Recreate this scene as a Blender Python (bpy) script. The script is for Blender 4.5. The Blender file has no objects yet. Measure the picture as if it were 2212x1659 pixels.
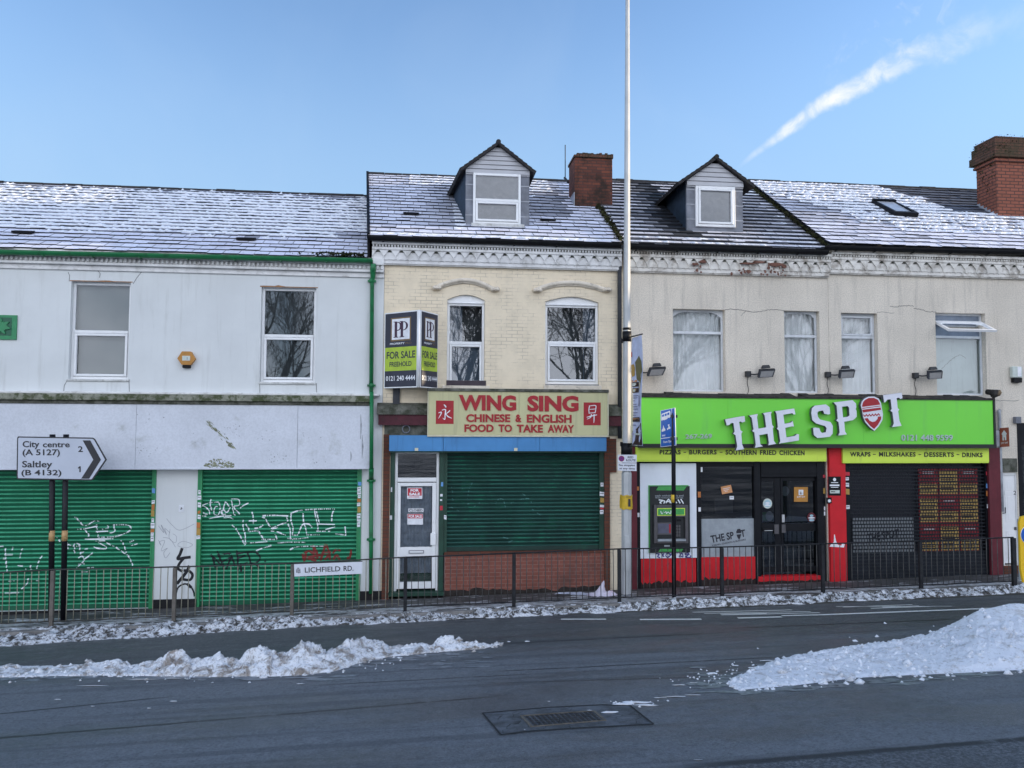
import bpy, bmesh, math, random
from mathutils import Vector, Matrix, noise
from mathutils.geometry import tessellate_polygon

# ------------------------------------------------------------------ camera
SC = bpy.context.scene
F, W2, H2, DIST = 1662.0, 1106.0, 829.5, 16.0
YAW, PITCH, ROLL = [math.radians(a) for a in (6.524, 3.064, 0.244)]
_fw = Vector((math.sin(YAW)*math.cos(PITCH), math.cos(YAW)*math.cos(PITCH), math.sin(PITCH)))
_rt = Vector((math.cos(YAW), -math.sin(YAW), 0)); _up = _rt.cross(_fw)
CR = math.cos(ROLL)*_rt + math.sin(ROLL)*_up
CU = -math.sin(ROLL)*_rt + math.cos(ROLL)*_up
CP = Vector((0, -DIST, 0))
cd = bpy.data.cameras.new('camera'); cam = bpy.data.objects.new('camera', cd)
SC.collection.objects.link(cam)
cd.sensor_width = 36.0; cd.lens = 36.0*F/2212.0; cd.clip_end = 5000
cam.matrix_world = Matrix(((CR.x, CU.x, -_fw.x, CP.x), (CR.y, CU.y, -_fw.y, CP.y), (CR.z, CU.z, -_fw.z, CP.z), (0, 0, 0, 1)))
SC.camera = cam
SC.view_settings.view_transform = 'Standard'; SC.view_settings.look = 'None'
SC.view_settings.exposure = 1.66; SC.view_settings.gamma = 1.0
SC.cycles.max_bounces = 6; SC.cycles.transparent_max_bounces = 8
SC.cycles.use_denoising = True

# ------------------------------------------------------------------ sky, contrail and sun
SUN_EL, SUN_AZ = math.radians(7.0), math.radians(88.5)      # azimuth clockwise from +Y: low, along the terrace from the right
wd = bpy.data.worlds.new('World'); SC.world = wd; wd.use_nodes = True
SKY_STRENGTH = 0.15

def nn(nt, typ, **kw):
    n = nt.nodes.new(typ)
    for k, v in kw.items():
        if k in ('operation', 'blend_type', 'data_type', 'noise_dimensions', 'sky_type', 'sun_disc', 'sun_elevation', 'sun_rotation',
                 'air_density', 'dust_density', 'ozone_density', 'altitude', 'attribute_name', 'feature', 'interpolation', 'clamp', 'offset', 'offset_frequency', 'squash', 'squash_frequency', 'wave_type', 'bands_direction', 'normalize'):
            setattr(n, k, v)
        else:
            n.inputs[int(k[1:]) if k[0] == 'i' and k[1:].isdigit() else k].default_value = v
    return n
def mth(nt, op, a, b=None, c=None):
    n = nt.nodes.new('ShaderNodeMath'); n.operation = op
    for i, v in enumerate((a, b, c)):
        if v is None: continue
        if isinstance(v, (int, float)): n.inputs[i].default_value = v
        else: nt.links.new(v, n.inputs[i])
    return n.outputs[0]
def ramp(nt, fac, lo, hi, a=0.0, b=1.0):
    n = nt.nodes.new('ShaderNodeMapRange'); n.interpolation_type = 'SMOOTHSTEP'
    nt.links.new(fac, n.inputs['Value'])
    n.inputs['From Min'].default_value = lo; n.inputs['From Max'].default_value = hi
    n.inputs['To Min'].default_value = a; n.inputs['To Max'].default_value = b
    return n.outputs['Result']
def mixc(nt, fac, a, b, blend='MIX'):
    n = nt.nodes.new('ShaderNodeMix'); n.data_type = 'RGBA'; n.blend_type = blend
    for i, v in ((0, fac), (6, a), (7, b)):
        if isinstance(v, (int, float)): n.inputs[i].default_value = v
        elif isinstance(v, (tuple, list)): n.inputs[i].default_value = (*v[:3], 1)
        else: nt.links.new(v, n.inputs[i])
    return n.outputs[2]
def ray(px, py):
    return (_fw*F + CR*(px-W2) - CU*(py-H2)).normalized()
def build_world():
    nt = wd.node_tree; nt.nodes.clear(); L = nt.links
    out = nt.nodes.new('ShaderNodeOutputWorld'); bg = nt.nodes.new('ShaderNodeBackground')
    sky = nn(nt, 'ShaderNodeTexSky', sky_type='NISHITA', sun_disc=False, sun_elevation=SUN_EL, sun_rotation=SUN_AZ,
             air_density=.85, dust_density=0.05, ozone_density=2.2, altitude=100)
    tc = nt.nodes.new('ShaderNodeTexCoord'); d = tc.outputs['Generated']
    a, b = ray(1590, 366), ray(2100, 70)
    n = a.cross(b).normalized(); t = n.cross(a).normalized()
    def dot(v):
        x = nt.nodes.new('ShaderNodeVectorMath'); x.operation = 'DOT_PRODUCT'; L.new(d, x.inputs[0]); x.inputs[1].default_value = v; return x.outputs['Value']
    u = mth(nt, 'ARCTAN2', dot(t), dot(a)); v = dot(n)
    umax = a.angle(b); u = mth(nt, 'DIVIDE', u, umax)                     # 0..1 along the trail
    def nz(scale, detail, rough=.6, dist=0.0):
        k = nn(nt, 'ShaderNodeTexNoise', Scale=scale, Detail=detail, Roughness=rough, Distortion=dist); L.new(d, k.inputs['Vector']); return k.outputs['Fac']
    bend = mth(nt, 'MULTIPLY', mth(nt, 'MULTIPLY', u, mth(nt, 'SUBTRACT', 1.0, u)), 0.055)     # the trail sags between its ends
    warp = mth(nt, 'MULTIPLY', mth(nt, 'SUBTRACT', nz(28, 4), .5), mth(nt, 'MULTIPLY', u, .045))
    vv = mth(nt, 'ADD', mth(nt, 'ADD', v, bend), warp)
    wid = mth(nt, 'ADD', .0035, mth(nt, 'MULTIPLY', u, .0190))
    core = ramp(nt, mth(nt, 'DIVIDE', mth(nt, 'ABSOLUTE', vv), wid), 1.0, 0.1)
    along = mth(nt, 'MULTIPLY', ramp(nt, u, -.02, .3), ramp(nt, u, 1.32, .42))
    den = ramp(nt, nz(34, 6, .62, .5), .32, .70)
    core = mth(nt, 'MULTIPLY', mth(nt, 'MULTIPLY', core, along), mth(nt, 'ADD', .25, mth(nt, 'MULTIPLY', den, .75)))
    low = mth(nt, 'ADD', vv, mth(nt, 'MULTIPLY', u, .05))                 # thin wisps that have drifted below the trail
    wisp = ramp(nt, mth(nt, 'DIVIDE', mth(nt, 'ABSOLUTE', low), mth(nt, 'ADD', .002, mth(nt, 'MULTIPLY', u, .05))), 1.0, .2)
    wisp = mth(nt, 'MULTIPLY', mth(nt, 'MULTIPLY', wisp, mth(nt, 'MULTIPLY', ramp(nt, u, .35, .75), ramp(nt, u, 1.5, .9))), ramp(nt, nz(34, 6, .6, .8), .5, .75))
    fac = mth(nt, 'MINIMUM', mth(nt, 'ADD', mth(nt, 'MULTIPLY', core, .60), mth(nt, 'MULTIPLY', wisp, .16)), .8)
    sp = nt.nodes.new('ShaderNodeSeparateXYZ'); L.new(d, sp.inputs[0])
    veil = mth(nt, 'MULTIPLY', ramp(nt, nz(3.0, 5, .55, .6), .45, .8), .10)
    bank = mth(nt, 'MULTIPLY', mth(nt, 'MULTIPLY', ramp(nt, sp.outputs[1], -.05, -.55), ramp(nt, sp.outputs[2], .95, .45)), ramp(nt, nz(2.6, 6, .6, .5), .30, .62))   # unseen broken cloud added behind the camera to light the shaded fronts
    clear = mixc(nt, 1.0, sky.outputs[0], (1.0, .93, .95), 'MULTIPLY')
    clear = mixc(nt, ramp(nt, sp.outputs[2], .52, .20, 0.0, .78), clear, HAZE_LOW)      # pale winter haze low in the sky
    col = mixc(nt, veil, clear, CLOUD_VEIL)
    col = mixc(nt, mth(nt, 'MULTIPLY', bank, .92), col, CLOUD_FILL)
    col = mixc(nt, fac, col, CLOUD_LIT)
    L.new(col, bg.inputs['Color']); bg.inputs['Strength'].default_value = SKY_STRENGTH
    L.new(bg.outputs[0], out.inputs[0])
CLOUD_LIT = (3.0, 2.75, 2.55); CLOUD_VEIL = (1.6, 1.9, 2.2); HAZE_LOW = (.82, 1.26, 1.80); CLOUD_FILL = (5.6, 5.9, 6.6)
build_world()
sd = bpy.data.lights.new('sun', 'SUN'); sd.energy = 3.0; sd.angle = math.radians(0.5); sd.color = (1.0, .80, .54)
sun = bpy.data.objects.new('sun', sd); SC.collection.objects.link(sun)
SV = Vector((math.sin(SUN_AZ)*math.cos(SUN_EL), math.cos(SUN_AZ)*math.cos(SUN_EL), math.sin(SUN_EL)))
sun.rotation_euler = (-SV).to_track_quat('-Z', 'Y').to_euler(); sun.location = SV*60

# ------------------------------------------------------------------ helpers: survey of the photograph onto real planes
ZM = {'D': (0, 0, 1.0), }
def _z(tag, x0, y0, s): ZM[tag] = (x0*.548611, y0*.548611, .548611/s)
for _t in (('Z1', 0, 650, 1.659), ('Z2', 0, 1500, 1.659), ('Z3', 900, 950, 2.37), ('Z4', 700, 1550, 1.8433), ('Z5', 1400, 530, 2.011),
           ('Z6', 1440, 1100, 2.0736), ('Z7', 1440, 1650, 2.0736), ('B1', 2350, 550, 2.37), ('B2', 2350, 1150, 2.37), ('B3', 3150, 1150, 2.3696),
           ('B4', 2350, 1700, 2.2122), ('B5', 3150, 1700, 2.212), ('B6', 3000, 450, 2.1434), ('B7', 2380, 1250, 2.2125), ('C1', 0, 2200, 1.0972),
           ('C2', 2016, 2200, 1.0972), ('E1', 3832, 1600, 2.075), ('E2', 2500, 1880, 4.6067), ('E3', 2960, 1880, 4.6067), ('E4', 740, 1900, 3.16),
           ('E5', 0, 1950, 2.8359), ('E6', 1500, 1200, 4.608), ('E7', 2420, 1300, 3.3167)): _z(*_t)
def dpx(tag, x, y):
    a = ZM[tag]; return a[0]+x*a[2], a[1]+y*a[2]
def at(tag, x, y, Y=0.0):
    px, py = dpx(tag, x, y); r = _fw*F + CR*(px-W2) - CU*(py-H2)
    return CP + r*((DIST+Y)/r.y)
GA, GB, GC = -3.52, .0195, -.06            # pavement plane z = GA + GB x + GC y
def gz(x, y): return GA + GB*x + GC*max(y, -22.0)
ROAD = -.10
def atg(tag, x, y, dz=0.0):
    px, py = dpx(tag, x, y); r = _fw*F + CR*(px-W2) - CU*(py-H2)
    k = (GA + dz + GC*CP.y - CP.z)/(r.z - GB*r.x - GC*r.y)
    return CP + r*k
def rect(tag, x0, y0, x1, y1, Y=0.0):
    a, b, c, d = at(tag, x0, y0, Y), at(tag, x1, y0, Y), at(tag, x1, y1, Y), at(tag, x0, y1, Y)
    return (a.x+d.x)/2, (b.x+c.x)/2, (c.z+d.z)/2, (a.z+b.z)/2            # X0 X1 Z0 Z1
RND = random.Random(11)

class MB:
    def __init__(s): s.v = []; s.f = []; s.m = []; s.sm = []; s.col = None
    def add(s, pts, faces, m=0, smooth=False):
        o = len(s.v); s.v += [Vector(p) for p in pts]
        for f in faces: s.f.append([o+i for i in f]); s.m.append(m); s.sm.append(smooth)
        return o
    def box(s, x0, x1, y0, y1, z0, z1, m=0):
        if x0 > x1: x0, x1 = x1, x0
        if y0 > y1: y0, y1 = y1, y0
        if z0 > z1: z0, z1 = z1, z0
        p = [(x0, y0, z0), (x1, y0, z0), (x1, y1, z0), (x0, y1, z0), (x0, y0, z1), (x1, y0, z1), (x1, y1, z1), (x0, y1, z1)]
        s.add(p, [(3, 2, 1, 0), (4, 5, 6, 7), (0, 1, 5, 4), (1, 2, 6, 5), (2, 3, 7, 6), (3, 0, 4, 7)], m); return s
    def hexa(s, p, m=0):      # 8 points: bottom ring 0-3, top ring 4-7
        s.add(p, [(3, 2, 1, 0), (4, 5, 6, 7), (0, 1, 5, 4), (1, 2, 6, 5), (2, 3, 7, 6), (3, 0, 4, 7)], m); return s
    def slab(s, q, t, m=0):   # quad (TL TR BR BL seen from the front) with thickness t away from the viewer
        q = [Vector(p) for p in q]; n = (q[1]-q[0]).cross(q[3]-q[0]).normalized()
        if n.y > 0: n = -n                      # n looks at the viewer
        b = [p - n*t for p in q]
        s.add(q+b, [(0, 3, 2, 1), (4, 5, 6, 7), (0, 1, 5, 4), (1, 2, 6, 5), (2, 3, 7, 6), (3, 0, 4, 7)], m); return s
    def prism(s, pts, y0, y1, m=0, holes=(), side=None):   # polygon in XZ (list of (x,z)), front at y0, back at y1
        loops = [[Vector((x, z, 0)) for x, z in l] for l in (pts, *holes)]
        tri = tessellate_polygon(loops); flat = [p for l in loops for p in l]; n = len(flat)
        P = [(p.x, y0, p.y) for p in flat]+[(p.x, y1, p.y) for p in flat]; fs = []
        for t in tri:
            a, b, c = (flat[i] for i in t)
            ccw = (b.x-a.x)*(c.y-a.y)-(b.y-a.y)*(c.x-a.x) > 0
            t = tuple(t) if ccw else tuple(t[::-1]); fs += [t, tuple(i+n for i in t[::-1])]
        s.add(P, fs, m); o = 0
        for l in loops:
            k = len(l)
            s.add([(p.x, y0, p.y) for p in l]+[(p.x, y1, p.y) for p in l], [(i, i+k, (i+1) % k+k, (i+1) % k) for i in range(k)], m if side is None else side)
        return s
    def tube(s, pts, r, n=8, m=0, caps=True, smooth=True, ph=.5):
        pts = [Vector(p) for p in pts]; rs = r if isinstance(r, (list, tuple)) else [r]*len(pts); o = len(s.v); up = None
        for i, p in enumerate(pts):
            d = (pts[min(i+1, len(pts)-1)]-pts[max(i-1, 0)]).normalized()
            if up is None: up = Vector((0, -1, 0)) if abs(d.y) < .9 else Vector((1, 0, 0))
            a = d.cross(up).normalized(); up = a.cross(d).normalized()
            for k in range(n):
                t = 2*math.pi*(k+ph)/n; s.v.append(p+(a*math.cos(t)+up*math.sin(t))*rs[i])
        for i in range(len(pts)-1):
            for k in range(n):
                s.f.append([o+i*n+k, o+i*n+(k+1) % n, o+(i+1)*n+(k+1) % n, o+(i+1)*n+k]); s.m.append(m); s.sm.append(smooth)
        if caps:
            s.f.append([o+k for k in range(n)][::-1]); s.m.append(m); s.sm.append(False)
            e = o+(len(pts)-1)*n; s.f.append([e+k for k in range(n)]); s.m.append(m); s.sm.append(False)
        return s
    def build(s, name, mats, parent=None, bevel=0.0, seg=2, fix=True):
        off = Vector((0, 0, 0)); r = parent
        while r is not None:
            if r.parent is None: off = Vector(r.location)
            r = r.parent
        me = bpy.data.meshes.new(name); me.from_pydata([p-off for p in s.v], [], s.f)
        if not isinstance(mats, (list, tuple)): mats = [mats]
        for m in mats: me.materials.append(m)
        me.polygons.foreach_set('material_index', s.m); me.polygons.foreach_set('use_smooth', s.sm)
        if fix:
            bm = bmesh.new(); bm.from_mesh(me); bmesh.ops.recalc_face_normals(bm, faces=bm.faces); bm.to_mesh(me); bm.free()
        me.update()
        o = bpy.data.objects.new(name, me); SC.collection.objects.link(o)
        if parent is not None: o.parent = parent
        if bevel > 0:
            b = o.modifiers.new('bevel', 'BEVEL'); b.width = bevel; b.segments = seg; b.limit_method = 'ANGLE'; b.angle_limit = math.radians(40)
        return o
def tag(o, label=None, cat=None, group=None, kind=None):
    if label: o['label'] = label
    if cat: o['category'] = cat
    if group: o['group'] = group
    if kind: o['kind'] = kind
    return o
def thing(name, label, cat, loc, group=None):
    o = bpy.data.objects.new(name, None); SC.collection.objects.link(o); o.location = loc; o.empty_display_size = .2
    return tag(o, label, cat, group)
def dup(root, loc, label=None):
    r = root.copy(); SC.collection.objects.link(r); r.location = loc
    if label: r['label'] = label
    for ch in list(root.children):
        c = ch.copy(); SC.collection.objects.link(c); c.parent = r
        for g in list(ch.children):
            d = g.copy(); SC.collection.objects.link(d); d.parent = c
    return r

# text and strokes mapped on a quad (TL TR BR BL)
_tc = {}
def text_geo(s, bold=0.0, spacing=1.0):
    k = (s, bold, spacing)
    if k in _tc: return _tc[k]
    c = bpy.data.curves.new('t', 'FONT'); c.body = s; c.size = 1.0; c.offset = bold; c.fill_mode = 'FRONT'; c.resolution_u = 3; c.space_character = spacing
    o = bpy.data.objects.new('t', c); SC.collection.objects.link(o)
    dg = bpy.context.evaluated_depsgraph_get(); me = o.evaluated_get(dg).to_mesh()
    v = [Vector(p.co) for p in me.vertices]; f = [tuple(p.vertices) for p in me.polygons]
    o.evaluated_get(dg).to_mesh_clear(); bpy.data.objects.remove(o); bpy.data.curves.remove(c)
    if not v: v = [Vector((0, 0, 0)), Vector((1, 1, 0))]
    x0, x1 = min(p.x for p in v), max(p.x for p in v); y0, y1 = min(p.y for p in v), max(p.y for p in v)
    v = [((p.x-x0)/(x1-x0 or 1), (p.y-y0)/(y1-y0 or 1)) for p in v]
    _tc[k] = (v, f, (x1-x0)/(y1-y0 or 1)); return _tc[k]
def bil(q, u, v):   # u 0..1 left-right, v 0..1 bottom-top
    return (q[3]*(1-u)+q[2]*u)*(1-v)+(q[0]*(1-u)+q[1]*u)*v
def qn(q):
    n = (q[1]-q[0]).cross(q[3]-q[0]).normalized()
    return n if n.y < 0 else -n
def text_on(mb, s, q, proud=.003, bold=0.0, m=0, thick=0.0, spacing=1.0):
    v, f, _ = text_geo(s, bold, spacing); n = qn(q)
    P = [bil(q, a, b)+n*proud for a, b in v]
    mb.add(P, f, m)
    if thick:
        from collections import Counter
        ec = Counter(); od = {}
        for g in f:
            for i in range(len(g)):
                e = (g[i], g[(i+1) % len(g)]); k = tuple(sorted(e)); ec[k] += 1; od[k] = e
        for k, c in ec.items():
            if c == 1:
                a, b = od[k]; mb.add([P[a], P[b], P[b]-n*thick, P[a]-n*thick], [(0, 3, 2, 1)], m)
def quad(tag_, x0, y0, x1, y1, Y=0.0):
    return [at(tag_, x0, y0, Y), at(tag_, x1, y0, Y), at(tag_, x1, y1, Y), at(tag_, x0, y1, Y)]
def quadR(X0, X1, Z0, Z1, Y): return [Vector((X0, Y, Z1)), Vector((X1, Y, Z1)), Vector((X1, Y, Z0)), Vector((X0, Y, Z0))]
def sub(q, u0, v0, u1, v1):   # v measured from the top
    return [bil(q, u0, 1-v0), bil(q, u1, 1-v0), bil(q, u1, 1-v1), bil(q, u0, 1-v1)]
_lift = [0]
def stroke(mb, pts, w, yfun=None, step=None, m=0, proud=.003):
    """ribbon along world points lying in an XZ facade plane; w = half width (number or list); yfun(x,z) gives the surface y"""
    pts = [Vector(p) for p in pts]; ws = list(w) if isinstance(w, (list, tuple)) else [w]*len(pts)
    if step:
        np_, nw = [], []
        for i in range(len(pts)-1):
            k = max(1, int((pts[i+1]-pts[i]).length/step))
            for j in range(k): np_.append(pts[i].lerp(pts[i+1], j/k)); nw.append(ws[i]+(ws[i+1]-ws[i])*j/k)
        pts, ws = np_+[pts[-1]], nw+[ws[-1]]
    _lift[0] = (_lift[0]+1) % 12; lift = proud+.00025*_lift[0]
    A = []
    for i, p in enumerate(pts):
        d = pts[min(i+1, len(pts)-1)]-pts[max(i-1, 0)]; d.y = 0
        if d.length < 1e-9: d = Vector((1, 0, 0))
        d.normalize(); nrm = Vector((-d.z, 0, d.x))
        for sgn in (1, -1):
            q = p+nrm*ws[i]*sgn
            q.y = (yfun(q.x, q.z) if yfun else p.y)-lift; A.append(q)
    mb.add(A, [(2*i, 2*i+1, 2*i+3, 2*i+2) for i in range(len(pts)-1)], m)
def smoothpts(pts, n=4):
    if len(pts) < 3: return pts
    out = []
    for i in range(len(pts)-1):
        p0, p1, p2, p3 = pts[max(i-1, 0)], pts[i], pts[i+1], pts[min(i+2, len(pts)-1)]
        for j in range(n):
            t = j/n; out.append(tuple(.5*((2*b)+(-a+c)*t+(2*a-5*b+4*c-d)*t*t+(-a+3*b-3*c+d)*t**3) for a, b, c, d in zip(p0, p1, p2, p3)))
    return out+[tuple(pts[-1])]
def discpts(c, rx, rz, n=24): return [(c[0]+rx*math.cos(2*math.pi*i/n), c[1]+rz*math.sin(2*math.pi*i/n)) for i in range(n)]

# ------------------------------------------------------------------ materials
def srgb(r, g, b):
    return tuple((c/255/12.92 if c/255 <= .04045 else ((c/255+.055)/1.055)**2.4) for c in (r, g, b))
def newmat(name):
    m = bpy.data.materials.new(name); m.use_nodes = True; nt = m.node_tree
    b = nt.nodes['Principled BSDF']; return m, nt, b
def coords(nt, facade=False, kind='Object'):
    tc = nt.nodes.new('ShaderNodeTexCoord')
    if not facade: return tc.outputs[kind]
    s = nt.nodes.new('ShaderNodeSeparateXYZ'); nt.links.new(tc.outputs[kind], s.inputs[0])
    c = nt.nodes.new('ShaderNodeCombineXYZ'); nt.links.new(mth(nt, 'ADD', s.outputs[0], s.outputs[1]), c.inputs[0]); nt.links.new(s.outputs[2], c.inputs[1])
    return c.outputs[0]
def scaled(nt, vec, sx, sy, sz):
    k = nt.nodes.new('ShaderNodeVectorMath'); k.operation = 'MULTIPLY'; nt.links.new(vec, k.inputs[0]); k.inputs[1].default_value = (sx, sy, sz); return k.outputs[0]
def tex(nt, vec, scale, detail=4, rough=.55, dist=0.0):
    n = nn(nt, 'ShaderNodeTexNoise', Scale=scale, Detail=detail, Roughness=rough, Distortion=dist); nt.links.new(vec, n.inputs['Vector']); return n.outputs['Fac']
def bump(nt, b, h, strength=.3, dist=.01, prev=None):
    n = nt.nodes.new('ShaderNodeBump'); n.inputs['Strength'].default_value = strength; n.inputs['Distance'].default_value = dist
    nt.links.new(h, n.inputs['Height'])
    if prev is not None: nt.links.new(prev, n.inputs['Normal'])
    nt.links.new(n.outputs[0], b.inputs['Normal']); return n.outputs[0]
def paint(name, col, rough=.5, var=.12, scale=1.5, grime=None, gamt=.35, grange=(.52, .72), streak=False, fine=0.0, bmp=0.0, bscale=60, spec=.4, metal=0.0):
    """painted or plain surface: slow tone drift, optional grime blotches or vertical run marks, fine grain, bump"""
    m, nt, b = newmat(name); v = coords(nt)
    t = tex(nt, v, scale, 5, .6)
    lo = tuple(c*(1-var) for c in col); hi = tuple(min(c*(1+var), .9) for c in col)
    c = mixc(nt, ramp(nt, t, .3, .7), lo, hi)
    if grime:
        gv = scaled(nt, v, 4.5, 4.5, .35) if streak else v
        g = ramp(nt, tex(nt, gv, scale*1.6, 7, .66, .3), *grange)
        c = mixc(nt, mth(nt, 'MULTIPLY', g, gamt), c, grime)
    if fine:
        c = mixc(nt, mth(nt, 'MULTIPLY', ramp(nt, tex(nt, v, bscale*1.7, 3, .7), .4, .62), fine), c, tuple(x*.35 for x in col))
    nt.links.new(c, b.inputs['Base Color'])
    b.inputs['Roughness'].default_value = rough; b.inputs['Specular IOR Level'].default_value = spec; b.inputs['Metallic'].default_value = metal
    if bmp: bump(nt, b, tex(nt, v, bscale, 4, .6), bmp, .006)
    return m
def brick(name, c1, c2, mortar, bw=.225, bh=.075, ms=.010, rough=.85, painted=False, stain=None, stamt=.5, srange=(.5, .75)):
    m, nt, b = newmat(name); v = coords(nt, True)
    br = nn(nt, 'ShaderNodeTexBrick', offset=.5); nt.links.new(v, br.inputs['Vector'])
    for k, x in (('Scale', 1.0), ('Mortar Size', ms), ('Mortar Smooth', .25), ('Bias', 0.0), ('Brick Width', bw), ('Row Height', bh)): br.inputs[k].default_value = x
    br.inputs['Color1'].default_value = (*c1, 1); br.inputs['Color2'].default_value = (*c2, 1); br.inputs['Mortar'].default_value = (*mortar, 1)
    c = br.outputs['Color']
    if painted:     # coats of paint have filled most joints: the joint lines come and go
        vis = ramp(nt, tex(nt, coords(nt), 1.6, 5, .7), .44, .62)
        c = mixc(nt, vis, c1, c)
    c = mixc(nt, mth(nt, 'MULTIPLY', ramp(nt, tex(nt, coords(nt), 3.0, 6, .65), .35, .75), .35), c, tuple(x*.62 for x in c1))
    if stain: c = mixc(nt, mth(nt, 'MULTIPLY', ramp(nt, tex(nt, coords(nt), 1.2, 6, .7), *srange), stamt), c, stain)
    nt.links.new(c, b.inputs['Base Color']); b.inputs['Roughness'].default_value = rough; b.inputs['Specular IOR Level'].default_value = .2
    h = mth(nt, 'ADD', mth(nt, 'MULTIPLY', br.outputs['Fac'], -.7 if not painted else -.35), mth(nt, 'MULTIPLY', tex(nt, coords(nt), 45, 3), .3))
    bump(nt, b, h, .55, .008); return m
def flat(name, col, rough=.5, spec=.4, metal=0.0):
    m, nt, b = newmat(name)
    v = coords(nt); c = mixc(nt, ramp(nt, tex(nt, v, 9, 4, .6), .3, .7), tuple(x*.9 for x in col), tuple(min(.9, x*1.08) for x in col))
    nt.links.new(c, b.inputs['Base Color']); b.inputs['Roughness'].default_value = rough; b.inputs['Specular IOR Level'].default_value = spec; b.inputs['Metallic'].default_value = metal
    return m
def glass(name, tint=(.75, .8, .82), refl=1.0, wob=.05):
    m = bpy.data.materials.new(name); m.use_nodes = True; nt = m.node_tree; nt.nodes.clear(); L = nt.links
    out = nt.nodes.new('ShaderNodeOutputMaterial'); mx = nt.nodes.new('ShaderNodeMixShader')
    tr = nt.nodes.new('ShaderNodeBsdfTransparent'); tr.inputs[0].default_value = (*tint, 1)
    gl = nt.nodes.new('ShaderNodeBsdfGlossy'); gl.inputs['Roughness'].default_value = .015; gl.inputs[0].default_value = (.95, .97, 1, 1)
    fr = nt.nodes.new('ShaderNodeFresnel'); fr.inputs[0].default_value = 1.55
    bp = nt.nodes.new('ShaderNodeBump'); bp.inputs['Strength'].default_value = wob; bp.inputs['Distance'].default_value = .004
    L.new(tex(nt, coords(nt), 2.2, 2, .4), bp.inputs['Height']); L.new(bp.outputs[0], gl.inputs['Normal'])
    fac = mth(nt, 'MINIMUM', mth(nt, 'MULTIPLY', fr.outputs[0], 2.0*refl), 1.0)      # two panes of a double glazed unit
    L.new(fac, mx.inputs[0]); L.new(tr.outputs[0], mx.inputs[1]); L.new(gl.outputs[0], mx.inputs[2]); L.new(mx.outputs[0], out.inputs[0])
    return m

# ------------------------------------------------------------------ materials in use
M = {}
M['white_render'] = paint('white_render', (.66, .675, .67), .8, .05, .7, grime=(.36, .36, .33), gamt=.42, grange=(.52, .78), streak=True, bmp=.12, bscale=40, spec=.2)
M['fascia_white'] = paint('fascia_white', (.64, .66, .71), .7, .07, 1.1, grime=(.26, .27, .22), gamt=.5, grange=(.58, .78), fine=.12, bmp=.1, bscale=14, spec=.25)
M['cornice_white'] = paint('cornice_white', (.72, .71, .70), .8, .12, 3, grime=(.25, .23, .19), gamt=.5, grange=(.5, .72), bmp=.2, spec=.2)
M['cornice_grey'] = paint('cornice_grey', (.72, .69, .64), .85, .12, 3, grime=(.20, .16, .12), gamt=.65, grange=(.46, .66), bmp=.3, spec=.15)
M['bare_brick'] = paint('bare_brick', (.17, .085, .065), .9, .3, 9, bmp=.5, spec=.1)
M['moss_stone'] = paint('moss_stone', (.25, .25, .20), .95, .25, 5, grime=(.045, .06, .02), gamt=.85, grange=(.42, .6), bmp=.5, bscale=50, spec=.1)
M['soot_shade_stone'] = paint('soot_shade_stone', (.13, .13, .11), .95, .3, 4, grime=(.035, .04, .025), gamt=.8, grange=(.4, .65), bmp=.5, spec=.1)
M['cream_brick'] = brick('cream_brick', (.83, .71, .53), (.79, .68, .51), (.50, .42, .32), ms=.006, painted=True, stain=(.30, .27, .21), stamt=.35, srange=(.56, .8))
M['grey_render'] = paint('grey_render', (.72, .65, .55), .95, .08, .7, grime=(.40, .365, .32), gamt=.5, grange=(.50, .72), streak=True, fine=.30, bmp=.6, bscale=24, spec=.1)
M['brown_brick'] = brick('brown_brick', (.15, .055, .035), (.11, .045, .03), (.075, .05, .04))
M['riser_brick'] = brick('riser_brick', (.25, .09, .065), (.20, .072, .054), (.27, .15, .12), ms=.007, stain=(.07, .05, .045), stamt=.5, srange=(.5, .7))
M['chimney_brick'] = brick('chimney_brick', (.21, .068, .042), (.10, .04, .03), (.07, .045, .04), stain=(.025, .022, .018), stamt=.85, srange=(.42, .60))
M['chimney_red'] = brick('chimney_red', (.30, .105, .068), (.25, .088, .055), (.075, .045, .04), bw=.235, bh=.085, ms=.012, stain=(.10, .05, .035), stamt=.35, srange=(.5, .75))
M['moss'] = paint('moss', (.055, .06, .025), 1.0, .5, 9, grime=(.025, .022, .018), gamt=.8, grange=(.4, .6), bmp=1.0, bscale=40, spec=.05)
M['black_base'] = paint('black_base', (.009, .009, .010), .8, .3, 4, grime=(.06, .06, .055), gamt=.3, bmp=.2)
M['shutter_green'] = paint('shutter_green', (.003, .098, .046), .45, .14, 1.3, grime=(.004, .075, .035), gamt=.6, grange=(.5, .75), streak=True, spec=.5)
M['shutter_green_glint'] = paint('shutter_green_glint', (.045, .30, .16), .5, .18, 2.5, grime=(.02, .20, .09), gamt=.7, grange=(.48, .7), streak=True)  # highlight of the slat ledges painted as a paler green
M['shutter_dark_glint'] = paint('shutter_dark_glint', (.012, .068, .052), .5, .3, 1.5, grime=(.012, .19, .10), gamt=.7, grange=(.5, .72))  # same painted highlight for the dark shutter
M['chimney_head'] = brick('chimney_head', (.15, .07, .048), (.11, .06, .04), (.04, .035, .025), stain=(.045, .042, .022), stamt=.6, srange=(.45, .62))
M['frame_green'] = paint('frame_green', (.03, .24, .095), .45, .1, 4, grime=(.06, .10, .06), gamt=.35, spec=.4)
M['pipe_green'] = paint('pipe_green', (.012, .16, .055), .4, .12, 3, grime=(.01, .035, .015), gamt=.5, grange=(.5, .7), spec=.4)
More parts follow.
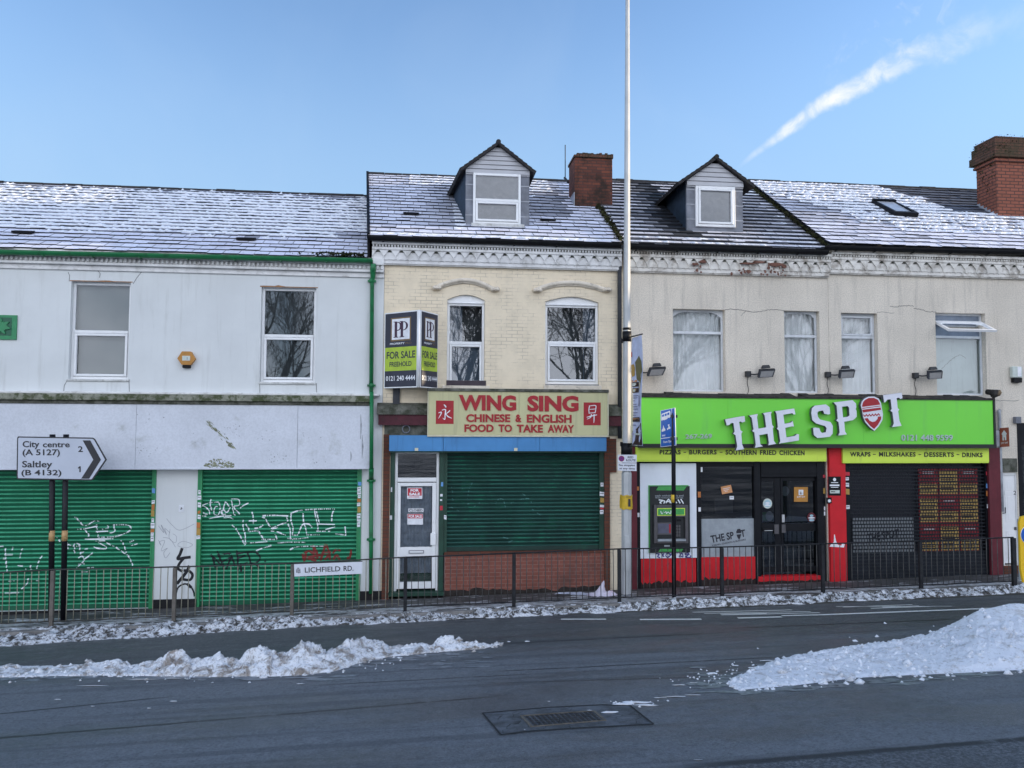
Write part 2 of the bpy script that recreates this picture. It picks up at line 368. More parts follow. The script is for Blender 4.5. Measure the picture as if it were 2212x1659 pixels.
M['shutter_dark'] = paint('shutter_dark', (.006, .032, .024), .40, .3, 1.2, grime=(.005, .085, .045), gamt=.7, grange=(.5, .72), streak=False, spec=.5)
M['guide_dark'] = paint('guide_dark', (.016, .055, .036), .5, .2, 3, grime=(.03, .03, .02), gamt=.4, spec=.4)
M['blue_box'] = paint('blue_box', (.065, .235, .49), .5, .08, 1.5, grime=(.03, .10, .22), gamt=.4, grange=(.52, .75), streak=True, spec=.4)
M['maroon'] = paint('maroon', (.075, .016, .024), .6, .25, 5, grime=(.03, .02, .02), gamt=.6, spec=.3)
M['upvc'] = paint('upvc', (.80, .80, .80), .35, .03, 3, grime=(.45, .43, .38), gamt=.25, grange=(.55, .8), spec=.5)
M['old_wood'] = paint('old_wood', (.55, .55, .53), .6, .15, 6, grime=(.22, .20, .17), gamt=.6, grange=(.5, .7), spec=.3)
M['sill_grey'] = paint('sill_grey', (.26, .26, .26), .8, .25, 6, grime=(.10, .10, .09), gamt=.5, spec=.2)
M['lead'] = paint('lead', (.17, .18, .21), .55, .2, 4, grime=(.30, .31, .34), gamt=.4, grange=(.5, .75), spec=.4)
M['lead_light'] = paint('lead_light', (.36, .37, .40), .6, .2, 5, grime=(.18, .19, .2), gamt=.5, spec=.3)
M['cheek_slate'] = paint('cheek_slate', (.022, .035, .055), .7, .3, 4, grime=(.015, .03, .025), gamt=.5, spec=.3)
M['cladding'] = paint('cladding', (.46, .46, .48), .5, .06, 2, grime=(.35, .34, .34), gamt=.3, spec=.4)
M['dark_tile'] = paint('dark_tile', (.035, .033, .035), .85, .3, 9, grime=(.05, .045, .02), gamt=.6, grange=(.5, .68), bmp=.5, spec=.2)
M['gutter_black'] = paint('gutter_black', (.006, .006, .008), .6, .3, 6, grime=(.02, .024, .014), gamt=.6, spec=.2)
M['sign_green'] = paint('sign_green', (.17, .66, .055), .35, .04, .5, grime=(.13, .42, .12), gamt=.45, grange=(.54, .8), streak=True, spec=.4)
M['sign_lime'] = paint('sign_lime', (.64, .82, .09), .45, .05, 1.0, grime=(.30, .38, .10), gamt=.5, grange=(.56, .76), streak=True, spec=.35)
M['sign_edge'] = flat('sign_edge', (.014, .014, .016), .5)
M['letter_white'] = paint('letter_white', (.70, .70, .76), .4, .04, 2, grime=(.4, .4, .42), gamt=.3)
M['letter_side'] = flat('letter_side', (.10, .105, .115), .5)
M['letter_dull'] = flat('letter_dull', (.42, .50, .47), .5)
M['ink_dark'] = flat('ink_dark', (.03, .035, .02), .5)
M['red'] = paint('red', (.58, .014, .022), .55, .1, 2, grime=(.20, .012, .015), gamt=.4, grange=(.55, .75), bmp=.2, bscale=30, spec=.3)
M['sign_red'] = flat('sign_red', (.36, .014, .022), .45)
M['sign_cream'] = paint('sign_cream', (.56, .53, .30), .5, .05, 1.0, grime=(.32, .30, .19), gamt=.45, grange=(.5, .75), streak=True, spec=.3)
M['cream_trim'] = flat('cream_trim', (.62, .58, .42), .5)
M['white'] = flat('white', (.80, .80, .82), .5)
M['black'] = flat('black', (.006, .006, .008), .5, .2)
M['dark_frame'] = paint('dark_frame', (.006, .007, .010), .5, .2, 4, grime=(.025, .028, .032), gamt=.25, spec=.2)
M['burgundy'] = paint('burgundy', (.115, .018, .026), .55, .15, 3, grime=(.06, .015, .02), gamt=.5, streak=True, spec=.3)
M['atm_panel'] = paint('atm_panel', (.72, .76, .82), .5, .04, 1.2, grime=(.5, .52, .55), gamt=.3, spec=.4)
M['atm_dark'] = flat('atm_dark', (.012, .014, .016), .4)
M['atm_grey'] = flat('atm_grey', (.085, .08, .085), .5)
M['atm_green'] = flat('atm_green', (.06, .33, .075), .4)
M['screen'] = flat('screen', (.10, .10, .14), .2, .6)
M['panel_grey'] = flat('panel_grey', (.30, .33, .355), .5)
M['steel'] = flat('steel', (.55, .55, .56), .35, .5, .8)
M['rail'] = paint('rail', (.035, .036, .036), .6, .3, 12, grime=(.08, .072, .06), gamt=.5, grange=(.4, .6), spec=.3)
M['rail_dark'] = paint('rail_dark', (.022, .023, .026), .6, .3, 8, grime=(.035, .035, .035), gamt=.4, spec=.2)
M['rail_post'] = paint('rail_post', (.13, .115, .10), .65, .2, 8, grime=(.17, .15, .12), gamt=.4, spec=.25)
M['rail_bar'] = paint('rail_bar', (.27, .25, .19), .6, .2, 8, spec=.25)
M['pole'] = paint('pole', (.46, .47, .47), .45, .08, 3, grime=(.3, .3, .3), gamt=.3, streak=True, spec=.4, metal=0.15)
M['black_post'] = paint('black_post', (.008, .008, .011), .45, .2, 4, spec=.25)
M['tape_tan'] = flat('tape_tan', (.50, .30, .13), .5)
M['yellow'] = paint('yellow', (.62, .40, .03), .5, .12, 6, grime=(.4, .25, .03), gamt=.4)
M['sign_grey'] = paint('sign_grey', (.50, .53, .60), .4, .04, 2, spec=.4)
M['road_blue'] = flat('road_blue', (.012, .10, .42), .4)
M['ink'] = flat('ink', (.03, .03, .035), .5)
M['sale_dark'] = flat('sale_dark', (.035, .036, .055), .5)
M['sale_lime'] = flat('sale_lime', (.42, .55, .05), .5)
M['gold'] = flat('gold', (.20, .125, .055), .5)
M['paper'] = flat('paper', (.72, .73, .76), .6)
M['paper_red'] = flat('paper_red', (.50, .03, .05), .6)
M['orange'] = flat('orange', (.47, .16, .04), .5)
M['ochre'] = flat('ochre', (.42, .26, .06), .5)
M['sky_blue'] = flat('sky_blue', (.12, .30, .60), .5)
M['spray_white'] = flat('spray_white', (.75, .78, .80), .6)
M['spray_black'] = flat('spray_black', (.012, .012, .016), .5)
M['spray_red'] = flat('spray_red', (.20, .03, .025), .7)
M['spray_faint'] = flat('spray_faint', (.06, .17, .15), .7)
M['scribble'] = flat('scribble', (.30, .30, .34), .7)
M['purple_ink'] = flat('purple_ink', (.05, .045, .22), .6)
M['bollard_yellow'] = paint('bollard_yellow', (.78, .47, .015), .4, .05, 3)
M['alarm_amber'] = flat('alarm_amber', (.46, .21, .04), .45)
M['alarm_white'] = flat('alarm_white', (.55, .60, .55), .5)
M['banner_blue'] = flat('banner_blue', (.52, .57, .75), .7)
M['banner_brown'] = flat('banner_brown', (.045, .025, .022), .7)
M['hang_brown'] = flat('hang_brown', (.24, .06, .025), .5)
M['menu_red'] = flat('menu_red', (.33, .02, .03), .5)
M['menu_yellow'] = flat('menu_yellow', (.72, .48, .14), .5)
M['cream_stone'] = paint('cream_stone', (.72, .64, .53), .8, .1, 5, grime=(.33, .28, .22), gamt=.6, grange=(.5, .7), bmp=.3, spec=.15)
M['maroon_dark'] = paint('maroon_dark', (.07, .055, .065), .7, .2, 5, spec=.2)
M['lead_dark'] = paint('lead_dark', (.045, .048, .055), .6, .2, 5, spec=.3)
M['letterbox'] = flat('letterbox', (.30, .30, .32), .4)
M['blind_dormer'] = paint('blind_dormer', (.52, .56, .56), .8, .04, 1)
M['crack_grey'] = flat('crack_grey', (.16, .15, .14), .9)
M['stall_red'] = paint('stall_red', (.56, .013, .020), .6, .10, 2.5, grime=(.12, .02, .02), gamt=.5, grange=(.58, .75), bmp=.4, bscale=25, spec=.3)
M['old_white'] = paint('old_white', (.62, .64, .66), .5, .08, 4, grime=(.28, .28, .26), gamt=.4, spec=.4)
M['blind_dormer2'] = paint('blind_dormer2', (.27, .33, .38), .8, .06, 1)
M['ink_logo'] = flat('ink_logo', (.02, .02, .03), .5)
M['menu_dark'] = flat('menu_dark', (.05, .02, .02), .6)
M['rotten'] = paint('rotten', (.035, .032, .03), .85, .4, 9, grime=(.10, .09, .08), gamt=.6, bmp=.8, bscale=30, spec=.2)
M['sale_plum'] = flat('sale_plum', (.06, .025, .05), .5)
M['black_lamp'] = flat('black_lamp', (.02, .021, .024), .45); M['lens'] = flat('lens', (.20, .19, .175), .25, .5)
M['orange_pale'] = flat('orange_pale', (.60, .28, .12), .5); M['ochre_deep'] = flat('ochre_deep', (.44, .20, .035), .5); M['sky_pale'] = flat('sky_pale', (.35, .55, .62), .5)
M['banner_olive'] = flat('banner_olive', (.15, .14, .06), .7); M['banner_lilac'] = flat('banner_lilac', (.42, .36, .50), .7); M['banner_text'] = flat('banner_text', (.18, .20, .32), .7)
M['sign_white'] = paint('sign_white', (.66, .68, .74), .4, .05, 5); M['plate_red'] = flat('plate_red', (.30, .02, .05), .5); M['plate_blue'] = flat('plate_blue', (.05, .04, .30), .5)
M['rail_bar_dark'] = paint('rail_bar_dark', (.075, .073, .070), .6, .3, 8, spec=.25)
M['crest_grey'] = flat('crest_grey', (.22, .22, .25), .6)
M['bag_blue'] = paint('bag_blue', (.55, .58, .68), .45, .1, 6)
M['shutter_black'] = paint('shutter_black', (.014, .017, .023), .5, .2, 3, grime=(.035, .04, .045), gamt=.3, spec=.25)
M['room'] = flat('room', (.030, .031, .035), .9, .1)
M['blind_grey'] = paint('blind_grey', (.26, .28, .28), .8, .05, 1)
M['net'] = paint('net', (.86, .88, .88), .9, .08, 3, spec=.1)
M['blind_dim'] = paint('blind_dim', (.13, .135, .14), .9, .15, 1.5)  # grey sheet behind dark panes, painted stand-in for haze in the glass
M['net_blue'] = paint('net_blue', (.22, .26, .32), .9, .15, 5, spec=.1)
M['curtain_dark'] = paint('curtain_dark', (.24, .28, .34), .9, .25, 6, spec=.1)
M['boarded'] = paint('boarded', (.60, .66, .64), .7, .05, 2, grime=(.42, .46, .44), gamt=.4, streak=True)
M['glass'] = glass('glass', refl=1.35)
M['glass_dark'] = glass('glass_dark', (.34, .38, .42), .9)
M['glass_clear'] = glass('glass_clear', (.95, .97, .97), .85)
M['bag'] = paint('bag', (.66, .60, .68), .45, .1, 6, grime=(.55, .25, .33), gamt=.5, grange=(.55, .7), spec=.4)
M['bark'] = paint('bark', (.035, .030, .024), .95, .3, 3, spec=.1)
M['iron_rim'] = paint('iron_rim', (.13, .115, .095), .6, .3, 9, grime=(.05, .045, .04), gamt=.6, bmp=.5, bscale=30)
M['iron'] = paint('iron', (.03, .03, .032), .6, .3, 10, grime=(.07, .065, .06), gamt=.5, bmp=.6, bscale=30, spec=.4)

def snow_mat(name, col, dirt, damt, drange, scale):
    m, nt, b = newmat(name); v = coords(nt)
    c = mixc(nt, mth(nt, 'MULTIPLY', ramp(nt, tex(nt, v, scale, 8, .72, .4), *drange), damt), col, dirt)
    c = mixc(nt, mth(nt, 'MULTIPLY', ramp(nt, tex(nt, v, scale*6, 4, .75), .52, .68), damt*.8), c, tuple(x*.6 for x in dirt))
    nt.links.new(c, b.inputs['Base Color']); b.inputs['Roughness'].default_value = .7; b.inputs['Specular IOR Level'].default_value = .25
    bump(nt, b, mth(nt, 'ADD', tex(nt, v, 26, 6, .7), tex(nt, v, 90, 3, .7)), .7, .02); return m
M['snow'] = snow_mat('snow', (.86, .88, .92), (.40, .36, .32), .35, (.52, .75), 3.0)
M['snow_roof'] = snow_mat('snow_roof', (.86, .88, .93), (.55, .56, .6), .3, (.5, .75), 6.0)
M['snow_dirty'] = snow_mat('snow_dirty', (.78, .79, .82), (.075, .068, .060), 1.0, (.44, .58), 9.0)
M['snow_pile'] = snow_mat('snow_pile', (.84, .85, .88), (.22, .17, .125), .85, (.47, .62), 4.0)
M['snow_clean'] = snow_mat('snow_clean', (.86, .88, .93), (.34, .29, .24), .6, (.52, .68), 3.0)

M['slush'] = paint('slush', (.19, .21, .235), .35, .3, 14, grime=(.12, .13, .14), gamt=.6, spec=.5)

def slate_mat(name, slate, frost, edge=(.018, .02, .024)):
    m, nt, b = newmat(name); v = coords(nt)
    at_ = nt.nodes.new('ShaderNodeAttribute'); at_.attribute_name = 'frost'
    t = tex(nt, v, 5, 6, .7)
    f = mth(nt, 'MULTIPLY', at_.outputs['Fac'], ramp(nt, tex(nt, v, 9, 7, .75), .28, .5, .70, 1.0))
    base = mixc(nt, ramp(nt, t, .3, .7), tuple(x*.6 for x in slate), slate)
    base = mixc(nt, mth(nt, 'MULTIPLY', ramp(nt, tex(nt, v, 2.2, 6, .7), .55, .7), .5), base, (.03, .045, .02))
    c = mixc(nt, f, base, frost)
    nt.links.new(c, b.inputs['Base Color']); b.inputs['Roughness'].default_value = .6; b.inputs['Specular IOR Level'].default_value = .35
    bump(nt, b, tex(nt, v, 40, 5, .7), .4, .006); return m
M['slate'] = slate_mat('slate', (.060, .065, .085), (.80, .80, .90))
M['slate_dark'] = slate_mat('slate_dark', (.022, .026, .034), (.66, .65, .70))
M['slate_edge'] = flat('slate_edge', (.016, .017, .022), .8)

# ------------------------------------------------------------------ ground
def kerb_y(x): return -1.72 + .022*min(max(x, -12), 14)
def asphalt():
    m, nt, b = newmat('asphalt'); v = coords(nt)
    sp = nt.nodes.new('ShaderNodeSeparateXYZ'); nt.links.new(v, sp.inputs[0]); X, Y = sp.outputs[0], sp.outputs[1]
    big = tex(nt, scaled(nt, v, .25, .8, 1), 1.3, 6, .62)
    wob = mth(nt, 'MULTIPLY', mth(nt, 'SUBTRACT', tex(nt, v, 2.2, 5, .7), .5), .12)
    Yw = mth(nt, 'ADD', mth(nt, 'ADD', Y, wob), mth(nt, 'MULTIPLY', X, .01))
    near = ramp(nt, Yw, -3.9, -4.9)                                     # the nearer carriageway was laid with a bluer chipping
    c = mixc(nt, near, (.086, .092, .092), (.150, .165, .183))
    c = mixc(nt, mth(nt, 'MULTIPLY', ramp(nt, big, .35, .7), .62), c, (.055, .062, .068))
    grain = tex(nt, v, 34, 4, .85)
    c = mixc(nt, mth(nt, 'MULTIPLY', ramp(nt, grain, .5, .68), .55), c, (.24, .25, .27))
    c = mixc(nt, mth(nt, 'MULTIPLY', ramp(nt, grain, .5, .34), .60), c, (.035, .038, .043))
    mid = tex(nt, v, 8, 6, .75)
    c = mixc(nt, mth(nt, 'MULTIPLY', ramp(nt, mid, .52, .70), .40), c, (.22, .235, .255)); c = mixc(nt, mth(nt, 'MULTIPLY', ramp(nt, mid, .48, .30), .50), c, (.045, .050, .056))
    sal = ramp(nt, tex(nt, scaled(nt, v, .18, 1.6, 1), 2.0, 7, .7), .55, .8)    # dried salt in the wheel tracks
    c = mixc(nt, mth(nt, 'MULTIPLY', sal, .22), c, (.20, .21, .22))
    for (p, q, w) in SEAMS:                                             # joints between laid strips
        a, bb = atg(*p, ROAD), atg(*q, ROAD); k = (bb.y-a.y)/(bb.x-a.x)
        d = mth(nt, 'ABSOLUTE', mth(nt, 'SUBTRACT', mth(nt, 'ADD', Y, mth(nt, 'MULTIPLY', wob, .5)), mth(nt, 'ADD', mth(nt, 'MULTIPLY', X, k), a.y-k*a.x)))
        br = ramp(nt, tex(nt, scaled(nt, v, .8, .1, 1), 3.0, 4, .7), .26, .46)
        ext = mth(nt, 'MULTIPLY', ramp(nt, X, a.x-.4, a.x+.4), ramp(nt, X, bb.x+.4, bb.x-.4))
        c = mixc(nt, mth(nt, 'MULTIPLY', mth(nt, 'MULTIPLY', ramp(nt, d, w*1.7, w*.5), br), mth(nt, 'MULTIPLY', ext, .92)), c, (.014, .016, .018))
    a, bb = atg('C2', 830, 893, ROAD), atg('C2', 2400, 762, ROAD); k = (bb.y-a.y)/(bb.x-a.x)          # older, coarser surface in the near corner
    old = ramp(nt, mth(nt, 'SUBTRACT', mth(nt, 'ADD', mth(nt, 'MULTIPLY', X, k), a.y-k*a.x), mth(nt, 'ADD', Y, mth(nt, 'MULTIPLY', wob, .5))), .0, .03)
    c = mixc(nt, mth(nt, 'MULTIPLY', old, mth(nt, 'MULTIPLY', ramp(nt, tex(nt, v, 26, 4, .85), .42, .56), .75)), c, (.030, .034, .040))
    track = ramp(nt, tex(nt, scaled(nt, v, .10, 2.6, 1), 1.3, 5, .6), .50, .62)                          # damp polished wheel tracks
    c = mixc(nt, mth(nt, 'MULTIPLY', track, .38), c, (.040, .045, .052))
    nt.links.new(c, b.inputs['Base Color'])
    r = mth(nt, 'SUBTRACT', .66, mth(nt, 'MULTIPLY', ramp(nt, big, .4, .62), .32)); nt.links.new(r, b.inputs['Roughness'])
    b.inputs['Specular IOR Level'].default_value = .45
    bump(nt, b, mth(nt, 'ADD', tex(nt, v, 70, 4, .75), mth(nt, 'MULTIPLY', tex(nt, v, 12, 3, .6), .6)), .8, .012)
    return m
SEAMS = [(('C1', -200, 690), ('C1', 720, 598), .020), (('C1', -300, 800), ('C1', 2120, 597), .024), (('C2', 830, 893), ('C2', 2400, 762), .045),
         (('C2', -60, 368), ('C2', 860, 322), .03), (('C2', 960, 300), ('C2', 1900, 262), .03), (('C2', -30, 485), ('C2', 1150, 425), .02), (('C1', 1400, 545), ('C1', 2260, 500), .016), (('C2', 0, 535), ('C2', 800, 512), .014)]
M['asphalt'] = asphalt()
def road():
    xs = [-60, -40, -20, -12, -8, -4, 0, 4, 8, 12, 14, 20, 40, 60]; ys = [-60, -40, -22, -16, -12, -9, -7, -5, -4, -3, None]
    mb = MB(); pts = []
    for y in ys:
        for x in xs:
            yy = kerb_y(x)-.02 if y is None else y
            pts.append((x, yy, gz(x, yy)+ROAD))
    n = len(xs)
    mb.add(pts, [(j*n+i, j*n+i+1, (j+1)*n+i+1, (j+1)*n+i) for j in range(len(ys)-1) for i in range(n-1)], smooth=True)
    tag(mb.build('road', M['asphalt']), 'grey blue asphalt road', kind='structure')
    mb = MB(); pts = []
    for y in (-400, -60, 30, 400):
        for x in (-400, -60, 60, 400): pts.append((x, y, GA+GB*max(-60, min(60, x))-.06*max(-22, min(0, y))-.45))
    mb.add(pts, [(j*4+i, j*4+i+1, j*4+i+5, j*4+i+4) for j in range(3) for i in range(3)])
    tag(mb.build('ground', paint('earth', (.07, .065, .055), .95, .3, .3)), 'bare ground around the street', kind='structure')
road()
def pavement():
    m, nt, b = newmat('pavement'); v = coords(nt)
    t = tex(nt, v, 2.5, 6, .65); c = mixc(nt, ramp(nt, t, .3, .7), (.045, .042, .040), (.105, .098, .092))
    br = nn(nt, 'ShaderNodeTexBrick', offset=.5); nt.links.new(v, br.inputs['Vector'])
    for k, x in (('Scale', 1.0), ('Mortar Size', .008), ('Brick Width', .6), ('Row Height', .6)): br.inputs[k].default_value = x
    c = mixc(nt, mth(nt, 'MULTIPLY', br.outputs['Fac'], .6), c, (.02, .02, .018))
    sp = nt.nodes.new('ShaderNodeSeparateXYZ'); nt.links.new(v, sp.inputs[0])
    n = tex(nt, scaled(nt, v, .55, 2.2, 1), 2.6, 7, .68, .3)
    lo = ramp(nt, sp.outputs[1], -.30, -1.25, .575, .45)                    # trodden slush lies thicker towards the kerb
    s = nt.nodes.new('ShaderNodeMath'); s.operation = 'SUBTRACT'; nt.links.new(n, s.inputs[0]); nt.links.new(lo, s.inputs[1])
    f = ramp(nt, s.outputs[0], 0.0, .035)
    c = mixc(nt, mth(nt, 'MULTIPLY', f, .9), c, mixc(nt, ramp(nt, tex(nt, v, 14, 5, .7), .4, .65), (.42, .40, .38), (.74, .76, .80)))
    nt.links.new(c, b.inputs['Base Color']); b.inputs['Roughness'].default_value = .7
    bump(nt, b, mth(nt, 'ADD', mth(nt, 'MULTIPLY', f, .8), tex(nt, v, 40, 4, .7)), .6, .012)
    mb = MB(); xs = [-40+2*i for i in range(41)]
    pts = []
    for x in xs: pts += [(x, kerb_y(x)+.12, gz(x, kerb_y(x))), (x, -.6, gz(x, -.6)), (x, .6, gz(x, .6))]
    mb.add(pts, [(3*i+k, 3*i+3+k, 3*i+4+k, 3*i+1+k) for i in range(len(xs)-1) for k in range(2)])
    tag(mb.build('pavement', m), 'dark paved footway with patches of trodden snow', kind='structure')
    mb = MB()
    for i in range(60):
        x0, x1 = -30+.92*i, -30+.92*(i+1)-.008
        p = []
        for dz in (-.25, .004):
            for x, dy in ((x0, 0), (x1, 0), (x1, .125), (x0, .125)):
                y = kerb_y(x)+dy; p.append((x, y, gz(x, y)+dz))
        mb.hexa(p)
    tag(mb.build('kerb', paint('kerbstone', (.22, .21, .20), .9, .2, 5, grime=(.1, .1, .09), gamt=.5, bmp=.4)), 'grey concrete kerb', kind='structure')
pavement()

def markings():
    m, nt, b = newmat('road_paint'); v = coords(nt)
    w = ramp(nt, tex(nt, v, 16, 6, .75), .30, .42)
    c = mixc(nt, w, (.11, .115, .115), (.66, .66, .63)); nt.links.new(c, b.inputs['Base Color']); b.inputs['Roughness'].default_value = .7
    mb = MB()
    def strip(tagp, pts, th):
        for (x0, y0), (x1, y1) in zip(pts[:-1], pts[1:]):
            a, c_ = atg(tagp, x0, y0, ROAD+.004), atg(tagp, x1, y1, ROAD+.004)
            d = (c_-a).normalized(); nrm = Vector((-d.y, d.x, 0))*th
            q = [a-nrm, c_-nrm, c_+nrm, a+nrm]
            for p in q: p.z = gz(p.x, p.y)+ROAD+.004
            mb.add(q, [(0, 1, 2, 3)])
    strip('C2', [(212, 261), (406, 261)], .05); strip('C2', [(552, 262.5), (818, 261)], .055)
    strip('C2', [(975, 256), (1165, 251)], .05); strip('C2', [(1165, 246), (1335, 242)], .04); strip('C2', [(1335, 242), (2150, 211), (2330, 203)], .05)
    for (x0, y0, x1, y1, th) in ((780, 231, 1210, 221, .045), (830, 236, 1290, 228, .04), (905, 243, 1330, 233, .05), (900, 239, 1100, 236, .05),
                                 (1400, 206, 1900, 205, .03), (1430, 209, 1730, 198, .04), (1550, 214, 1830, 205, .05), (1600, 209, 1760, 204, .06)):
        strip('C2', [(x0, y0), (x1, y1)], th*.55)
    tag(mb.build('road_markings', m, fix=False), 'worn white lines and lettering on the far lane', kind='structure')
    # the patch of newer tarmac round the manhole
    m2, nt, b = newmat('asphalt_patch'); v = coords(nt)
    c = mixc(nt, ramp(nt, tex(nt, v, 5, 6, .7), .35, .65), (.060, .066, .072), (.125, .138, .155))
    vo = nn(nt, 'ShaderNodeTexVoronoi', feature='DISTANCE_TO_EDGE', Scale=6.0); nt.links.new(scaled(nt, v, 1, 1.6, 1), vo.inputs['Vector'])
    c = mixc(nt, mth(nt, 'MULTIPLY', ramp(nt, vo.outputs['Distance'], .035, .0), ramp(nt, tex(nt, v, 2.0, 4, .6), .42, .6)), c, (.010, .010, .011))
    nt.links.new(c, b.inputs['Base Color']); b.inputs['Roughness'].default_value = .75; bump(nt, b, tex(nt, v, 60, 4, .7), .8, .012)
    mb = MB()
    mb.add([atg('D', x, y, ROAD+.004) for x, y in ((1042, 1540), (1180, 1528), (1300, 1522), (1361, 1524), (1412, 1564), (1250, 1572), (1135, 1580), (1082, 1587))], [tuple(range(8))])
    tag(mb.build('tarmac_patch', m2, fix=False), 'darker cracked tarmac patch round the manhole', kind='structure')
    mb = MB(); L = [(1042, 1540), (1180, 1528), (1300, 1522), (1361, 1524), (1412, 1564), (1250, 1572), (1135, 1580), (1082, 1587), (1042, 1540)]
    for (a, b_) in zip(L[:-1], L[1:]):      # tar joint round the patch
        p, q = atg('D', *a, ROAD+.0085), atg('D', *b_, ROAD+.0085); d = (q-p).normalized(); nrm = Vector((-d.y, d.x, 0))*.010
        mb.add([p-nrm, q-nrm, q+nrm, p+nrm], [(0, 1, 2, 3)])
    for i, v_ in enumerate(mb.v): v_.z += .0003*(i//4)
    tag(mb.build('tar_joint', flat('tar', (.022, .023, .025), .7), fix=False), 'black tar joint round the patch', kind='structure')
markings()
def manhole():
    c = [atg('D', x, y, ROAD+.008) for x, y in ((1123, 1546), (1285, 1535), (1310, 1556), (1146, 1570))]
    o = (c[0]+c[1]+c[2]+c[3])/4
    r = thing('manhole_cover', 'rectangular iron manhole cover in the cracked tarmac patch', 'manhole cover', o)
    mb = MB(); k = [o+(p-o)*.935 for p in c]; dn = Vector((0, 0, -.05)); up = Vector((0, 0, .006))
    for i in range(4):
        j = (i+1) % 4; mb.hexa([c[i]+dn, c[j]+dn, k[j]+dn, k[i]+dn, c[i]+up, c[j]+up, k[j]+up, k[i]+up])
    mb.build('frame', M['iron_rim'], r)
    mb = MB(); k2 = [o+(p-o)*.90 for p in c]; mb.hexa([p+dn for p in k2]+[p+Vector((0, 0, -.006)) for p in k2])
    for i in range(14):          # raised studs
        for j in range(5):
            u, v = (i+.5)/14, (j+.5)/5; p = (k2[0]*(1-u)+k2[1]*u)*(1-v)+(k2[3]*(1-u)+k2[2]*u)*v; a, bb = (k2[1]-k2[0])/14*.32, (k2[3]-k2[0])/5*.32
            mb.hexa([p-a-bb, p+a-bb, p+a+bb, p-a+bb]+[p+(-a-bb)*.7+up, p+(a-bb)*.7+up, p+(a+bb)*.7+up, p+(bb-a)*.7+up])
    mb.build('cover_plate', M['iron'], r)
manhole()

# ------------------------------------------------------------------ builders for the terrace
BASE = -3.95
def window(bld, R, Yf, trans=None, lower='case', upper='fixed', frame='upvc', fw=.055, gl='glass', arch=0.0, sill=None, back=None, back_lower=None, corners=False, name='window', openup=False):
    """R = X0 X1 Z0 Z1 of the opening; trans = height of the transom; frame is the window part, panes, sill and blind its sub-parts"""
    X0, X1, Z0, Z1 = R; mb = MB()
    zt = Z1-arch
    mb.box(X0+.002, X0+fw, Yf, Yf+.07, Z0, zt); mb.box(X1-fw, X1-.002, Yf, Yf+.07, Z0, zt)
    mb.box(X0+fw, X1-fw, Yf+.002, Yf+.07, zt-fw, zt); mb.box(X0+fw, X1-fw, Yf+.002, Yf+.07, Z0, Z0+fw)
    panes = []
    if arch:       # boarded segmental head over the square frame
        n = 12; pts = [(X0+.002, zt+.004), (X1-.002, zt+.004)]+[(X1-.002-(X1-X0-.004)*i/n, zt+.004+(arch-.006)*(.35+.65*math.sin(math.pi*i/n))) for i in range(n+1)]
        mb.prism(pts, Yf-.01, Yf+.05)
        mb.box(X0+.01, X1-.01, Yf-.03, Yf-.012, zt-.012, zt+.016)
    if trans is not None:
        mb.box(X0+fw, X1-fw, Yf-.012, Yf+.07, trans-.035, trans+.025)
        cells = [(X0+fw, X1-fw, Z0+fw, trans-.035, lower), (X0+fw, X1-fw, trans+.025, zt-fw, upper)]
    else: cells = [(X0+fw, X1-fw, Z0+fw, zt-fw, lower)]
    for i, (a, b, c, d, k) in enumerate(cells):
        if k == 'open':
            continue
        if k == 'case':
            g = .05
            mb.box(a+.004, a+g, Yf-.022, Yf+.05, c+.004, d-.004); mb.box(b-g, b-.004, Yf-.022, Yf+.05, c+.004, d-.004)
            mb.box(a+g, b-g, Yf-.020, Yf+.05, c+.004, c+g); mb.box(a+g, b-g, Yf-.020, Yf+.05, d-g, d-.004)
            panes.append((a+g, b-g, c+g, d-g))
        else: panes.append((a, b, c, d))
        if corners and i == 1:
            for sx in (0, 1):
                xa = a if sx == 0 else b; s_ = 1 if sx == 0 else -1
                mb.prism([(xa, d+.001), (xa+s_*.22*(b-a), d+.001), (xa+s_*.10*(b-a), d-.035), (xa, d-.11)], Yf+.012, Yf+.05)
    o = mb.build(name, M[frame], bld, bevel=.006, seg=1)
    for a, b, c, d in panes:
        mb = MB(); mb.add([(a, Yf+.03, c), (b, Yf+.03, c), (b, Yf+.03, d), (a, Yf+.03, d)], [(0, 1, 2, 3)]); mb.build('pane', M[gl], o, fix=False)
    if sill:
        mb = MB(); e, h, m, dpt = sill; mb.box(X0-e, X1+e, -dpt, Yf-.002, Z0-h, Z0-.003); mb.build('sill', M[m], o, bevel=.008, seg=1)
    if back:
        bd(o, X0-.05, X1+.05, Z0-.05, Z1, Yf+.14, back)
    if back_lower:
        bd(o, X0-.05, X1+.05, Z0-.05, trans+.02, Yf+.12, back_lower)
    return o
def bd(parent, X0, X1, Z0, Z1, Y, spec):
    kind, m = spec[0], spec[1]; mb = MB()
    if kind == 'flat': mb.box(X0, X1, Y, Y+.01, Z0, Z1)
    else:         # pleated curtain covering a span of the window
        a, b = spec[2] if len(spec) > 2 else (0, 1); xa, xb = X0+(X1-X0)*a, X0+(X1-X0)*b; n = max(12, int((xb-xa)*70)); ph = RND.random()*6
        P = []
        for i in range(n+1):
            x = xa+(xb-xa)*i/n; y = Y+.022*math.sin(x*52+ph+1.6*math.sin(x*9))+.008*math.sin(x*131)
            P += [(x, y, Z0), (x+.006*math.sin(x*20), y+.004, Z1)]
        mb.add(P, [(2*i, 2*i+2, 2*i+3, 2*i+1) for i in range(n)], smooth=True)
    mb.build('curtain' if kind != 'flat' else 'blind', M[m], parent, fix=False)  # flat sheets named blind include the added haze sheets

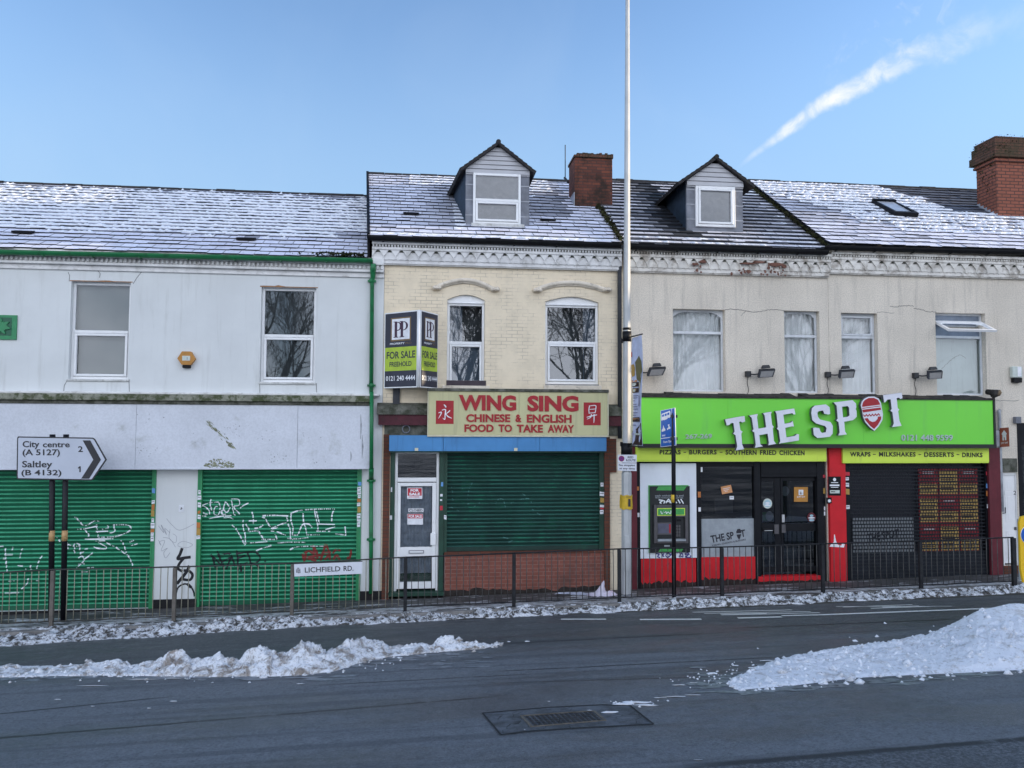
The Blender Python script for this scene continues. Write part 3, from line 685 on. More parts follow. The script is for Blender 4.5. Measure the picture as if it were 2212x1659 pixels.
def roller(bld, R, Y0, m, pitch=.082, amp=.024, bottom=.09, name='roller_shutter', jit=.0):
    X0, X1, Z0, Z1 = R
    def yf(x, z):
        if z < Z0+bottom: return Y0-.012
        t = ((z-Z0-bottom)/pitch) % 1.0
        k = int((z-Z0-bottom)/pitch)
        return Y0-amp*(1-t/.30 if t < .30 else ((t-.30)/.70)**.8)-jit*math.sin(k*2.7+x*.9)
    mb = MB(); zs = [Z0, Z0+bottom-.002]; n = int((Z1-Z0-bottom)/pitch)+1
    for i in range(n):
        for t in (.02, .29, .32, .5, .75, .98):
            z = Z0+bottom+(i+t)*pitch
            if z < Z1: zs.append(z)
    zs.append(Z1); xs = [X0+(X1-X0)*i/10 for i in range(11)]
    P = [(x, yf(x, z), z) for z in zs for x in xs]; w = len(xs)
    mb.add(P, [(j*w+i, j*w+i+1, (j+1)*w+i+1, (j+1)*w+i) for j in range(len(zs)-1) for i in range(w-1)])
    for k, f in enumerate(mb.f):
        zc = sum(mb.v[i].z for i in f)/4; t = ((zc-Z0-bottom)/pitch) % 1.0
        if zc > Z0+bottom and (t < .31 or t > .985): mb.m[k] = 1  # up-facing ledges take the painted highlight colour
    o = mb.build(name, m, bld, fix=False)
    return o, yf
STICK = ['paper', 'orange', 'paper', 'ochre', 'sky_blue', 'paper', 'paper_red']
def guide(bld, x0, x1, z0, z1, y0, m, stickers=(), name='shutter_guide', dark=False):
    mb = MB(); mb.box(x0, x1, y0, y0+.12, z0, z1, 0); mb.box(x0+(x1-x0)*.30, x0+(x1-x0)*.36, y0-.008, y0-.0005, z0+.02, z1, 0)
    for za, zb, c in stickers:
        a = x0+(x1-x0)*RND.uniform(.02, .22); b = x1-(x1-x0)*RND.uniform(.02, .2); t = RND.uniform(-.006, .006)
        y = y0-.0115-.0004*RND.random()
        mb.add([(a, y, za+t), (b, y, za-t), (b, y, zb-t), (a, y, zb+t)], [(0, 1, 2, 3)], 1+STICK.index(c))
        if c == 'paper' and zb-za > .05:
            mb.box(a+.008, b-.010, y-.0016, y-.0011, za+(zb-za)*.55, za+(zb-za)*.68, 8)
    return mb.build(name, [M[m]]+[M[s] for s in STICK]+[M['ink']], bld)

def slate_roof(bld, name, X0, X1, ye, ze, yr, zr, rows, sw, mats, frost, snow, pad, ridge_m, seed, ridge=True, ridge_r=.10, xtop=None):
    rnd = random.Random(seed)
    e, r = Vector((0, ye, ze)), Vector((0, yr, zr)); L = (r-e).length; s = (r-e)/L; n = Vector((0, -s.z, s.y)); ex = L/rows
    def pt(x, v, h): return Vector((x, 0, 0))+e+s*(v*L)+n*h
    mb = MB(); fr = []
    XT = X0 if xtop is None else xtop; XE = X0
    mb.add([pt(X0, 0, -.03), pt(X1, 0, -.03), pt(X1, 1, -.03), pt(XT, 1, -.03)], [(0, 1, 2, 3)], 1); fr.append(0)
    mb.add([pt(XT, 1, -.03), pt(X1, 1, -.03), Vector((X1, 2*yr-ye, ze)), Vector((XT, 2*yr-ye, ze))], [(0, 1, 2, 3)], 1); fr.append(0)
    sn = MB(); W = X1-X0
    for i in range(rows):
        v0, v1 = i/rows, min(1, (i+1.12)/rows); X0 = XE+(XT-XE)*(i+.5)/rows; W = X1-X0; x = X0-(sw/2 if i % 2 else 0)-rnd.random()*.03
        while x < X1:
            w = sw*rnd.uniform(.96, 1.04); a, b = max(x, X0)+.005, min(x+w, X1)-.005; x += w
            if b-a < .03: continue
            lo = .030+rnd.uniform(-.006, .008); sl = rnd.uniform(-.004, .004); dv = rnd.uniform(-.012, .012)/L*2
            u, v = ((a+b)/2-X0)/W, v0+.5/rows
            f = max(0, min(1, frost(u, v, (a+b)/2)*rnd.uniform(.88, 1.06)))
            if rnd.random() < .012: f *= .4
            mb.add([pt(a, v0+dv, lo), pt(b, v0+dv, lo+sl), pt(b, v1, .004), pt(a, v1, .004), pt(a, v0+dv, lo-.020), pt(b, v0+dv, lo+sl-.020)], [(0, 1, 2, 3), (4, 5, 1, 0)])
            mb.m[-1] = 1; fr += [f, 0.0]
        if True:      # snow lies on the course as one joined sheet with a scalloped lower edge and melted holes
            nx = max(2, int(W/.034)); ok = []; P = []
            for q in range(nx+1):
                x = X0+W*q/nx; u = q/nx; vm = v0+.5/rows
                d = snow(u, vm, x)
                n1 = noise.noise(Vector((x*7.0, i*3.7, seed))); n2 = noise.noise(Vector((x*17.0, i*5.1, seed+4))); n3 = fb(x*1.3+i*.2, i*.9+seed, 1.1)
                cov = d-.34+.28*n1+.24*n2+.12*n3
                h = pad*max(0.0, min(1, cov/.22))*(.66+.60*n2+.30*n1); ok.append(cov > -.06)
                lo_ = (.15+.34*max(0, .55+n2*1.1-n1*.6)*(1.15-d*.5)); hi_ = 1.02-.18*max(0, n1-.1)
                for w_, hh in ((lo_, 0.0), (lo_+.05, .72), (lo_+.25, 1.0), (.5*(lo_+hi_)+.12, .86+.3*n1), (hi_, .30)):
                    lift_ = .030*(1-w_*.86)
                    P.append(pt(x, min(1.0, v0+w_/rows), lift_+h*hh-(.012 if cov <= 0 else 0)))
            o0 = len(sn.v); sn.v += P
            for q in range(nx):
                if ok[q] and ok[q+1]:
                    for k in range(4): a_ = o0+q*5+k; sn.f.append([a_, a_+5, a_+6, a_+1]); sn.m.append(0); sn.sm.append(True)
    o = mb.build(name, mats, bld, fix=False)
    at_ = o.data.attributes.new('frost', 'FLOAT', 'FACE'); at_.data.foreach_set('value', fr)
    if sn.v: sn.build('snow', M['snow_roof'], o, fix=False)
    if ridge:
        rb = MB(); x = XT-.02; i = 0
        while x < X1-.02:
            l = .46; b = min(x+l, X1+.02); P = []; z = rnd.uniform(-.008, .012)
            for xx in (x, b-.012):
                for q in range(7):
                    t = math.pi*(q/6); P.append((xx, yr-math.cos(t)*ridge_r*1.25, zr-.075+z+math.sin(t)*ridge_r*1.15))
            rb.add(P, [(q, q+1, q+8, q+7) for q in range(6)], 0, True)
            rb.add([P[q] for q in range(7)], [tuple(range(6, -1, -1))]); x = b
        rb.build('ridge_tiles', M[ridge_m], o, fix=False)
    return o, pt, s, n

def corbels(bld, X0, X1, ztop, zbot, m, n, name='cornice', patches=(), Yd=0.0):
    """bed mould, a row of dentils, a table of pointed corbels with little round-headed niches, and a lower toothed course"""
    H = ztop-zbot; mb = MB(); z = ztop
    mb.box(X0, X1, Yd-.17, Yd+.04, ztop-.12*H, ztop)
    mb.box(X0, X1, Yd-.10, Yd+.04, ztop-.24*H, ztop-.12*H-.001, 1)            # bed behind the dentils, its shade painted in as a darker stone
    nd = int((X1-X0)/.062)
    for i in range(nd):
        a = X0+(X1-X0)*(i+.2)/nd; mb.box(a, a+(X1-X0)*.55/nd, Yd-.145, Yd-.101, ztop-.225*H, ztop-.13*H)
    mb.box(X0, X1, Yd-.135, Yd+.04, ztop-.36*H, ztop-.241*H)
    p = (X1-X0)/n; za, zb = ztop-.361*H, ztop-.80*H
    pts = [(X0, za), (X1, za)]; low = []
    for i in range(n):          # right to left along the scalloped lower edge
        c = X1-p*(i+.5)
        low += [(c+p*.50, zb), (c+p*.47, zb+.16*H), (c+p*.34, zb+.24*H), (c+p*.24, zb+.33*H), (c+p*.17, za-.06*H), (c+p*.08, za-.015*H), (c-p*.08, za-.015*H), (c-p*.17, za-.06*H), (c-p*.24, zb+.33*H), (c-p*.34, zb+.24*H), (c-p*.47, zb+.16*H)]
    low.append((X0, zb)); pts = pts+low[0:]
    mb.prism(pts, Yd-.115, Yd-.081)
    mb.box(X0, X1, Yd-.08, Yd-.021, zb-.0*H, za)
    for i in range(n):          # dark round head of every niche
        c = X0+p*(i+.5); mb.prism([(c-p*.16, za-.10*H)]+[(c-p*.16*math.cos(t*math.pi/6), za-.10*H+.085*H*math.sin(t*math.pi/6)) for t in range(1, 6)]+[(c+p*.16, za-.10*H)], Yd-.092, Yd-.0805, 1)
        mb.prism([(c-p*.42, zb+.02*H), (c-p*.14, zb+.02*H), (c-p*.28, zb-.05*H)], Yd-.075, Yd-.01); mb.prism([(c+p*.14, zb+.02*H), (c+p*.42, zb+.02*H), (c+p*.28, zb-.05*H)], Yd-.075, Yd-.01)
    mb.box(X0, X1, Yd-.060, Yd+.02, zbot+.03*H, zb+.019*H)
    mb.box(X0, X1, Yd-.035, Yd+.02, zbot-.02*H, zbot+.029*H)
    for a, b, zc, zd in patches:      # paint has flaked down to the brick
        k = 14; cx, cz = (a+b)/2, (zc+zd)/2
        pp = [(cx+(b-a)/2*math.cos(t*2*math.pi/k)*RND.uniform(.6, 1.1), cz+(zd-zc)/2*math.sin(t*2*math.pi/k)*RND.uniform(.55, 1.1)) for t in range(k)]
        mb.prism(pp, Yd-.1395-.002*RND.random(), Yd-.12, 2)
    return mb.build(name, [M[m], M['soot_shade_stone'], M['bare_brick']], bld)
def gutter(bld, X0, X1, z0, z1, y, r, m, hx=None):
    mb = MB(); n = 9; P = []
    for x, z in ((X0, z0), (X1, z1)):
        for i in range(n):
            t = math.pi*i/(n-1); P.append((x, y-math.cos(t)*r, z-math.sin(t)*r*1.15))
        for i in range(n):
            t = math.pi*(n-1-i)/(n-1); P.append((x, y-math.cos(t)*(r-.012), z-math.sin(t)*(r-.012)*1.15+.002))
    k = 2*n; mb.add(P, [(i, (i+1) % k, (i+1) % k+k, i+k) for i in range(k)]+[tuple(range(k)), tuple(range(2*k-1, k-1, -1))], smooth=False)
    L = X1-X0
    for i in range(int(L/.9)):
        x = X0+.3+i*.9; z = z0+(z1-z0)*(x-X0)/L; mb.box(x-.015, x+.015, y-r-.006, y+r, z-r*1.25, z-r*1.1)
    return mb.build('gutter', m, bld)

def nfn(x, y, s=1.0): return noise.noise(Vector((x*s, y*s, 3.7)))
def fb(x, y, s=1.0): return noise.fractal(Vector((x*s, y*s, 1.3)), .8, 2.0, 4)

# ================================================================== white rendered shop
XW = at('Z3', 1446, 800).x                       # right hand edge of its pilaster
WB = thing('shop_building', 'long white rendered shop with green roller shutters and snow covered slate roof', 'building', (-5, 0, gz(-5, 0)))
def white_shop():
    XL = -14.0; B = WB
    XP = at('Z3', 1320, 800).x                   # outer face of pipe / start of pilaster
    win = [rect('Z1', 456, 763, 846, 1398), rect('Z3', 298, 432, 813, 1315)]
    zled = at('Z1', 800, 1500).z
    eave = at('Z1', 0, 548, -.12).z
    # shop openings
    o1 = rect('Z2', -900, 575, 1008, 1500); o1 = (XL+.4, rect('Z2', 100, 600, 1010, 1480)[1], at('Z2', 600, 1492).z, at('Z2', 500, 560).z)
    o2 = rect('Z4', 138, 540, 1328, 1545)
    wall = [(XL, BASE), (XW, BASE), (XW, eave+.05), (XL, eave+.05)]
    holes = [[(a, c), (b, c), (b, d), (a, d)] for a, b, c, d in win+[o1, o2]]
    mb = MB(); mb.prism(wall, 0, .24, 0, holes)
    mb.box(XL, XL+.2, .241, 8, BASE, eave, 1); mb.box(XW-.22, XW-.02, .241, 8, BASE, eave, 1); mb.box(XL, XW-.02, 8.001, 8.2, BASE, eave, 1)
    mb.box(XL+.2, XW-.22, .3, 7.9, zled-.5, zled-.3, 1)        # first floor
    mb.box(o1[1]-.06, o2[0]+.06, .5, .7, BASE, zled-.5, 1)
    mb.build('wall', [M['white_render'], M['room']], B)
    # black plinths, pier and pilaster facing
    mb = MB()
    p = rect('Z2', 1003, 1425, 1282, 1500); mb.box(p[0]-.01, p[1]+.01, -.03, -.001, BASE, p[3]); mb.build('plinth', M['black_base'], B); mb = MB()
    q = rect('Z4', 1322, 1432, 1490, 1500); mb.box(q[0], q[1]+.02, -.035, -.001, BASE, q[3])
    mb.build('plinth', M['black_base'], B)
    mb = MB(); mb.box(XL, o1[1], -.025, .05, BASE, o1[2]-.004); mb.build('plinth', M['black_base'], B); mb = MB(); mb.box(o2[0], o2[1], -.025, .05, BASE, o2[2]+.03); mb.build('plinth', M['black_base'], B)
    # cornice of moulded courses with a dentil row that follows the slightly falling eaves
    mb = MB(); z1 = at('Z1', 800, 595, -.1).z
    ks = [(.0, .13, .13), (.135, .24, .05), (.245, .36, .085), (.365, .48, .04)]
    zt, zb = eave+.03, at('Z1', 800, 692, -.05).z; H = zt-zb
    for a, b, d in ((0, .36, .13), (.365, .60, .055), (.605, .74, .10), (.745, 1.0, .035)): mb.box(XL, XW, -d, -.001, zt-b*H, zt-a*H)
    n = int((XW-XL)/.088)
    for i in range(n):
        a = XL+(XW-XL)*(i+.25)/n; mb.box(a, a+.046, -.10, -.0555, zt-.575*H, zt-.375*H)
    mb.build('cornice', M['cornice_white'], B, bevel=.006, seg=1)
    x0, x1 = XL, at('Z3', 1345, 180, -.2).x
    gutter(B, x0, x1, at('Z1', -1000, 540, -.2).z, at('Z3', 1340, 165, -.2).z, -.20, .075, M['pipe_green'])
    # downpipe with swan neck and brackets
    mb = MB(); xp = [at('Z3', 1350, 210, -.2), at('Z3', 1347, 330, -.09), at('Z3', 1340, 380, -.07), at('Z3', 1330, 1480, -.07), at('Z4', 1406, 60, -.29), at('Z4', 1405, 545, -.29), at('Z4', 1404, 620, -.07), at('Z4', 1402, 1450, -.07)]
    mb.tube([xp[0], (xp[1]+xp[0])/2, xp[1], xp[2], xp[3]], [.055, .06, .05, .042, .042], 10)
    mb.tube([xp[4]+Vector((0, 0, .2)), xp[5]], .040, 10); mb.tube([xp[5], xp[6]], .05, 10); mb.tube([xp[6], xp[7]], .042, 10)
    for t, x, y in (('Z3', 1337, 370), ('Z3', 1332, 1345), ('Z4', 1404, 632), ('Z4', 1402, 1060)):
        c = at(t, x, y, -.07); mb.box(c.x-.085, c.x+.085, -.075, -.002, c.z-.02, c.z+.02); mb.tube([c-Vector((0, 0, .04)), c+Vector((0, 0, .04))], .052, 10)
    mb.build('downpipe', M['pipe_green'], B)
    # mossy ledge and the blank fascia below it
    mb = MB(); l0, l1 = at('Z3', 700, 1438, -.2), at('Z3', 700, 1508, -.22); xr = at('Z3', 1405, 1445, -.2).x
    mb.box(XL, xr, -.16, -.001, l0.z, l0.z+.045, 1); xr2 = at('Z3', 1345, 1470, -.3).x
    mb.box(XL, xr2, -.30, -.001, l1.z+.02, l0.z-.004, 0); mb.box(XL, xr2-.03, -.245, -.001, l1.z-.05, l1.z+.019, 2)
    mb.build('ledge', [M['moss_stone'], M['cornice_white'], M['soot_shade_stone']], B, bevel=.012)
    f0, f1 = at('Z4', 500, 75, -.22), at('Z4', 500, 549, -.22); xs = [XL, at('Z2', 890, 300, -.22).x, at('Z4', 870, 300, -.22).x, at('Z4', 1395, 300, -.22).x]
    mb = MB()
    for a, b in zip(xs[:-1], xs[1:]): mb.box(a, b-.006, -.22, -.03, f1.z+.03, f0.z+.06)
    mb.box(XL, xs[-1], -.235, -.03, f1.z, f1.z+.029)
    fo = mb.build('fascia', M['fascia_white'], B)
    # scraped scars and mould on the fascia
    mb = MB(); fq = lambda x, y: at('Z4', x, y, -.2215)
    rr = random.Random(4)
    for k in range(70):
        t = rr.random(); cx, cy = 215+t*185+rr.gauss(0, 7), 205+t*185+rr.gauss(0, 7); l = rr.uniform(4, 16); w = rr.uniform(1.0, 3.4)*(.5+t)
        mb.add([fq(cx-l, cy-l*1.05), fq(cx+w, cy-w), fq(cx+l, cy+l*1.05), fq(cx-w, cy+w)], [(0, 1, 2, 3)])
    for k in range(150):
        t = rr.random(); cx = 195+t*215; top = 455+60*abs(t-.45)*1.6; cy = top+rr.random()**.7*(535-top); l = rr.uniform(3, 11)
        mb.add([fq(cx+l*math.cos(a*1.05)*rr.uniform(.6, 1.2), cy+l*.6*math.sin(a*1.05)*rr.uniform(.6, 1.2)) for a in range(6)], [(0, 1, 2, 3, 4, 5)])
    for k in range(90):
        cx, cy = rr.choice([(150, 330), (710, 460), (770, 480), (1010, 490), (640, 280), (940, 300), (400, 260), (-250, 420), (-200, 170)]); cx += rr.gauss(0, 40); cy += rr.gauss(0, 28); l = rr.uniform(2, 6)
        if cx > 1390 or cy > 535: continue
        mb.add([fq(cx+l*math.cos(a*1.25)*rr.uniform(.4, 1.3), cy+l*math.sin(a*1.25)*rr.uniform(.4, 1.3)) for a in range(5)], [(0, 1, 2, 3, 4)], 1)
    for xx, ya, yb in ((1327, 150, 330), (1338, 300, 470), (1255, 420, 490)):
        stroke(mb, [fq(xx, ya), fq(xx+4, (ya+yb)/2), fq(xx-1, yb)], [.004, .018, .004], None, None, 1, 0)
    # z order: nudge each flake so none share a plane
    for i, v in enumerate(mb.v): v.y -= .0012*((i//6) % 9)/9
    mb.build('stain', [paint('lichen', (.22, .23, .15), .95, .3, 9), paint('flake', (.34, .35, .38), .9, .3, 9)], fo, fix=False)
    # upstairs windows
    window(B, win[0], .09, at('Z1', 640, 1085).z, 'case', 'fixed', back=('flat', 'blind_grey'), sill=(.02, .045, 'old_wood', .03), gl='glass_clear')
    window(B, win[1], .09, at('Z3', 550, 878).z, 'case', 'fixed', sill=(.02, .045, 'old_wood', .03), back=('flat', 'blind_dim'))  # grey backing added to imitate haze in the glass
    mb = MB()           # rusty lintels showing over both windows, and render cracks
    for w in win:
        xs_ = [w[0]-.03+(w[1]-w[0]+.06)*i/16 for i in range(17)]
        pts = [(x, w[3]+.002) for x in xs_]+[(x, w[3]+.02+.05*max(0, fb(x, 2, 2.0))*(1 if .25 < (x-w[0])/(w[1]-w[0]) < .9 else .2)) for x in reversed(xs_)]
        mb.prism(pts, -.004, -.0005, 0)
    for t, pts in (('Z1', [(445, 700), (455, 722), (452, 760)]), ('Z1', [(925, 697), (895, 735), (870, 775)]), ('Z1', [(640, 690), (655, 710), (650, 735)]), ('Z1', [(443, 1400), (420, 1440), (416, 1480)]), ('Z1', [(843, 1400), (845, 1480)]),
                   ('Z3', [(290, 1320), (292, 1415)]), ('Z3', [(818, 1325), (822, 1410)]), ('Z3', [(1140, 215), (1165, 245)])):
        stroke(mb, [at(t, *p) for p in pts], .006, None, None, 1, .001)
    mb.build('crack', [paint('rusty_patch', (.30, .15, .07), .9, .4, 9), flat('crack_dark', (.20, .20, .20), .9)], B, fix=False)
    # green carved tile at the left edge
    t = rect('Z1', -115, 980, 113, 1140); mb = MB()
    mb.box(t[0], t[1], -.03, -.001, t[2], t[3], 0); w, h = t[1]-t[0], t[3]-t[2]; cx, cz = (t[0]+t[1])/2, (t[2]+t[3])/2
    mb.box(t[0]+w*.14, t[1]-w*.14, -.034, -.0305, t[2]+h*.16, t[3]-h*.10, 1)
    for k in range(16):
        a = k*math.pi/8+.2; l = .30 if k % 2 else .22; c, s = math.cos(a)*w*l*1.1, math.sin(a)*h*l*1.1
        mb.prism([(cx+c*.15-s*.12, cz+.01+s*.15+c*.12), (cx+c*.75-s*.16, cz+.01+s*.75+c*.16), (cx+c*1.1, cz+.01+s*1.1), (cx+c*.75+s*.16, cz+.01+s*.75-c*.16), (cx+c*.15+s*.12, cz+.01+s*.15-c*.12)], -.05-.0006*k, -.0345, 0)
    mb.build('carved_tile', [M['frame_green'], M['shutter_green']], B, bevel=.004, seg=1)
    # roller shutters
    zz0 = at('Z2', 600, 1488, .02).z; zg = at('Z2', 600, 1430).z
    def st(tag_, lst): return [(at(tag_, 0, b).z, at(tag_, 0, a).z, c) for a, b, c in lst]
    s1, y1 = roller(B, (o1[0], o1[1]-.06, o1[2], o1[3]), .06, [M['shutter_green'], M['shutter_green_glint']])
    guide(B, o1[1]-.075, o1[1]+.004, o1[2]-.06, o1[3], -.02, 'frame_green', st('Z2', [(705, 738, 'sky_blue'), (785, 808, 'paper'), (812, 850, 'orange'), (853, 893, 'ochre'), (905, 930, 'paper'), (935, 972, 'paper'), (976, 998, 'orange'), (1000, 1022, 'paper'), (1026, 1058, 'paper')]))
    s2, y2 = roller(B, (o2[0]+.06, o2[1]-.06, o2[2]+.04, o2[3]), .06, [M['shutter_green'], M['shutter_green_glint']])
    guide(B, o2[0]-.004, o2[0]+.08, o2[2]-.02, o2[3], -.02, 'frame_green', st('Z4', [(700, 730, 'paper'), (740, 770, 'paper'), (790, 825, 'paper'), (850, 870, 'orange'), (880, 910, 'paper'), (935, 975, 'orange'), (978, 1028, 'ochre'), (1030, 1055, 'paper')]))
    guide(B, o2[1]-.085, o2[1]+.004, o2[2]+.05, o2[3], -.02, 'frame_green', st('Z4', [(645, 672, 'sky_blue'), (682, 712, 'paper'), (716, 738, 'paper'), (742, 765, 'paper'), (770, 795, 'orange'), (800, 825, 'paper'), (830, 872, 'ochre'), (880, 915, 'paper'), (920, 940, 'paper'), (945, 980, 'paper')]))
    # sprayed tags on the shutters: ribbons of paint that follow the slats
    def spray(parent, yf, tag_, lines, hw, m, name='graffiti', gap=.0):
        mb = MB(); rr = random.Random(len(lines))
        for pl in lines:
            P = smoothpts([tuple(at(tag_, *p, .06)) for p in pl], 3) if len(pl) > 2 else [tuple(at(tag_, *p, .06)) for p in pl]
            stroke(mb, P, [hw*rr.uniform(.7, 1.25) for _ in P], yf, .010, 0, .004)
        if gap:      # the spray missed the undersides of the slats
            keep = []
            for f in mb.f:
                z = sum(mb.v[i].z for i in f)/len(f); t = ((z-gap[0])/.082) % 1.0
                if t < .34 or t > .9 or rr.random() < gap[1]: keep.append(f)
            mb.f = keep; mb.m = [0]*len(keep); mb.sm = [False]*len(keep)
        mb.build(name, M[m], parent, fix=False)
    wb = [[(160, 300), (200, 290), (240, 320), (265, 345), (275, 395)], [(190, 370), (215, 385), (250, 392)], [(180, 415), (230, 418)], [(165, 285), (280, 250), (385, 240)], [(290, 205), (280, 270), (300, 345)],
          [(385, 250), (405, 300), (385, 395), (340, 400), (325, 360), (345, 300), (385, 300)], [(430, 400), (415, 350), (470, 340), (425, 350), (440, 395), (475, 390)], [(470, 235), (445, 330), (490, 370), (530, 300)], [(470, 235), (520, 300)],
          [(545, 220), (575, 390), (600, 395)], [(540, 205), (635, 210), (640, 280), (570, 300), (650, 390)], [(650, 320), (690, 285), (755, 255)], [(260, 450), (340, 430), (460, 415), (560, 410)], [(450, 435), (520, 430), (565, 455)]]
    big = [[(550, 525), (600, 575), (640, 640), (680, 715), (710, 780)], [(690, 465), (690, 560), (715, 650), (715, 775)], [(720, 515), (760, 575), (765, 610), (870, 600), (910, 655), (945, 700)], [(800, 365), (815, 430), (815, 515)], [(760, 475), (860, 475)],
           [(830, 570), (890, 560), (940, 525)], [(925, 430), (960, 440), (1000, 510), (1035, 560)], [(930, 412), (1080, 408), (1250, 415)], [(1230, 430), (1240, 490), (1150, 520), (1040, 570), (1120, 560)], [(1020, 600), (1120, 615), (1220, 655)], [(1085, 640), (1110, 700)],
           [(920, 708), (1110, 706)], [(1285, 380), (1285, 480), (1310, 560), (1300, 650)], [(1245, 510), (1275, 590), (1280, 700), (1330, 700)], [(1280, 380), (1400, 345), (1580, 330), (1825, 325)], [(1435, 380), (1440, 480), (1465, 560), (1480, 640)],
           [(1300, 650), (1365, 652), (1390, 600), (1430, 520), (1510, 518), (1545, 560)], [(1575, 330), (1590, 420), (1615, 530), (1620, 600)], [(1600, 350), (1620, 440), (1635, 500)], [(1615, 515), (1830, 520)], [(1590, 605), (1770, 607)], [(1700, 585), (1840, 550)],
           [(1825, 330), (1795, 390), (1790, 480)], [(1955, 545), (1965, 640)], [(1830, 635), (1970, 655)], [(1470, 650), (1640, 648)], [(730, 750), (860, 742), (990, 730)], [(1120, 750), (1250, 740), (1460, 742)], [(850, 845), (920, 820), (1040, 780)],
           [(1270, 835), (1350, 800), (1520, 790), (1700, 790)], [(1240, 690), (1360, 700), (1500, 680)]]
    spray(s2, y2, 'E4', wb, .0105, 'spray_white', gap=(o2[2]+.13, .85))
    spray(s2, y2, 'E4', big, .0125, 'spray_white', gap=(o2[2]+.13, .62))
    nv = [[(285, 890), (310, 930), (345, 1055)], [(370, 845), (375, 880)], [(300, 905), (430, 1030), (380, 890), (395, 905)], [(395, 905), (500, 880), (545, 900)], [(540, 900), (590, 1040)], [(430, 985), (530, 930)], [(540, 930), (500, 1020), (480, 1080)], [(440, 1000), (445, 1080)],
          [(610, 840), (620, 900), (625, 1095)], [(600, 885), (730, 865)], [(620, 940), (720, 905)], [(640, 1040), (745, 990)], [(740, 870), (770, 940), (800, 1120)], [(730, 865), (850, 870), (900, 930), (870, 985), (770, 1000)], [(780, 1000), (850, 1020), (900, 1055)], [(955, 970), (970, 985)], [(660, 1000), (665, 1110)]]
    spray(s2, y2, 'E4', nv, .016, 'spray_black')
    rd = [[(1425, 900), (1500, 850), (1545, 870), (1610, 860)], [(1430, 900), (1450, 980)], [(1470, 880), (1460, 970)], [(1545, 775), (1570, 830), (1560, 960)], [(1530, 960), (1600, 970)], [(1560, 800), (1600, 850), (1615, 950)], [(1650, 970), (1680, 880), (1715, 780), (1745, 830), (1770, 880)], [(1690, 780), (1745, 780)],
          [(1660, 880), (1780, 870)], [(1700, 960), (1760, 890)], [(1760, 890), (1770, 960)], [(1800, 880), (1850, 830), (1900, 850)], [(1810, 960), (1850, 900), (1890, 960)], [(2030, 830), (2025, 900), (2005, 950)], [(2000, 920), (1985, 955)], [(1480, 930), (1650, 900)], [(1490, 950), (1600, 930)]]
    spray(s2, y2, 'E4', rd, .022, 'spray_red')
    lw = [[(810, 235), (860, 255), (900, 300), (945, 340), (1000, 320), (1060, 285), (1110, 290)], [(870, 380), (960, 370), (1085, 345)], [(940, 375), (990, 430), (995, 460)], [(1085, 325), (1095, 380), (1210, 365), (1200, 335)], [(1095, 400), (1100, 465)], [(1075, 405), (1210, 400)], [(1270, 330), (1285, 400), (1230, 420)],
          [(1270, 330), (1420, 330), (1470, 375), (1400, 425), (1280, 460), (1100, 468)], [(950, 490), (1060, 490), (1270, 485)], [(1065, 510), (1180, 505)], [(1100, 530), (1170, 560), (1190, 595), (1090, 590), (1050, 575)], [(1190, 530), (1290, 575), (1370, 630), (1440, 680), (1490, 790)], [(1355, 500), (1385, 550), (1415, 640)],
          [(1450, 525), (1500, 500)], [(1470, 560), (1540, 540)], [(640, 470), (700, 465)], [(650, 480), (690, 530)], [(750, 510), (760, 600)], [(755, 545), (850, 570), (900, 555), (850, 535), (830, 560), (840, 600)], [(830, 610), (840, 645)], [(890, 560), (905, 650), (920, 680)], [(880, 700), (910, 680), (935, 690), (945, 730)],
          [(950, 710), (985, 685), (1040, 640)], [(950, 600), (985, 595)], [(900, 650), (940, 630)], [(860, 810), (940, 735)], [(880, 770), (950, 765)], [(970, 810), (1050, 803)], [(905, 855), (990, 853)]]
    fa = [[(0, 570), (60, 575), (65, 660), (75, 760), (85, 870)], [(55, 570), (70, 620)], [(150, 575), (140, 610)], [(65, 660), (150, 660)], [(265, 570), (245, 620), (225, 700)], [(490, 655), (440, 730), (415, 820)], [(345, 780), (350, 825)], [(260, 825), (360, 825)], [(200, 785), (260, 790)], [(320, 900), (310, 980), (240, 1050)],
          [(70, 960), (210, 950)], [(410, 950), (445, 950)], [(60, 1090), (220, 1085)], [(400, 860), (460, 870)], [(40, 705), (70, 705)]]
    spray(s1, y1, 'E5', lw, .0115, 'spray_white', gap=(o1[2]+.09, .5)); spray(s1, y1, 'E5', fa, .011, 'spray_white', gap=(o1[2]+.09, .3))
    # marker scrawl and the black tag on the pier
    mb = MB(); pf = lambda pts: smoothpts([tuple(at('E5', *p)) for p in pts], 5)
    for pl, w in (([(2035, 590), (2010, 660), (1985, 710), (2050, 700), (2130, 690)], .028), ([(2050, 705), (2000, 770), (1990, 820), (2040, 850)], .026), ([(2115, 785), (2080, 860), (1975, 990)], .030), ([(2050, 840), (2110, 845), (2150, 890), (2120, 945), (2030, 935)], .026), ([(1960, 1120), (1990, 1030), (2060, 990), (2120, 1010), (2160, 1070), (2172, 1130)], .016), ([(2090, 985), (2135, 1030)], .028)):
        stroke(mb, pf(pl), w, None, None, 0, .002)
    rr = random.Random(9)
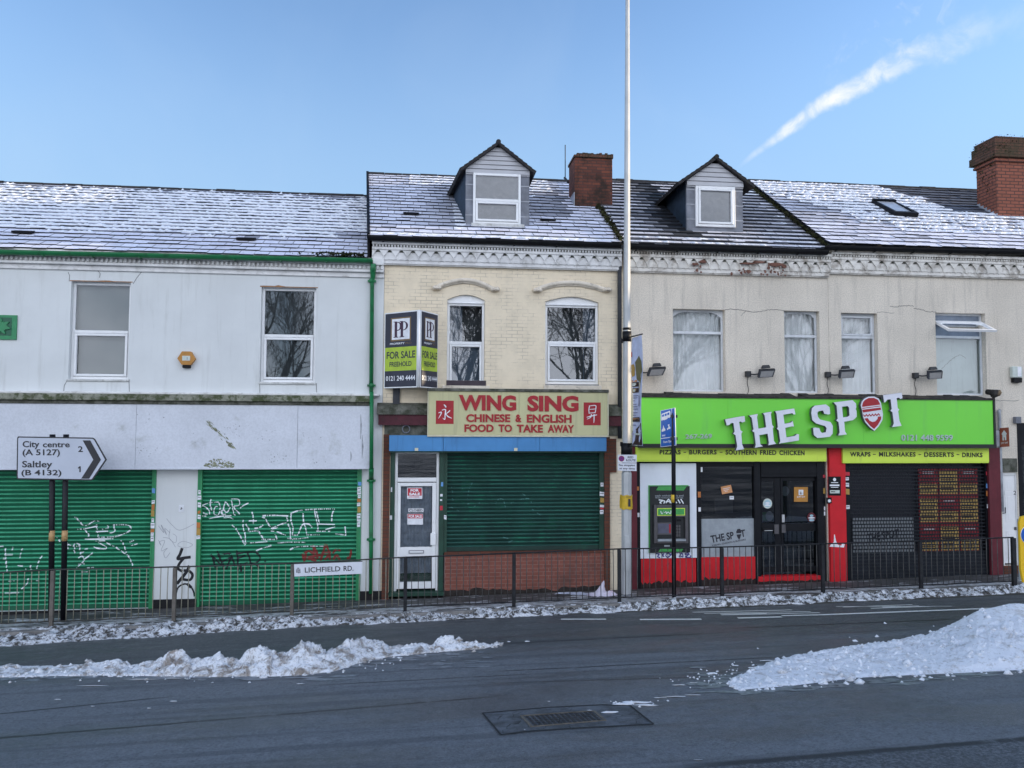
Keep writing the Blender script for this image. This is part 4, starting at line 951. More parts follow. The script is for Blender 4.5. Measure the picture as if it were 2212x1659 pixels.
    for pl in ([(1860, 260), (1920, 330), (2010, 390), (2170, 320)], [(1770, 340), (1830, 420), (1800, 330), (1860, 440), (1840, 370), (1900, 420)], [(1770, 500), (1800, 560), (1780, 520), (1840, 510), (1800, 620), (1870, 590), (1830, 640), (1850, 700), (1900, 640)], [(1990, 540), (2050, 515), (2150, 550), (2090, 585), (1995, 570), (1990, 540)], [(1900, 380), (1890, 480), (1960, 530), (1970, 460), (1930, 430)], [(1820, 470), (1900, 490), (1960, 580)]):
        stroke(mb, pf(pl), .0035, None, None, 1, .002)
    n_ = rect('E5', 1997, 108, 2055, 185); mb.box(n_[0], n_[1], -.0105, -.004, n_[2], n_[3], 2)
    stroke(mb, pf([(2022, 135), (2035, 145), (2015, 155), (2035, 152)]), .006, None, None, 0, .012)
    mb.build('graffiti', [M['spray_black'], M['scribble'], M['paper']], B, fix=False)
    # roof
    ye, yr = -.16, 4.0; e = at('Z1', 700, 562, ye); zr = at('Z1', 700, 146, yr).z+.02; XR = at('D', 797, 520, 0).x-.02
    def frost(u, v, x): return .95 if v < .24 else .62+.3*fb(x, v*5, .8)
    def snow(u, v, x):
        t = v+.05*fb(x, v, .9); d = 0
        if t > .20: d = min(1, (t-.20)/.09)*.97
        if t > .82: d *= max(.25, 1-(t-.82)*4.5)
        if x > XR-.8 and v < .35: d *= .2
        return d
    ro, pt, s, n = slate_roof(B, 'roof', XL, XR, ye, e.z, yr, zr, 20, .30, [M['slate'], M['slate_edge']], frost, snow, .038, 'dark_tile', 5)
    mb = MB()
    for tg, x, y in (('Z1', 143, 461), ('Z1', 1604, 522)):       # slate vents
        c = at(tg, x, y, .55); v = (c.y-ye)/(yr-ye); q = pt(c.x, v, .05); w = .19; mb = MB()
        mb.slab([q+Vector((-w, 0, 0))+s*.16, q+Vector((w, 0, 0))+s*.16, q+Vector((w, -.02, .035)), q+Vector((-w, -.02, .035))], .05); mb.build('roof_vent', M['gutter_black'], ro)
    mb = MB(); rr = random.Random(3)            # moss grown along the gutter end
    for k in range(260):
        x = XR-.05-abs(rr.gauss(0, .55)); z = e.z+.02+rr.random()*.07; r = rr.uniform(.012, .04); y = -.2+rr.uniform(-.07, .07)
        P = [Vector((x, y, z))+Vector((rr.uniform(-1, 1), rr.uniform(-1, 1), rr.uniform(-.8, 1.2)))*r for _ in range(5)]; mb.add(P, [(0, 1, 2), (0, 2, 3), (0, 3, 4), (1, 4, 2)])
    mb.build('moss', M['moss'], ro, fix=False)
white_shop()

# ================================================================== cream brick takeaway
XG = at('B1', 315, 1300).x-.16                     # line where the cream brick ends and the grey render begins
CB = thing('takeaway_building', 'narrow cream painted brick takeaway with dormer, blue shutter box and dark green shutter', 'building', (1.6, 0, gz(1.6, 0)))
def gable_dormer(bld, Xa, Xb, Yd, zb, zc, zp, splay, yback, over, cheek, front, mats_clad, band):
    """dormer: front wall and cheeks; sub-parts roof and gable cladding are returned for windows to join"""
    mb = MB(); mb.box(Xa, Xb, Yd, Yd+.06, zb, zc, 0)
    for x, sp in ((Xa, -splay), (Xb-.05, 0)): mb.hexa([Vector((x, Yd+.061, zb)), Vector((x+.05, Yd+.061, zb)), Vector((x+.05+sp, yback, zc-.02)), Vector((x+sp, yback, zc-.02)), Vector((x, Yd+.061, zc)), Vector((x+.05, Yd+.061, zc)), Vector((x+.05+sp, yback, zc)), Vector((x+sp, yback, zc))], 1)
    mb.slab([(Xa, yback, zc), (Xb, yback, zc), (Xb, yback, zb+.5), (Xa, yback, zb+.5)], .05, 1)
    k = int((zc-zb)/.34)
    for i in range(1, k+1):       # lapped lead sheets either side of the window and laps on the cheek
        z = zb+i*.34
        mb.box(Xa-.004, Xa+.20, Yd-.008, Yd-.001, z-.012, z+.012, 2); mb.box(Xb-.20, Xb+.004, Yd-.008, Yd-.001, z-.012, z+.012, 2)
    return mb.build('dormer', [M[front], M[cheek], M['lead_light']], bld)
def dormer_roof(d, Xa, Xb, Yd, zc, zp, yback, over, splay, m='dark_tile'):
    xc = (Xa+Xb)/2; mb = MB(); fo = .14
    for sgn, xe in ((-1, Xa), (1, Xb)):
        sl = (zc-zp)/(xe-xc); xo = xe+sgn*over; zo = zp+(xo-xc)*sl
        sp = splay if sgn < 0 else 0; a, b, c, e = Vector((xc, Yd-fo, zp)), Vector((xo, Yd-fo, zo)), Vector((xo-sp, yback, zo)), Vector((xc, yback, zp)); up = Vector((sgn*abs(sl), 0, 1)).normalized()*.05
        mb.hexa([a, b, c, e, a+up, b+up, c+up, e+up])
        nt = 8
        for i in range(nt):       # tile courses: butted steps on the slope
            t0, t1 = i/nt, (i+1)/nt; p0, p1 = a.lerp(b, t0), a.lerp(b, t1); q0, q1 = e.lerp(c, t0), e.lerp(c, t1); up2 = up*1.02
            mb.hexa([p0+up2, p1+up2, q1+up2, q0+up2, p0+up*1.06, p1+up*1.36, q1+up*1.36, q0+up*1.06])
    mb.tube([(xc, Yd-fo-.02, zp+.055), (xc, yback, zp+.055)], .055, 8, 0)
    o = mb.build('dormer_roof', M[m], d)
    return o
def cladding(d, Xa, Xb, Yd, zlow, zc, zp, n, drop=.0):
    xc = (Xa+Xb)/2; mb = MB(); sl = (zp-zc)/(xc-Xa); zt = zp-.05
    def hw(z): return (Xb-Xa)/2 if z <= zc else max(.02, (zp-z)/sl)
    for i in range(n):
        z0, z1 = zlow+(zt-zlow)*i/n, zlow+(zt-zlow)*(i+1)/n-.010
        a, b = min(hw(z0), hw(z0)), hw(z1)
        mb.hexa([Vector((xc-a, Yd-.055, z0)), Vector((xc+a, Yd-.055, z0)), Vector((xc+a, Yd-.001, z0)), Vector((xc-a, Yd-.001, z0)), Vector((xc-b, Yd-.038, z1)), Vector((xc+b, Yd-.038, z1)), Vector((xc+b, Yd-.001, z1)), Vector((xc-b, Yd-.001, z1))])
    mb.box(xc-hw(zlow), xc+hw(zlow), Yd-.03, Yd-.002, zlow-.03, zlow-.001)
    return mb.build('gable_cladding', M['cladding'], d)
def stack(roof, x0, x1, y0, y1, zb, zt, m, cap, corb=0.0, flash=.10):
    mb = MB(); mb.box(x0, x1, y0, y1, zb, zt, 0)
    if corb:
        mb.box(x0-corb*.4, x1+corb*.4, y0-corb*.4, y1+corb*.4, zt-.36, zt-.28, 0); mb.box(x0-corb, x1+corb, y0-corb, y1+corb, zt-.279, zt-.13, 1); mb.box(x0-corb*.6, x1+corb*.6, y0-corb*.6, y1+corb*.6, zt-.129, zt+.03, 1)
    o = mb.build('chimney', [M[m], M[cap]], roof, bevel=.015)
    return o

M['damp'] = paint('damp', (.028, .022, .019), .9, .4, 9, grime=(.06, .045, .035), gamt=.5)
def takeaway():
    B = CB; XL = XW+.006; XR = XG-.006
    w1 = rect('Z6', 663, 125, 972, 865); w2 = rect('Z6', 1466, 142, 1903, 855)
    zc = at('Z5', 1000, 1052).z; eave = at('Z5', 1000, 830, -.1).z
    shop_top = at('Z6', 300, 1195).z
    xs0, xs1 = at('Z7', 195, 700).x, at('Z7', 1960, 700).x
    riser = at('Z7', 1300, 1085).z
    door = rect('Z7', 233, 270, 597, 1395); shut = rect('Z7', 640, 250, 1945, 1085)
    opening = [(xs0+.005, BASE+.02), (xs1, BASE+.02), (xs1, shop_top-.25), (xs0+.005, shop_top-.25)]
    wall = [(XL, BASE), (XR, BASE), (XR, eave+.05), (XL, eave+.05)]
    def arch(w, a):
        n = 12; return [(w[0], w[2]), (w[1], w[2])]+[(w[1]-(w[1]-w[0])*i/n, w[3]-a+a*(.35+.65*math.sin(math.pi*i/n))) for i in range(n+1)]
    ar = .17
    mb = MB(); mb.prism(wall, 0, .24, 0, [arch(w1, ar), arch(w2, ar), opening])
    mb.box(XL+.02, XL+.2, .241, 8, BASE, eave, 1); mb.box(XR-.2, XR-.02, .241, 8, BASE, eave, 1); mb.box(XL+.02, XR-.02, 8.001, 8.2, BASE, eave, 1); mb.box(XL+.2, XR-.2, .3, 7.9, shop_top-.3, shop_top-.1, 1)
    mb.box(XL+.2, XR-.2, 1.6, 1.7, BASE, shop_top-.31, 1)
    mb.build('wall', [M['cream_brick'], M['room']], B)
    # brown brick piers and stall riser
    mb = MB(); p0, p1 = at('Z7', 143, 500).x, xs0; mb.box(p0, p1-.002, -.05, -.001, BASE, at('Z7', 150, 125).z)
    mb.build('brick_pier', M['brown_brick'], B); mb = MB()
    q0, q1 = at('Z7', 1945, 500).x, at('Z7', 1990, 900).x; mb.box(q0, q1, -.05, -.001, BASE, at('Z7', 1990, 145).z); q2 = at('Z7', 2042, 300).x
    mb.box(q1+.001, q2, -.045, -.001, at('Z7', 2000, 435).z, at('Z7', 1990, 160).z)
    mb.build('brick_pier', M['brown_brick'], B)
    mb = MB(); r0, r1 = at('Z7', 640, 1200, .02).x, at('Z7', 1946, 1200, .02).x; mb.box(r0, r1, .0, .2, BASE, riser-.03, 0); mb.box(r0, r1+.005, -.03, .2, riser-.029, riser+.02, 1)
    mb.build('stall_riser', [M['riser_brick'], M['brown_brick']], B)
    mb = MB(); n_ = 40; zg = at('Z7', 1300, 1395).z; rr = random.Random(19)       # soot and damp along the foot of the bricks
    mb.prism([(r0, BASE), (r1, BASE)]+[(r1-(r1-r0)*i/n_, zg+.05*fb(i*.27, 2.0, 1.4)+.035*rr.random()+.05*(i < 12)) for i in range(n_+1)], -.0022, -.0008); mb.build('damp_stain', M['damp'], B)
    # maroon fascia, sooty ledge
    mb = MB(); f = rect('Z6', 103, 1105, 505, 1190, -.12); xf1 = at('Z6', 2085, 1150, -.12).x
    mb.box(f[0], xf1, -.12, -.001, f[2], f[3], 0); l = at('Z6', 200, 1030, -.10)
    mb.hexa([Vector((f[0]-.03, -.16, f[3]+.003)), Vector((xf1, -.16, f[3]+.003)), Vector((xf1, -.001, f[3]+.003)), Vector((f[0]-.03, -.001, f[3]+.003)), Vector((f[0]-.03, -.10, l.z)), Vector((xf1, -.10, l.z)), Vector((xf1, -.001, l.z+.06)), Vector((f[0]-.03, -.001, l.z+.06))], 1)
    mb.box(f[0]+.12, xf1-.05, -.035, -.002, at('Z6', 300, 1272).z, f[2]-.003, 1)
    c = at('Z7', 330, 82, -.05); mb2 = []
    mb.build('old_fascia', [M['maroon'], M['soot_shade_stone']], B)
    mb = MB(); mb.tube([c+Vector((math.cos(t*math.pi/10)*.075, -.02, math.sin(t*math.pi/10)*.075)) for t in range(21)], .012, 6, caps=False); mb.build('cable_ring', M['lead'], B)
    # hood moulds
    for pts in ([(640, 1210), (680, 1190), (760, 1165), (850, 1152), (930, 1158), (1010, 1182), (1070, 1212), (1100, 1222)], [(1435, 1228), (1490, 1205), (1570, 1183), (1680, 1172), (1790, 1178), (1890, 1200), (1950, 1220), (1985, 1225)]):
        mb = MB(); P = [at('Z5', *p, -.03) for p in pts]; mb.tube(smoothpts([tuple(p) for p in P], 3), .048, 8); mb.tube([p+Vector((0, .015, -.045)) for p in P], .025, 6)
        for e in (P[0], P[-1]):
            for k in range(3): mb.tube([e+Vector((-.05+.05*k, 0, -.02)), e+Vector((-.03+.05*k, -.07, -.01)), e+Vector((-.02+.04*k, -.03, .03))], [.05, .05, .02], 7)
        mb.build('hood_mould', M['cream_stone'], B)
    # windows
    o1 = window(B, w1, .07, at('Z6', 800, 515).z, 'case', 'fixed', arch=ar, back_lower=('flat', 'net_blue'), back=('pleat', 'net_blue', (0, .42)))
    o2 = window(B, w2, .07, at('Z6', 1680, 515).z, 'case', 'fixed', arch=ar, sill=(.0, .06, 'sill_grey', .02), back=('pleat', 'net_blue', (.72, 1.0)), back_lower=('flat', 'blind_dim'))
    for o_, w_ in ((o1, w1), (o2, w2)): bd(o_, w_[0]-.05, w_[1]+.05, w_[2], w_[3], .5, ('flat', 'blind_dim'))  # added sheets that grey the panes like reflected haze
    mb = MB(); mb.box(w1[0]-.005, w1[1]+.03, -.02, .06, w1[2]-.01, w1[2]+.10); mb.build('sill', M['maroon_dark'], o1)
    mb = MB()
    for a, b, z in ((625, 1010, 868), (1452, 1925, 866)):
        t = rect('Z6', a, z, b, z+45); mb = MB(); mb.box(t[0], t[1], -.035, -.001, t[2]+.02, t[3]); mb.build('sill_course', M['cream_stone'], B, bevel=.01)
    # cornice, gutter
    x0, x1 = at('Z5', 135, 900).x, at('Z5', 2095, 1000).x
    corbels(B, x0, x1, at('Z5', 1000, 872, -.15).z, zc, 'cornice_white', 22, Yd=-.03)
    gutter(B, at('Z5', 100, 800, -.25).x, at('Z5', 2100, 800, -.25).x, at('Z5', 200, 805, -.25).z, at('Z5', 2000, 862, -.25).z, -.25, .085, M['gutter_black'])
    mb = MB(); g = [at('Z5', 2098, 880, -.2), at('Z5', 2100, 960, -.06), at('Z5', 2090, 1100, -.06), at('Z6', 2075, 1300, -.06), ]
    mb.tube(g, .045, 8); mb.build('downpipe', M['lead_dark'], B)
    # roof
    ye, yr = -.20, 4.0; e = at('Z5', 1000, 828, ye); zr = at('Z5', 1550, 372, yr).z+.02
    XA, XB = at('D', 797, 510, -.1).x, at('D', 1341, 533, -.1).x
    dX = (at('Z5', 870, 740, .6).x, at('Z5', 1375, 740, .6).x)
    def frost(u, v, x):
        f = .92+.1*fb(x, v*5, 1.2)
        d = dX[0]-x
        if 0 < d < 1.1 and .15 < v < .95: f *= .45+.5*d/1.1
        d = at_ch-x
        if 0 < d < 1.3 and v > .36: f *= min(1, .30+.55*d/1.3+(.3 if v > .78 else 0))
        return f
    at_ch = at('Z5', 1670, 560, 2.0).x
    def snow(u, v, x):
        d = 0
        if v > .80 and dX[0]-1.3 < x < dX[0]+.1: d = .9
        if v > .74 and dX[1] < x < at_ch-.15: d = .75
        if v > .66 and dX[1] < x < at_ch-.5: d = max(d, .3)
        if v < .04: d = .7
        if abs(x-(dX[0]-.12)) < .14 and .1 < v < .5: d = .9
        return d
    XTOP = at('D', 794, 366, yr).x
    ro, pt, s, n = slate_roof(B, 'roof', XA, XB, ye, e.z, yr, zr, 20, .30, [M['slate'], M['slate_edge']], frost, snow, .020, 'dark_tile', 8, xtop=XTOP)
    mb = MB(); mb.slab([pt(XTOP-.03, 1, .06), pt(XTOP+.03, 1, .06), pt(XA+.03, 0, .06), pt(XA-.03, 0, .06)], .12); mb.hexa([Vector((XA-.02, -.1, e.z-.5)), Vector((XA+.02, -.1, e.z-.5)), Vector((XTOP+.02, yr, e.z-.5)), Vector((XTOP-.02, yr, e.z-.5)), pt(XA-.02, 0, -.03), pt(XA+.02, 0, -.03), pt(XTOP+.02, 1, -.03), pt(XTOP-.02, 1, -.03)]); mb.build('verge', M['gutter_black'], ro)
    mb = MB()
    for x, y in ((440, 590), (1525, 628)):
        c = at('Z5', x, y, 1.0 if y < 600 else .9); v = (c.y-ye)/(yr-ye); q = pt(c.x, v, .045); w = .17; mb = MB()
        mb.slab([q+Vector((-w, 0, 0))+s*.15, q+Vector((w, 0, 0))+s*.15, q+Vector((w, -.02, .03)), q+Vector((-w, -.02, .03))], .045); mb.build('roof_vent', M['gutter_black'], ro)
    # mossy valley line against the neighbouring roof
    mb = MB(); rr = random.Random(2)
    for k in range(420):
        v = rr.random()**.8*.62; q = pt(XB+rr.gauss(0, .035), v, .05); r = rr.uniform(.02, .055)
        P = [q+Vector((rr.uniform(-1, 1), rr.uniform(-1, 1), rr.uniform(-.6, 1)))*r for _ in range(5)]; mb.add(P, [(0, 1, 2), (0, 2, 3), (0, 3, 4), (1, 4, 2)])
    mb.build('moss', M['moss'], ro, fix=False)
    # chimney
    c0, c1 = at('Z5', 1735, 500, 2.0), at('Z5', 2035, 500, 2.0); ct = at('Z5', 1880, 165, 2.0).z; cb = at('Z5', 1880, 605, 2.0).z
    st = stack(ro, c0.x, c1.x, 2.0, 2.75, cb-.3, ct-.06, 'chimney_brick', 'moss')
    mb = MB(); mb.box(c0.x-.012, c1.x+.012, 1.985, 1.999, cb-.05, cb+.09); mb.box(c0.x-.014, c0.x-.001, 1.999, 2.75, cb, cb+.45)
    mb.build('chimney_flashing', M['lead_light'], ro)
    mb = MB(); nb = 14
    for i in range(nb):       # ragged mossy brick-on-edge capping
        a = c0.x-.02+(c1.x-c0.x+.04)*i/nb; mb.box(a, a+(c1.x-c0.x+.04)/nb-.006, 1.97, 2.78, ct-.0595, ct+.045+rr.uniform(-.02, .02)-(.06 if i == 0 else 0))
    mb.build('chimney_cap', M['chimney_head'], ro)
    mb = MB(); a_ = at('D', 1221, 388, 2.4); mb.tube([a_, at('D', 1221, 313, 2.4)], .012, 5); mb.tube([a_+Vector((-.02, 0, .05)), a_+Vector((.06, -.1, -.1))], .03, 5); mb.build('aerial', M['lead_dark'], ro)
    # dormer
    Xa, Xb = dX; zb, zcl, zp = at('Z5', 1100, 765, .6).z, at('Z5', 1100, 290, .6).z, at('Z5', 1125, 70, .55).z
    d = gable_dormer(B, Xa, Xb, .6, zb, zcl+.02, zp, .32, 3.3, .1, 'cheek_slate', 'lead', None, None)
    dormer_roof(d, Xa, Xb, .6, zcl+.02, zp-.05, 4.2, .10, .42)
    cladding(d, Xa, Xb, .6, at('Z5', 1100, 308, .55).z, zcl+.03, zp-.03, 6)
    wd_ = rect('Z5', 930, 310, 1308, 712, .56)
    window(d, wd_, .535, at('Z5', 1120, 522, .56).z, 'case', 'fixed', back=('flat', 'blind_dormer'), gl='glass_clear')
    mb = MB(); sl = rect('Z5', 915, 710, 1335, 740, .5); mb.box(sl[0], sl[1], .45, .598, sl[2], wd_[2]-.004); mb.build('dormer_sill', M['old_wood'], d, bevel=.01)
    # shopfront: frame, door, shutter, blue box
    mb = MB(); zt = at('Z7', 400, 262, .02).z; zb_ = at('Z7', 400, 1405, .03).z
    a0, a1 = at('Z7', 195, 700, .02).x, door[0]-.003; mb.box(a0+.008, a1, .0, .12, zb_, zt); mb.box(door[1]+.004, at('Z7', 636, 700, .02).x, .0, .12, zb_, zt)
    mb.box(a0+.008, at('Z7', 640, 1400, .02).x, -.12, .2, zb_-.07, zb_-.002)
    stick = [(('Z7', 205, 558, 216, 595), 'paper'), (('Z7', 196, 787, 215, 822), 'paper'), (('Z7', 608, 612, 628, 632), 'paper'), (('Z7', 606, 655, 624, 668), 'paper'), (('Z7', 605, 708, 629, 745), 'paper_red'), (('Z7', 615, 515, 632, 550), 'sky_blue')]
    for r_, c_ in stick:
        t = rect(*r_); mb.add([(t[0], -.002, t[2]), (t[1], -.002, t[2]), (t[1], -.002, t[3]), (t[0], -.002, t[3])], [(0, 1, 2, 3)], 1+STICK.index(c_))
    mb.build('shopfront_frame', [M['guide_dark']]+[M[x] for x in STICK], B)
    dz = [at('Z7', 400, y, .05).z for y in (285, 483, 505, 520, 548, 1045, 1110, 1130, 1330, 1385)]
    X0, X1 = door[0], door[1]; mb = MB(); Yd = .05
    mb.box(X0, X0+.055, Yd, Yd+.08, zb_, zt); mb.box(X1-.055, X1, Yd, Yd+.08, zb_, zt)
    mb.box(X0+.055, X1-.055, Yd+.002, Yd+.08, zt-.05, zt); mb.box(X0+.055, X1-.055, Yd-.012, Yd+.08, dz[2]-.02, dz[1]+.01)
    do = mb.build('door_frame', M['upvc'], B, bevel=.006, seg=1)
    gx0, gx1 = at('Z7', 285, 700, .03).x, at('Z7', 543, 700, .03).x; mb = MB()
    lx0, lx1 = X0+.058, X1-.058
    mb.box(lx0, gx0, Yd-.012, Yd+.06, dz[9], dz[3]); mb.box(gx1, lx1, Yd-.012, Yd+.06, dz[9], dz[3])
    for z0, z1 in ((dz[4], dz[3]), (dz[7], dz[5]), (dz[9], dz[8])): mb.box(gx0, gx1, Yd-.011, Yd+.06, z0, z1)
    dd = mb.build('door', M['upvc'], B, bevel=.005, seg=1)
    mb = MB(); t = rect('Z7', 350, 1070, 476, 1098, .03); mb.box(t[0], t[1], Yd-.028, Yd-.012, t[2], t[3], 0); mb.box(t[0]+.02, t[1]-.02, Yd-.033, Yd-.0285, t[2]+.02, t[3]-.02, 1); mb.build('letterbox', [M['letterbox'], M['upvc']], dd)
    mb = MB(); t = rect('Z7', 528, 932, 573, 1030, .0); mb.box(t[0], t[1], Yd-.05, Yd-.013, t[2], t[3]); mb.box(at('Z7', 558, 845).x, at('Z7', 564, 845).x+.01, Yd-.03, Yd-.013, at('Z7', 0, 860).z, at('Z7', 0, 830).z); mb.build('handle', M['upvc'], dd, bevel=.01)
    for z0, z1 in ((dz[5], dz[4]), (dz[8], dz[7])):
        mb = MB(); mb.add([(gx0, Yd+.02, z0), (gx1, Yd+.02, z0), (gx1, Yd+.02, z1), (gx0, Yd+.02, z1)], [(0, 1, 2, 3)]); mb.build('pane', M['glass_clear'], dd, fix=False)
    mb = MB(); mb.add([(X0+.055, Yd+.03, dz[1]+.01), (X1-.055, Yd+.03, dz[1]+.01), (X1-.055, Yd+.03, zt-.05), (X0+.055, Yd+.03, zt-.05)], [(0, 1, 2, 3)]); mb.build('pane', M['glass'], do, fix=False)
    bd(dd, gx0-.03, gx1+.03, dz[8]+.16, dz[4]+.02, Yd+.11, ('pleat', 'curtain_dark'))
    mb = MB(); mb.box(gx0, gx1, Yd+.15, Yd+.16, dz[8]-.05, dz[8]+.2); mb.build('kick_board', M['guide_dark'], dd)
    S = (at('Z7', 662, 700, .06).x, at('Z7', 1912, 700, .06).x, at('Z7', 1300, 1072, .06).z, zt)
    so, yf = roller(B, S, .07, [M['shutter_dark'], M['shutter_dark_glint']], .080, .020)
    mb = MB(); rr = random.Random(21)
    def scr(pts, w):
        P = smoothpts([tuple(at('Z7', *p, .06)) for p in pts], 3); k = len(mb.f); stroke(mb, P, w, yf, .01, 0, .004)
        keep = [f for f in mb.f[k:] if ((sum(mb.v[i].z for i in f)/4-S[2]-.09)/.08) % 1 < .5 and rr.random() < .75]; mb.f = mb.f[:k]+keep; mb.m = [0]*len(mb.f); mb.sm = [False]*len(mb.f)
    for pl in ([(870, 520), (845, 570), (830, 650)], [(700, 540), (710, 600), (740, 610)], [(730, 580), (790, 565)], [(700, 640), (720, 670)], [(670, 730), (700, 720), (740, 740), (790, 765)], [(760, 700), (850, 690)], [(1060, 700), (1075, 660), (1120, 655), (1140, 720)], [(1260, 600), (1320, 635)], [(1180, 690), (1250, 660), (1330, 650), (1360, 700)],
               [(1340, 720), (1420, 780), (1480, 785)], [(1400, 700), (1500, 690)], [(880, 720), (960, 660)], [(960, 790), (1010, 788)], [(1740, 755), (1860, 760)], [(1120, 965), (1200, 990), (1100, 1025)], [(1210, 755), (1300, 755)]): scr(pl, .010)
    mb.build('graffiti', M['spray_faint'], so, fix=False)
    st_ = lambda l: [(at('Z7', 0, b).z, at('Z7', 0, a).z, c) for a, b, c in l]
    guide(B, at('Z7', 638, 700).x, at('Z7', 664, 700).x, S[2]-.02, zt, -.005, 'guide_dark', st_([(790, 825, 'paper')]))
    guide(B, at('Z7', 1908, 700).x, at('Z7', 1947, 700).x, S[2]-.02, zt, -.005, 'guide_dark', st_([(527, 560, 'paper'), (605, 640, 'paper'), (655, 695, 'ochre'), (715, 735, 'paper'), (738, 752, 'paper_red'), (758, 792, 'paper')]))
    bx = rect('Z7', 192, 135, 1968, 262, -.25); mb = MB(); xs_ = [bx[0], at('Z7', 636, 200, -.25).x, at('Z7', 1422, 200, -.25).x, bx[1]]
    for i in range(3): mb.box(xs_[i], xs_[i+1]-.006, -.25-.002*(i == 1), .0, bx[2], bx[3]-.004*i, 0)
    mb.box(bx[0]+.02, bx[1]-.02, -.22, -.01, bx[2]-.03, bx[2]-.001, 1)
    for x in (415, 1225): t = at('Z7', x, 248, -.25); mb.box(t.x-.035, t.x+.035, -.256, -.2525, t.z-.03, t.z+.03, 2)
    mb.build('shutter_box', [M['blue_box'], M['guide_dark'], M['cream_trim']], B, bevel=.006, seg=1)
takeaway()

# ================================================================== grey rendered pair over the chicken shop
XS = at('B6', 556, 1400).x                           # seam between the two houses
GH = thing('terraced_house', 'grey rendered house with dark tiled dormer roof above the cash machine', 'building', (6.6, 0, gz(6.6, 0)), 'grey rendered houses')
GB_ = thing('terraced_house', 'grey rendered house with snow covered skylight roof and tall red chimney', 'building', (12, 0, gz(12, 0)), 'grey rendered houses')
YF = -.30                                            # face of the green fascia
def grey_shell(B, XL, XR, wins, holes, eave, extra=None):
    wall = [(XL, BASE+.3), (XR, BASE+.3), (XR, eave+.05), (XL, eave+.05)]
    H = [[(a, c), (b, c), (b, d), (a, d)] for a, b, c, d in wins+holes]
    mb = MB(); mb.prism(wall, 0, .26, 0, H)
    mb.box(XL+.02, XL+.2, .261, 8, BASE, eave, 1); mb.box(XR-.2, XR-.02, .261, 8, BASE, eave, 1); mb.box(XL+.02, XR-.02, 8.001, 8.2, BASE, eave, 1)
    mb.box(XL+.2, XR-.2, .3, 7.9, -.45, -.25, 1); mb.box(XL+.2, XR-.2, 1.5, 1.6, BASE, -.46, 1)
    return mb.build('wall', [M['grey_render'], M['room']], B)
def crack(B, pts, t, w=.006):
    mb = MB(); rr = random.Random(len(pts)*7); P = [tuple(at(t, *p)) for p in pts]; P = smoothpts(P, 6)
    P = [(x, y, z+rr.uniform(-.012, .012)) for x, y, z in P]; stroke(mb, P, w, None, None, 0, .001)
    mb.build('crack', M['crack_grey'], B, fix=False)

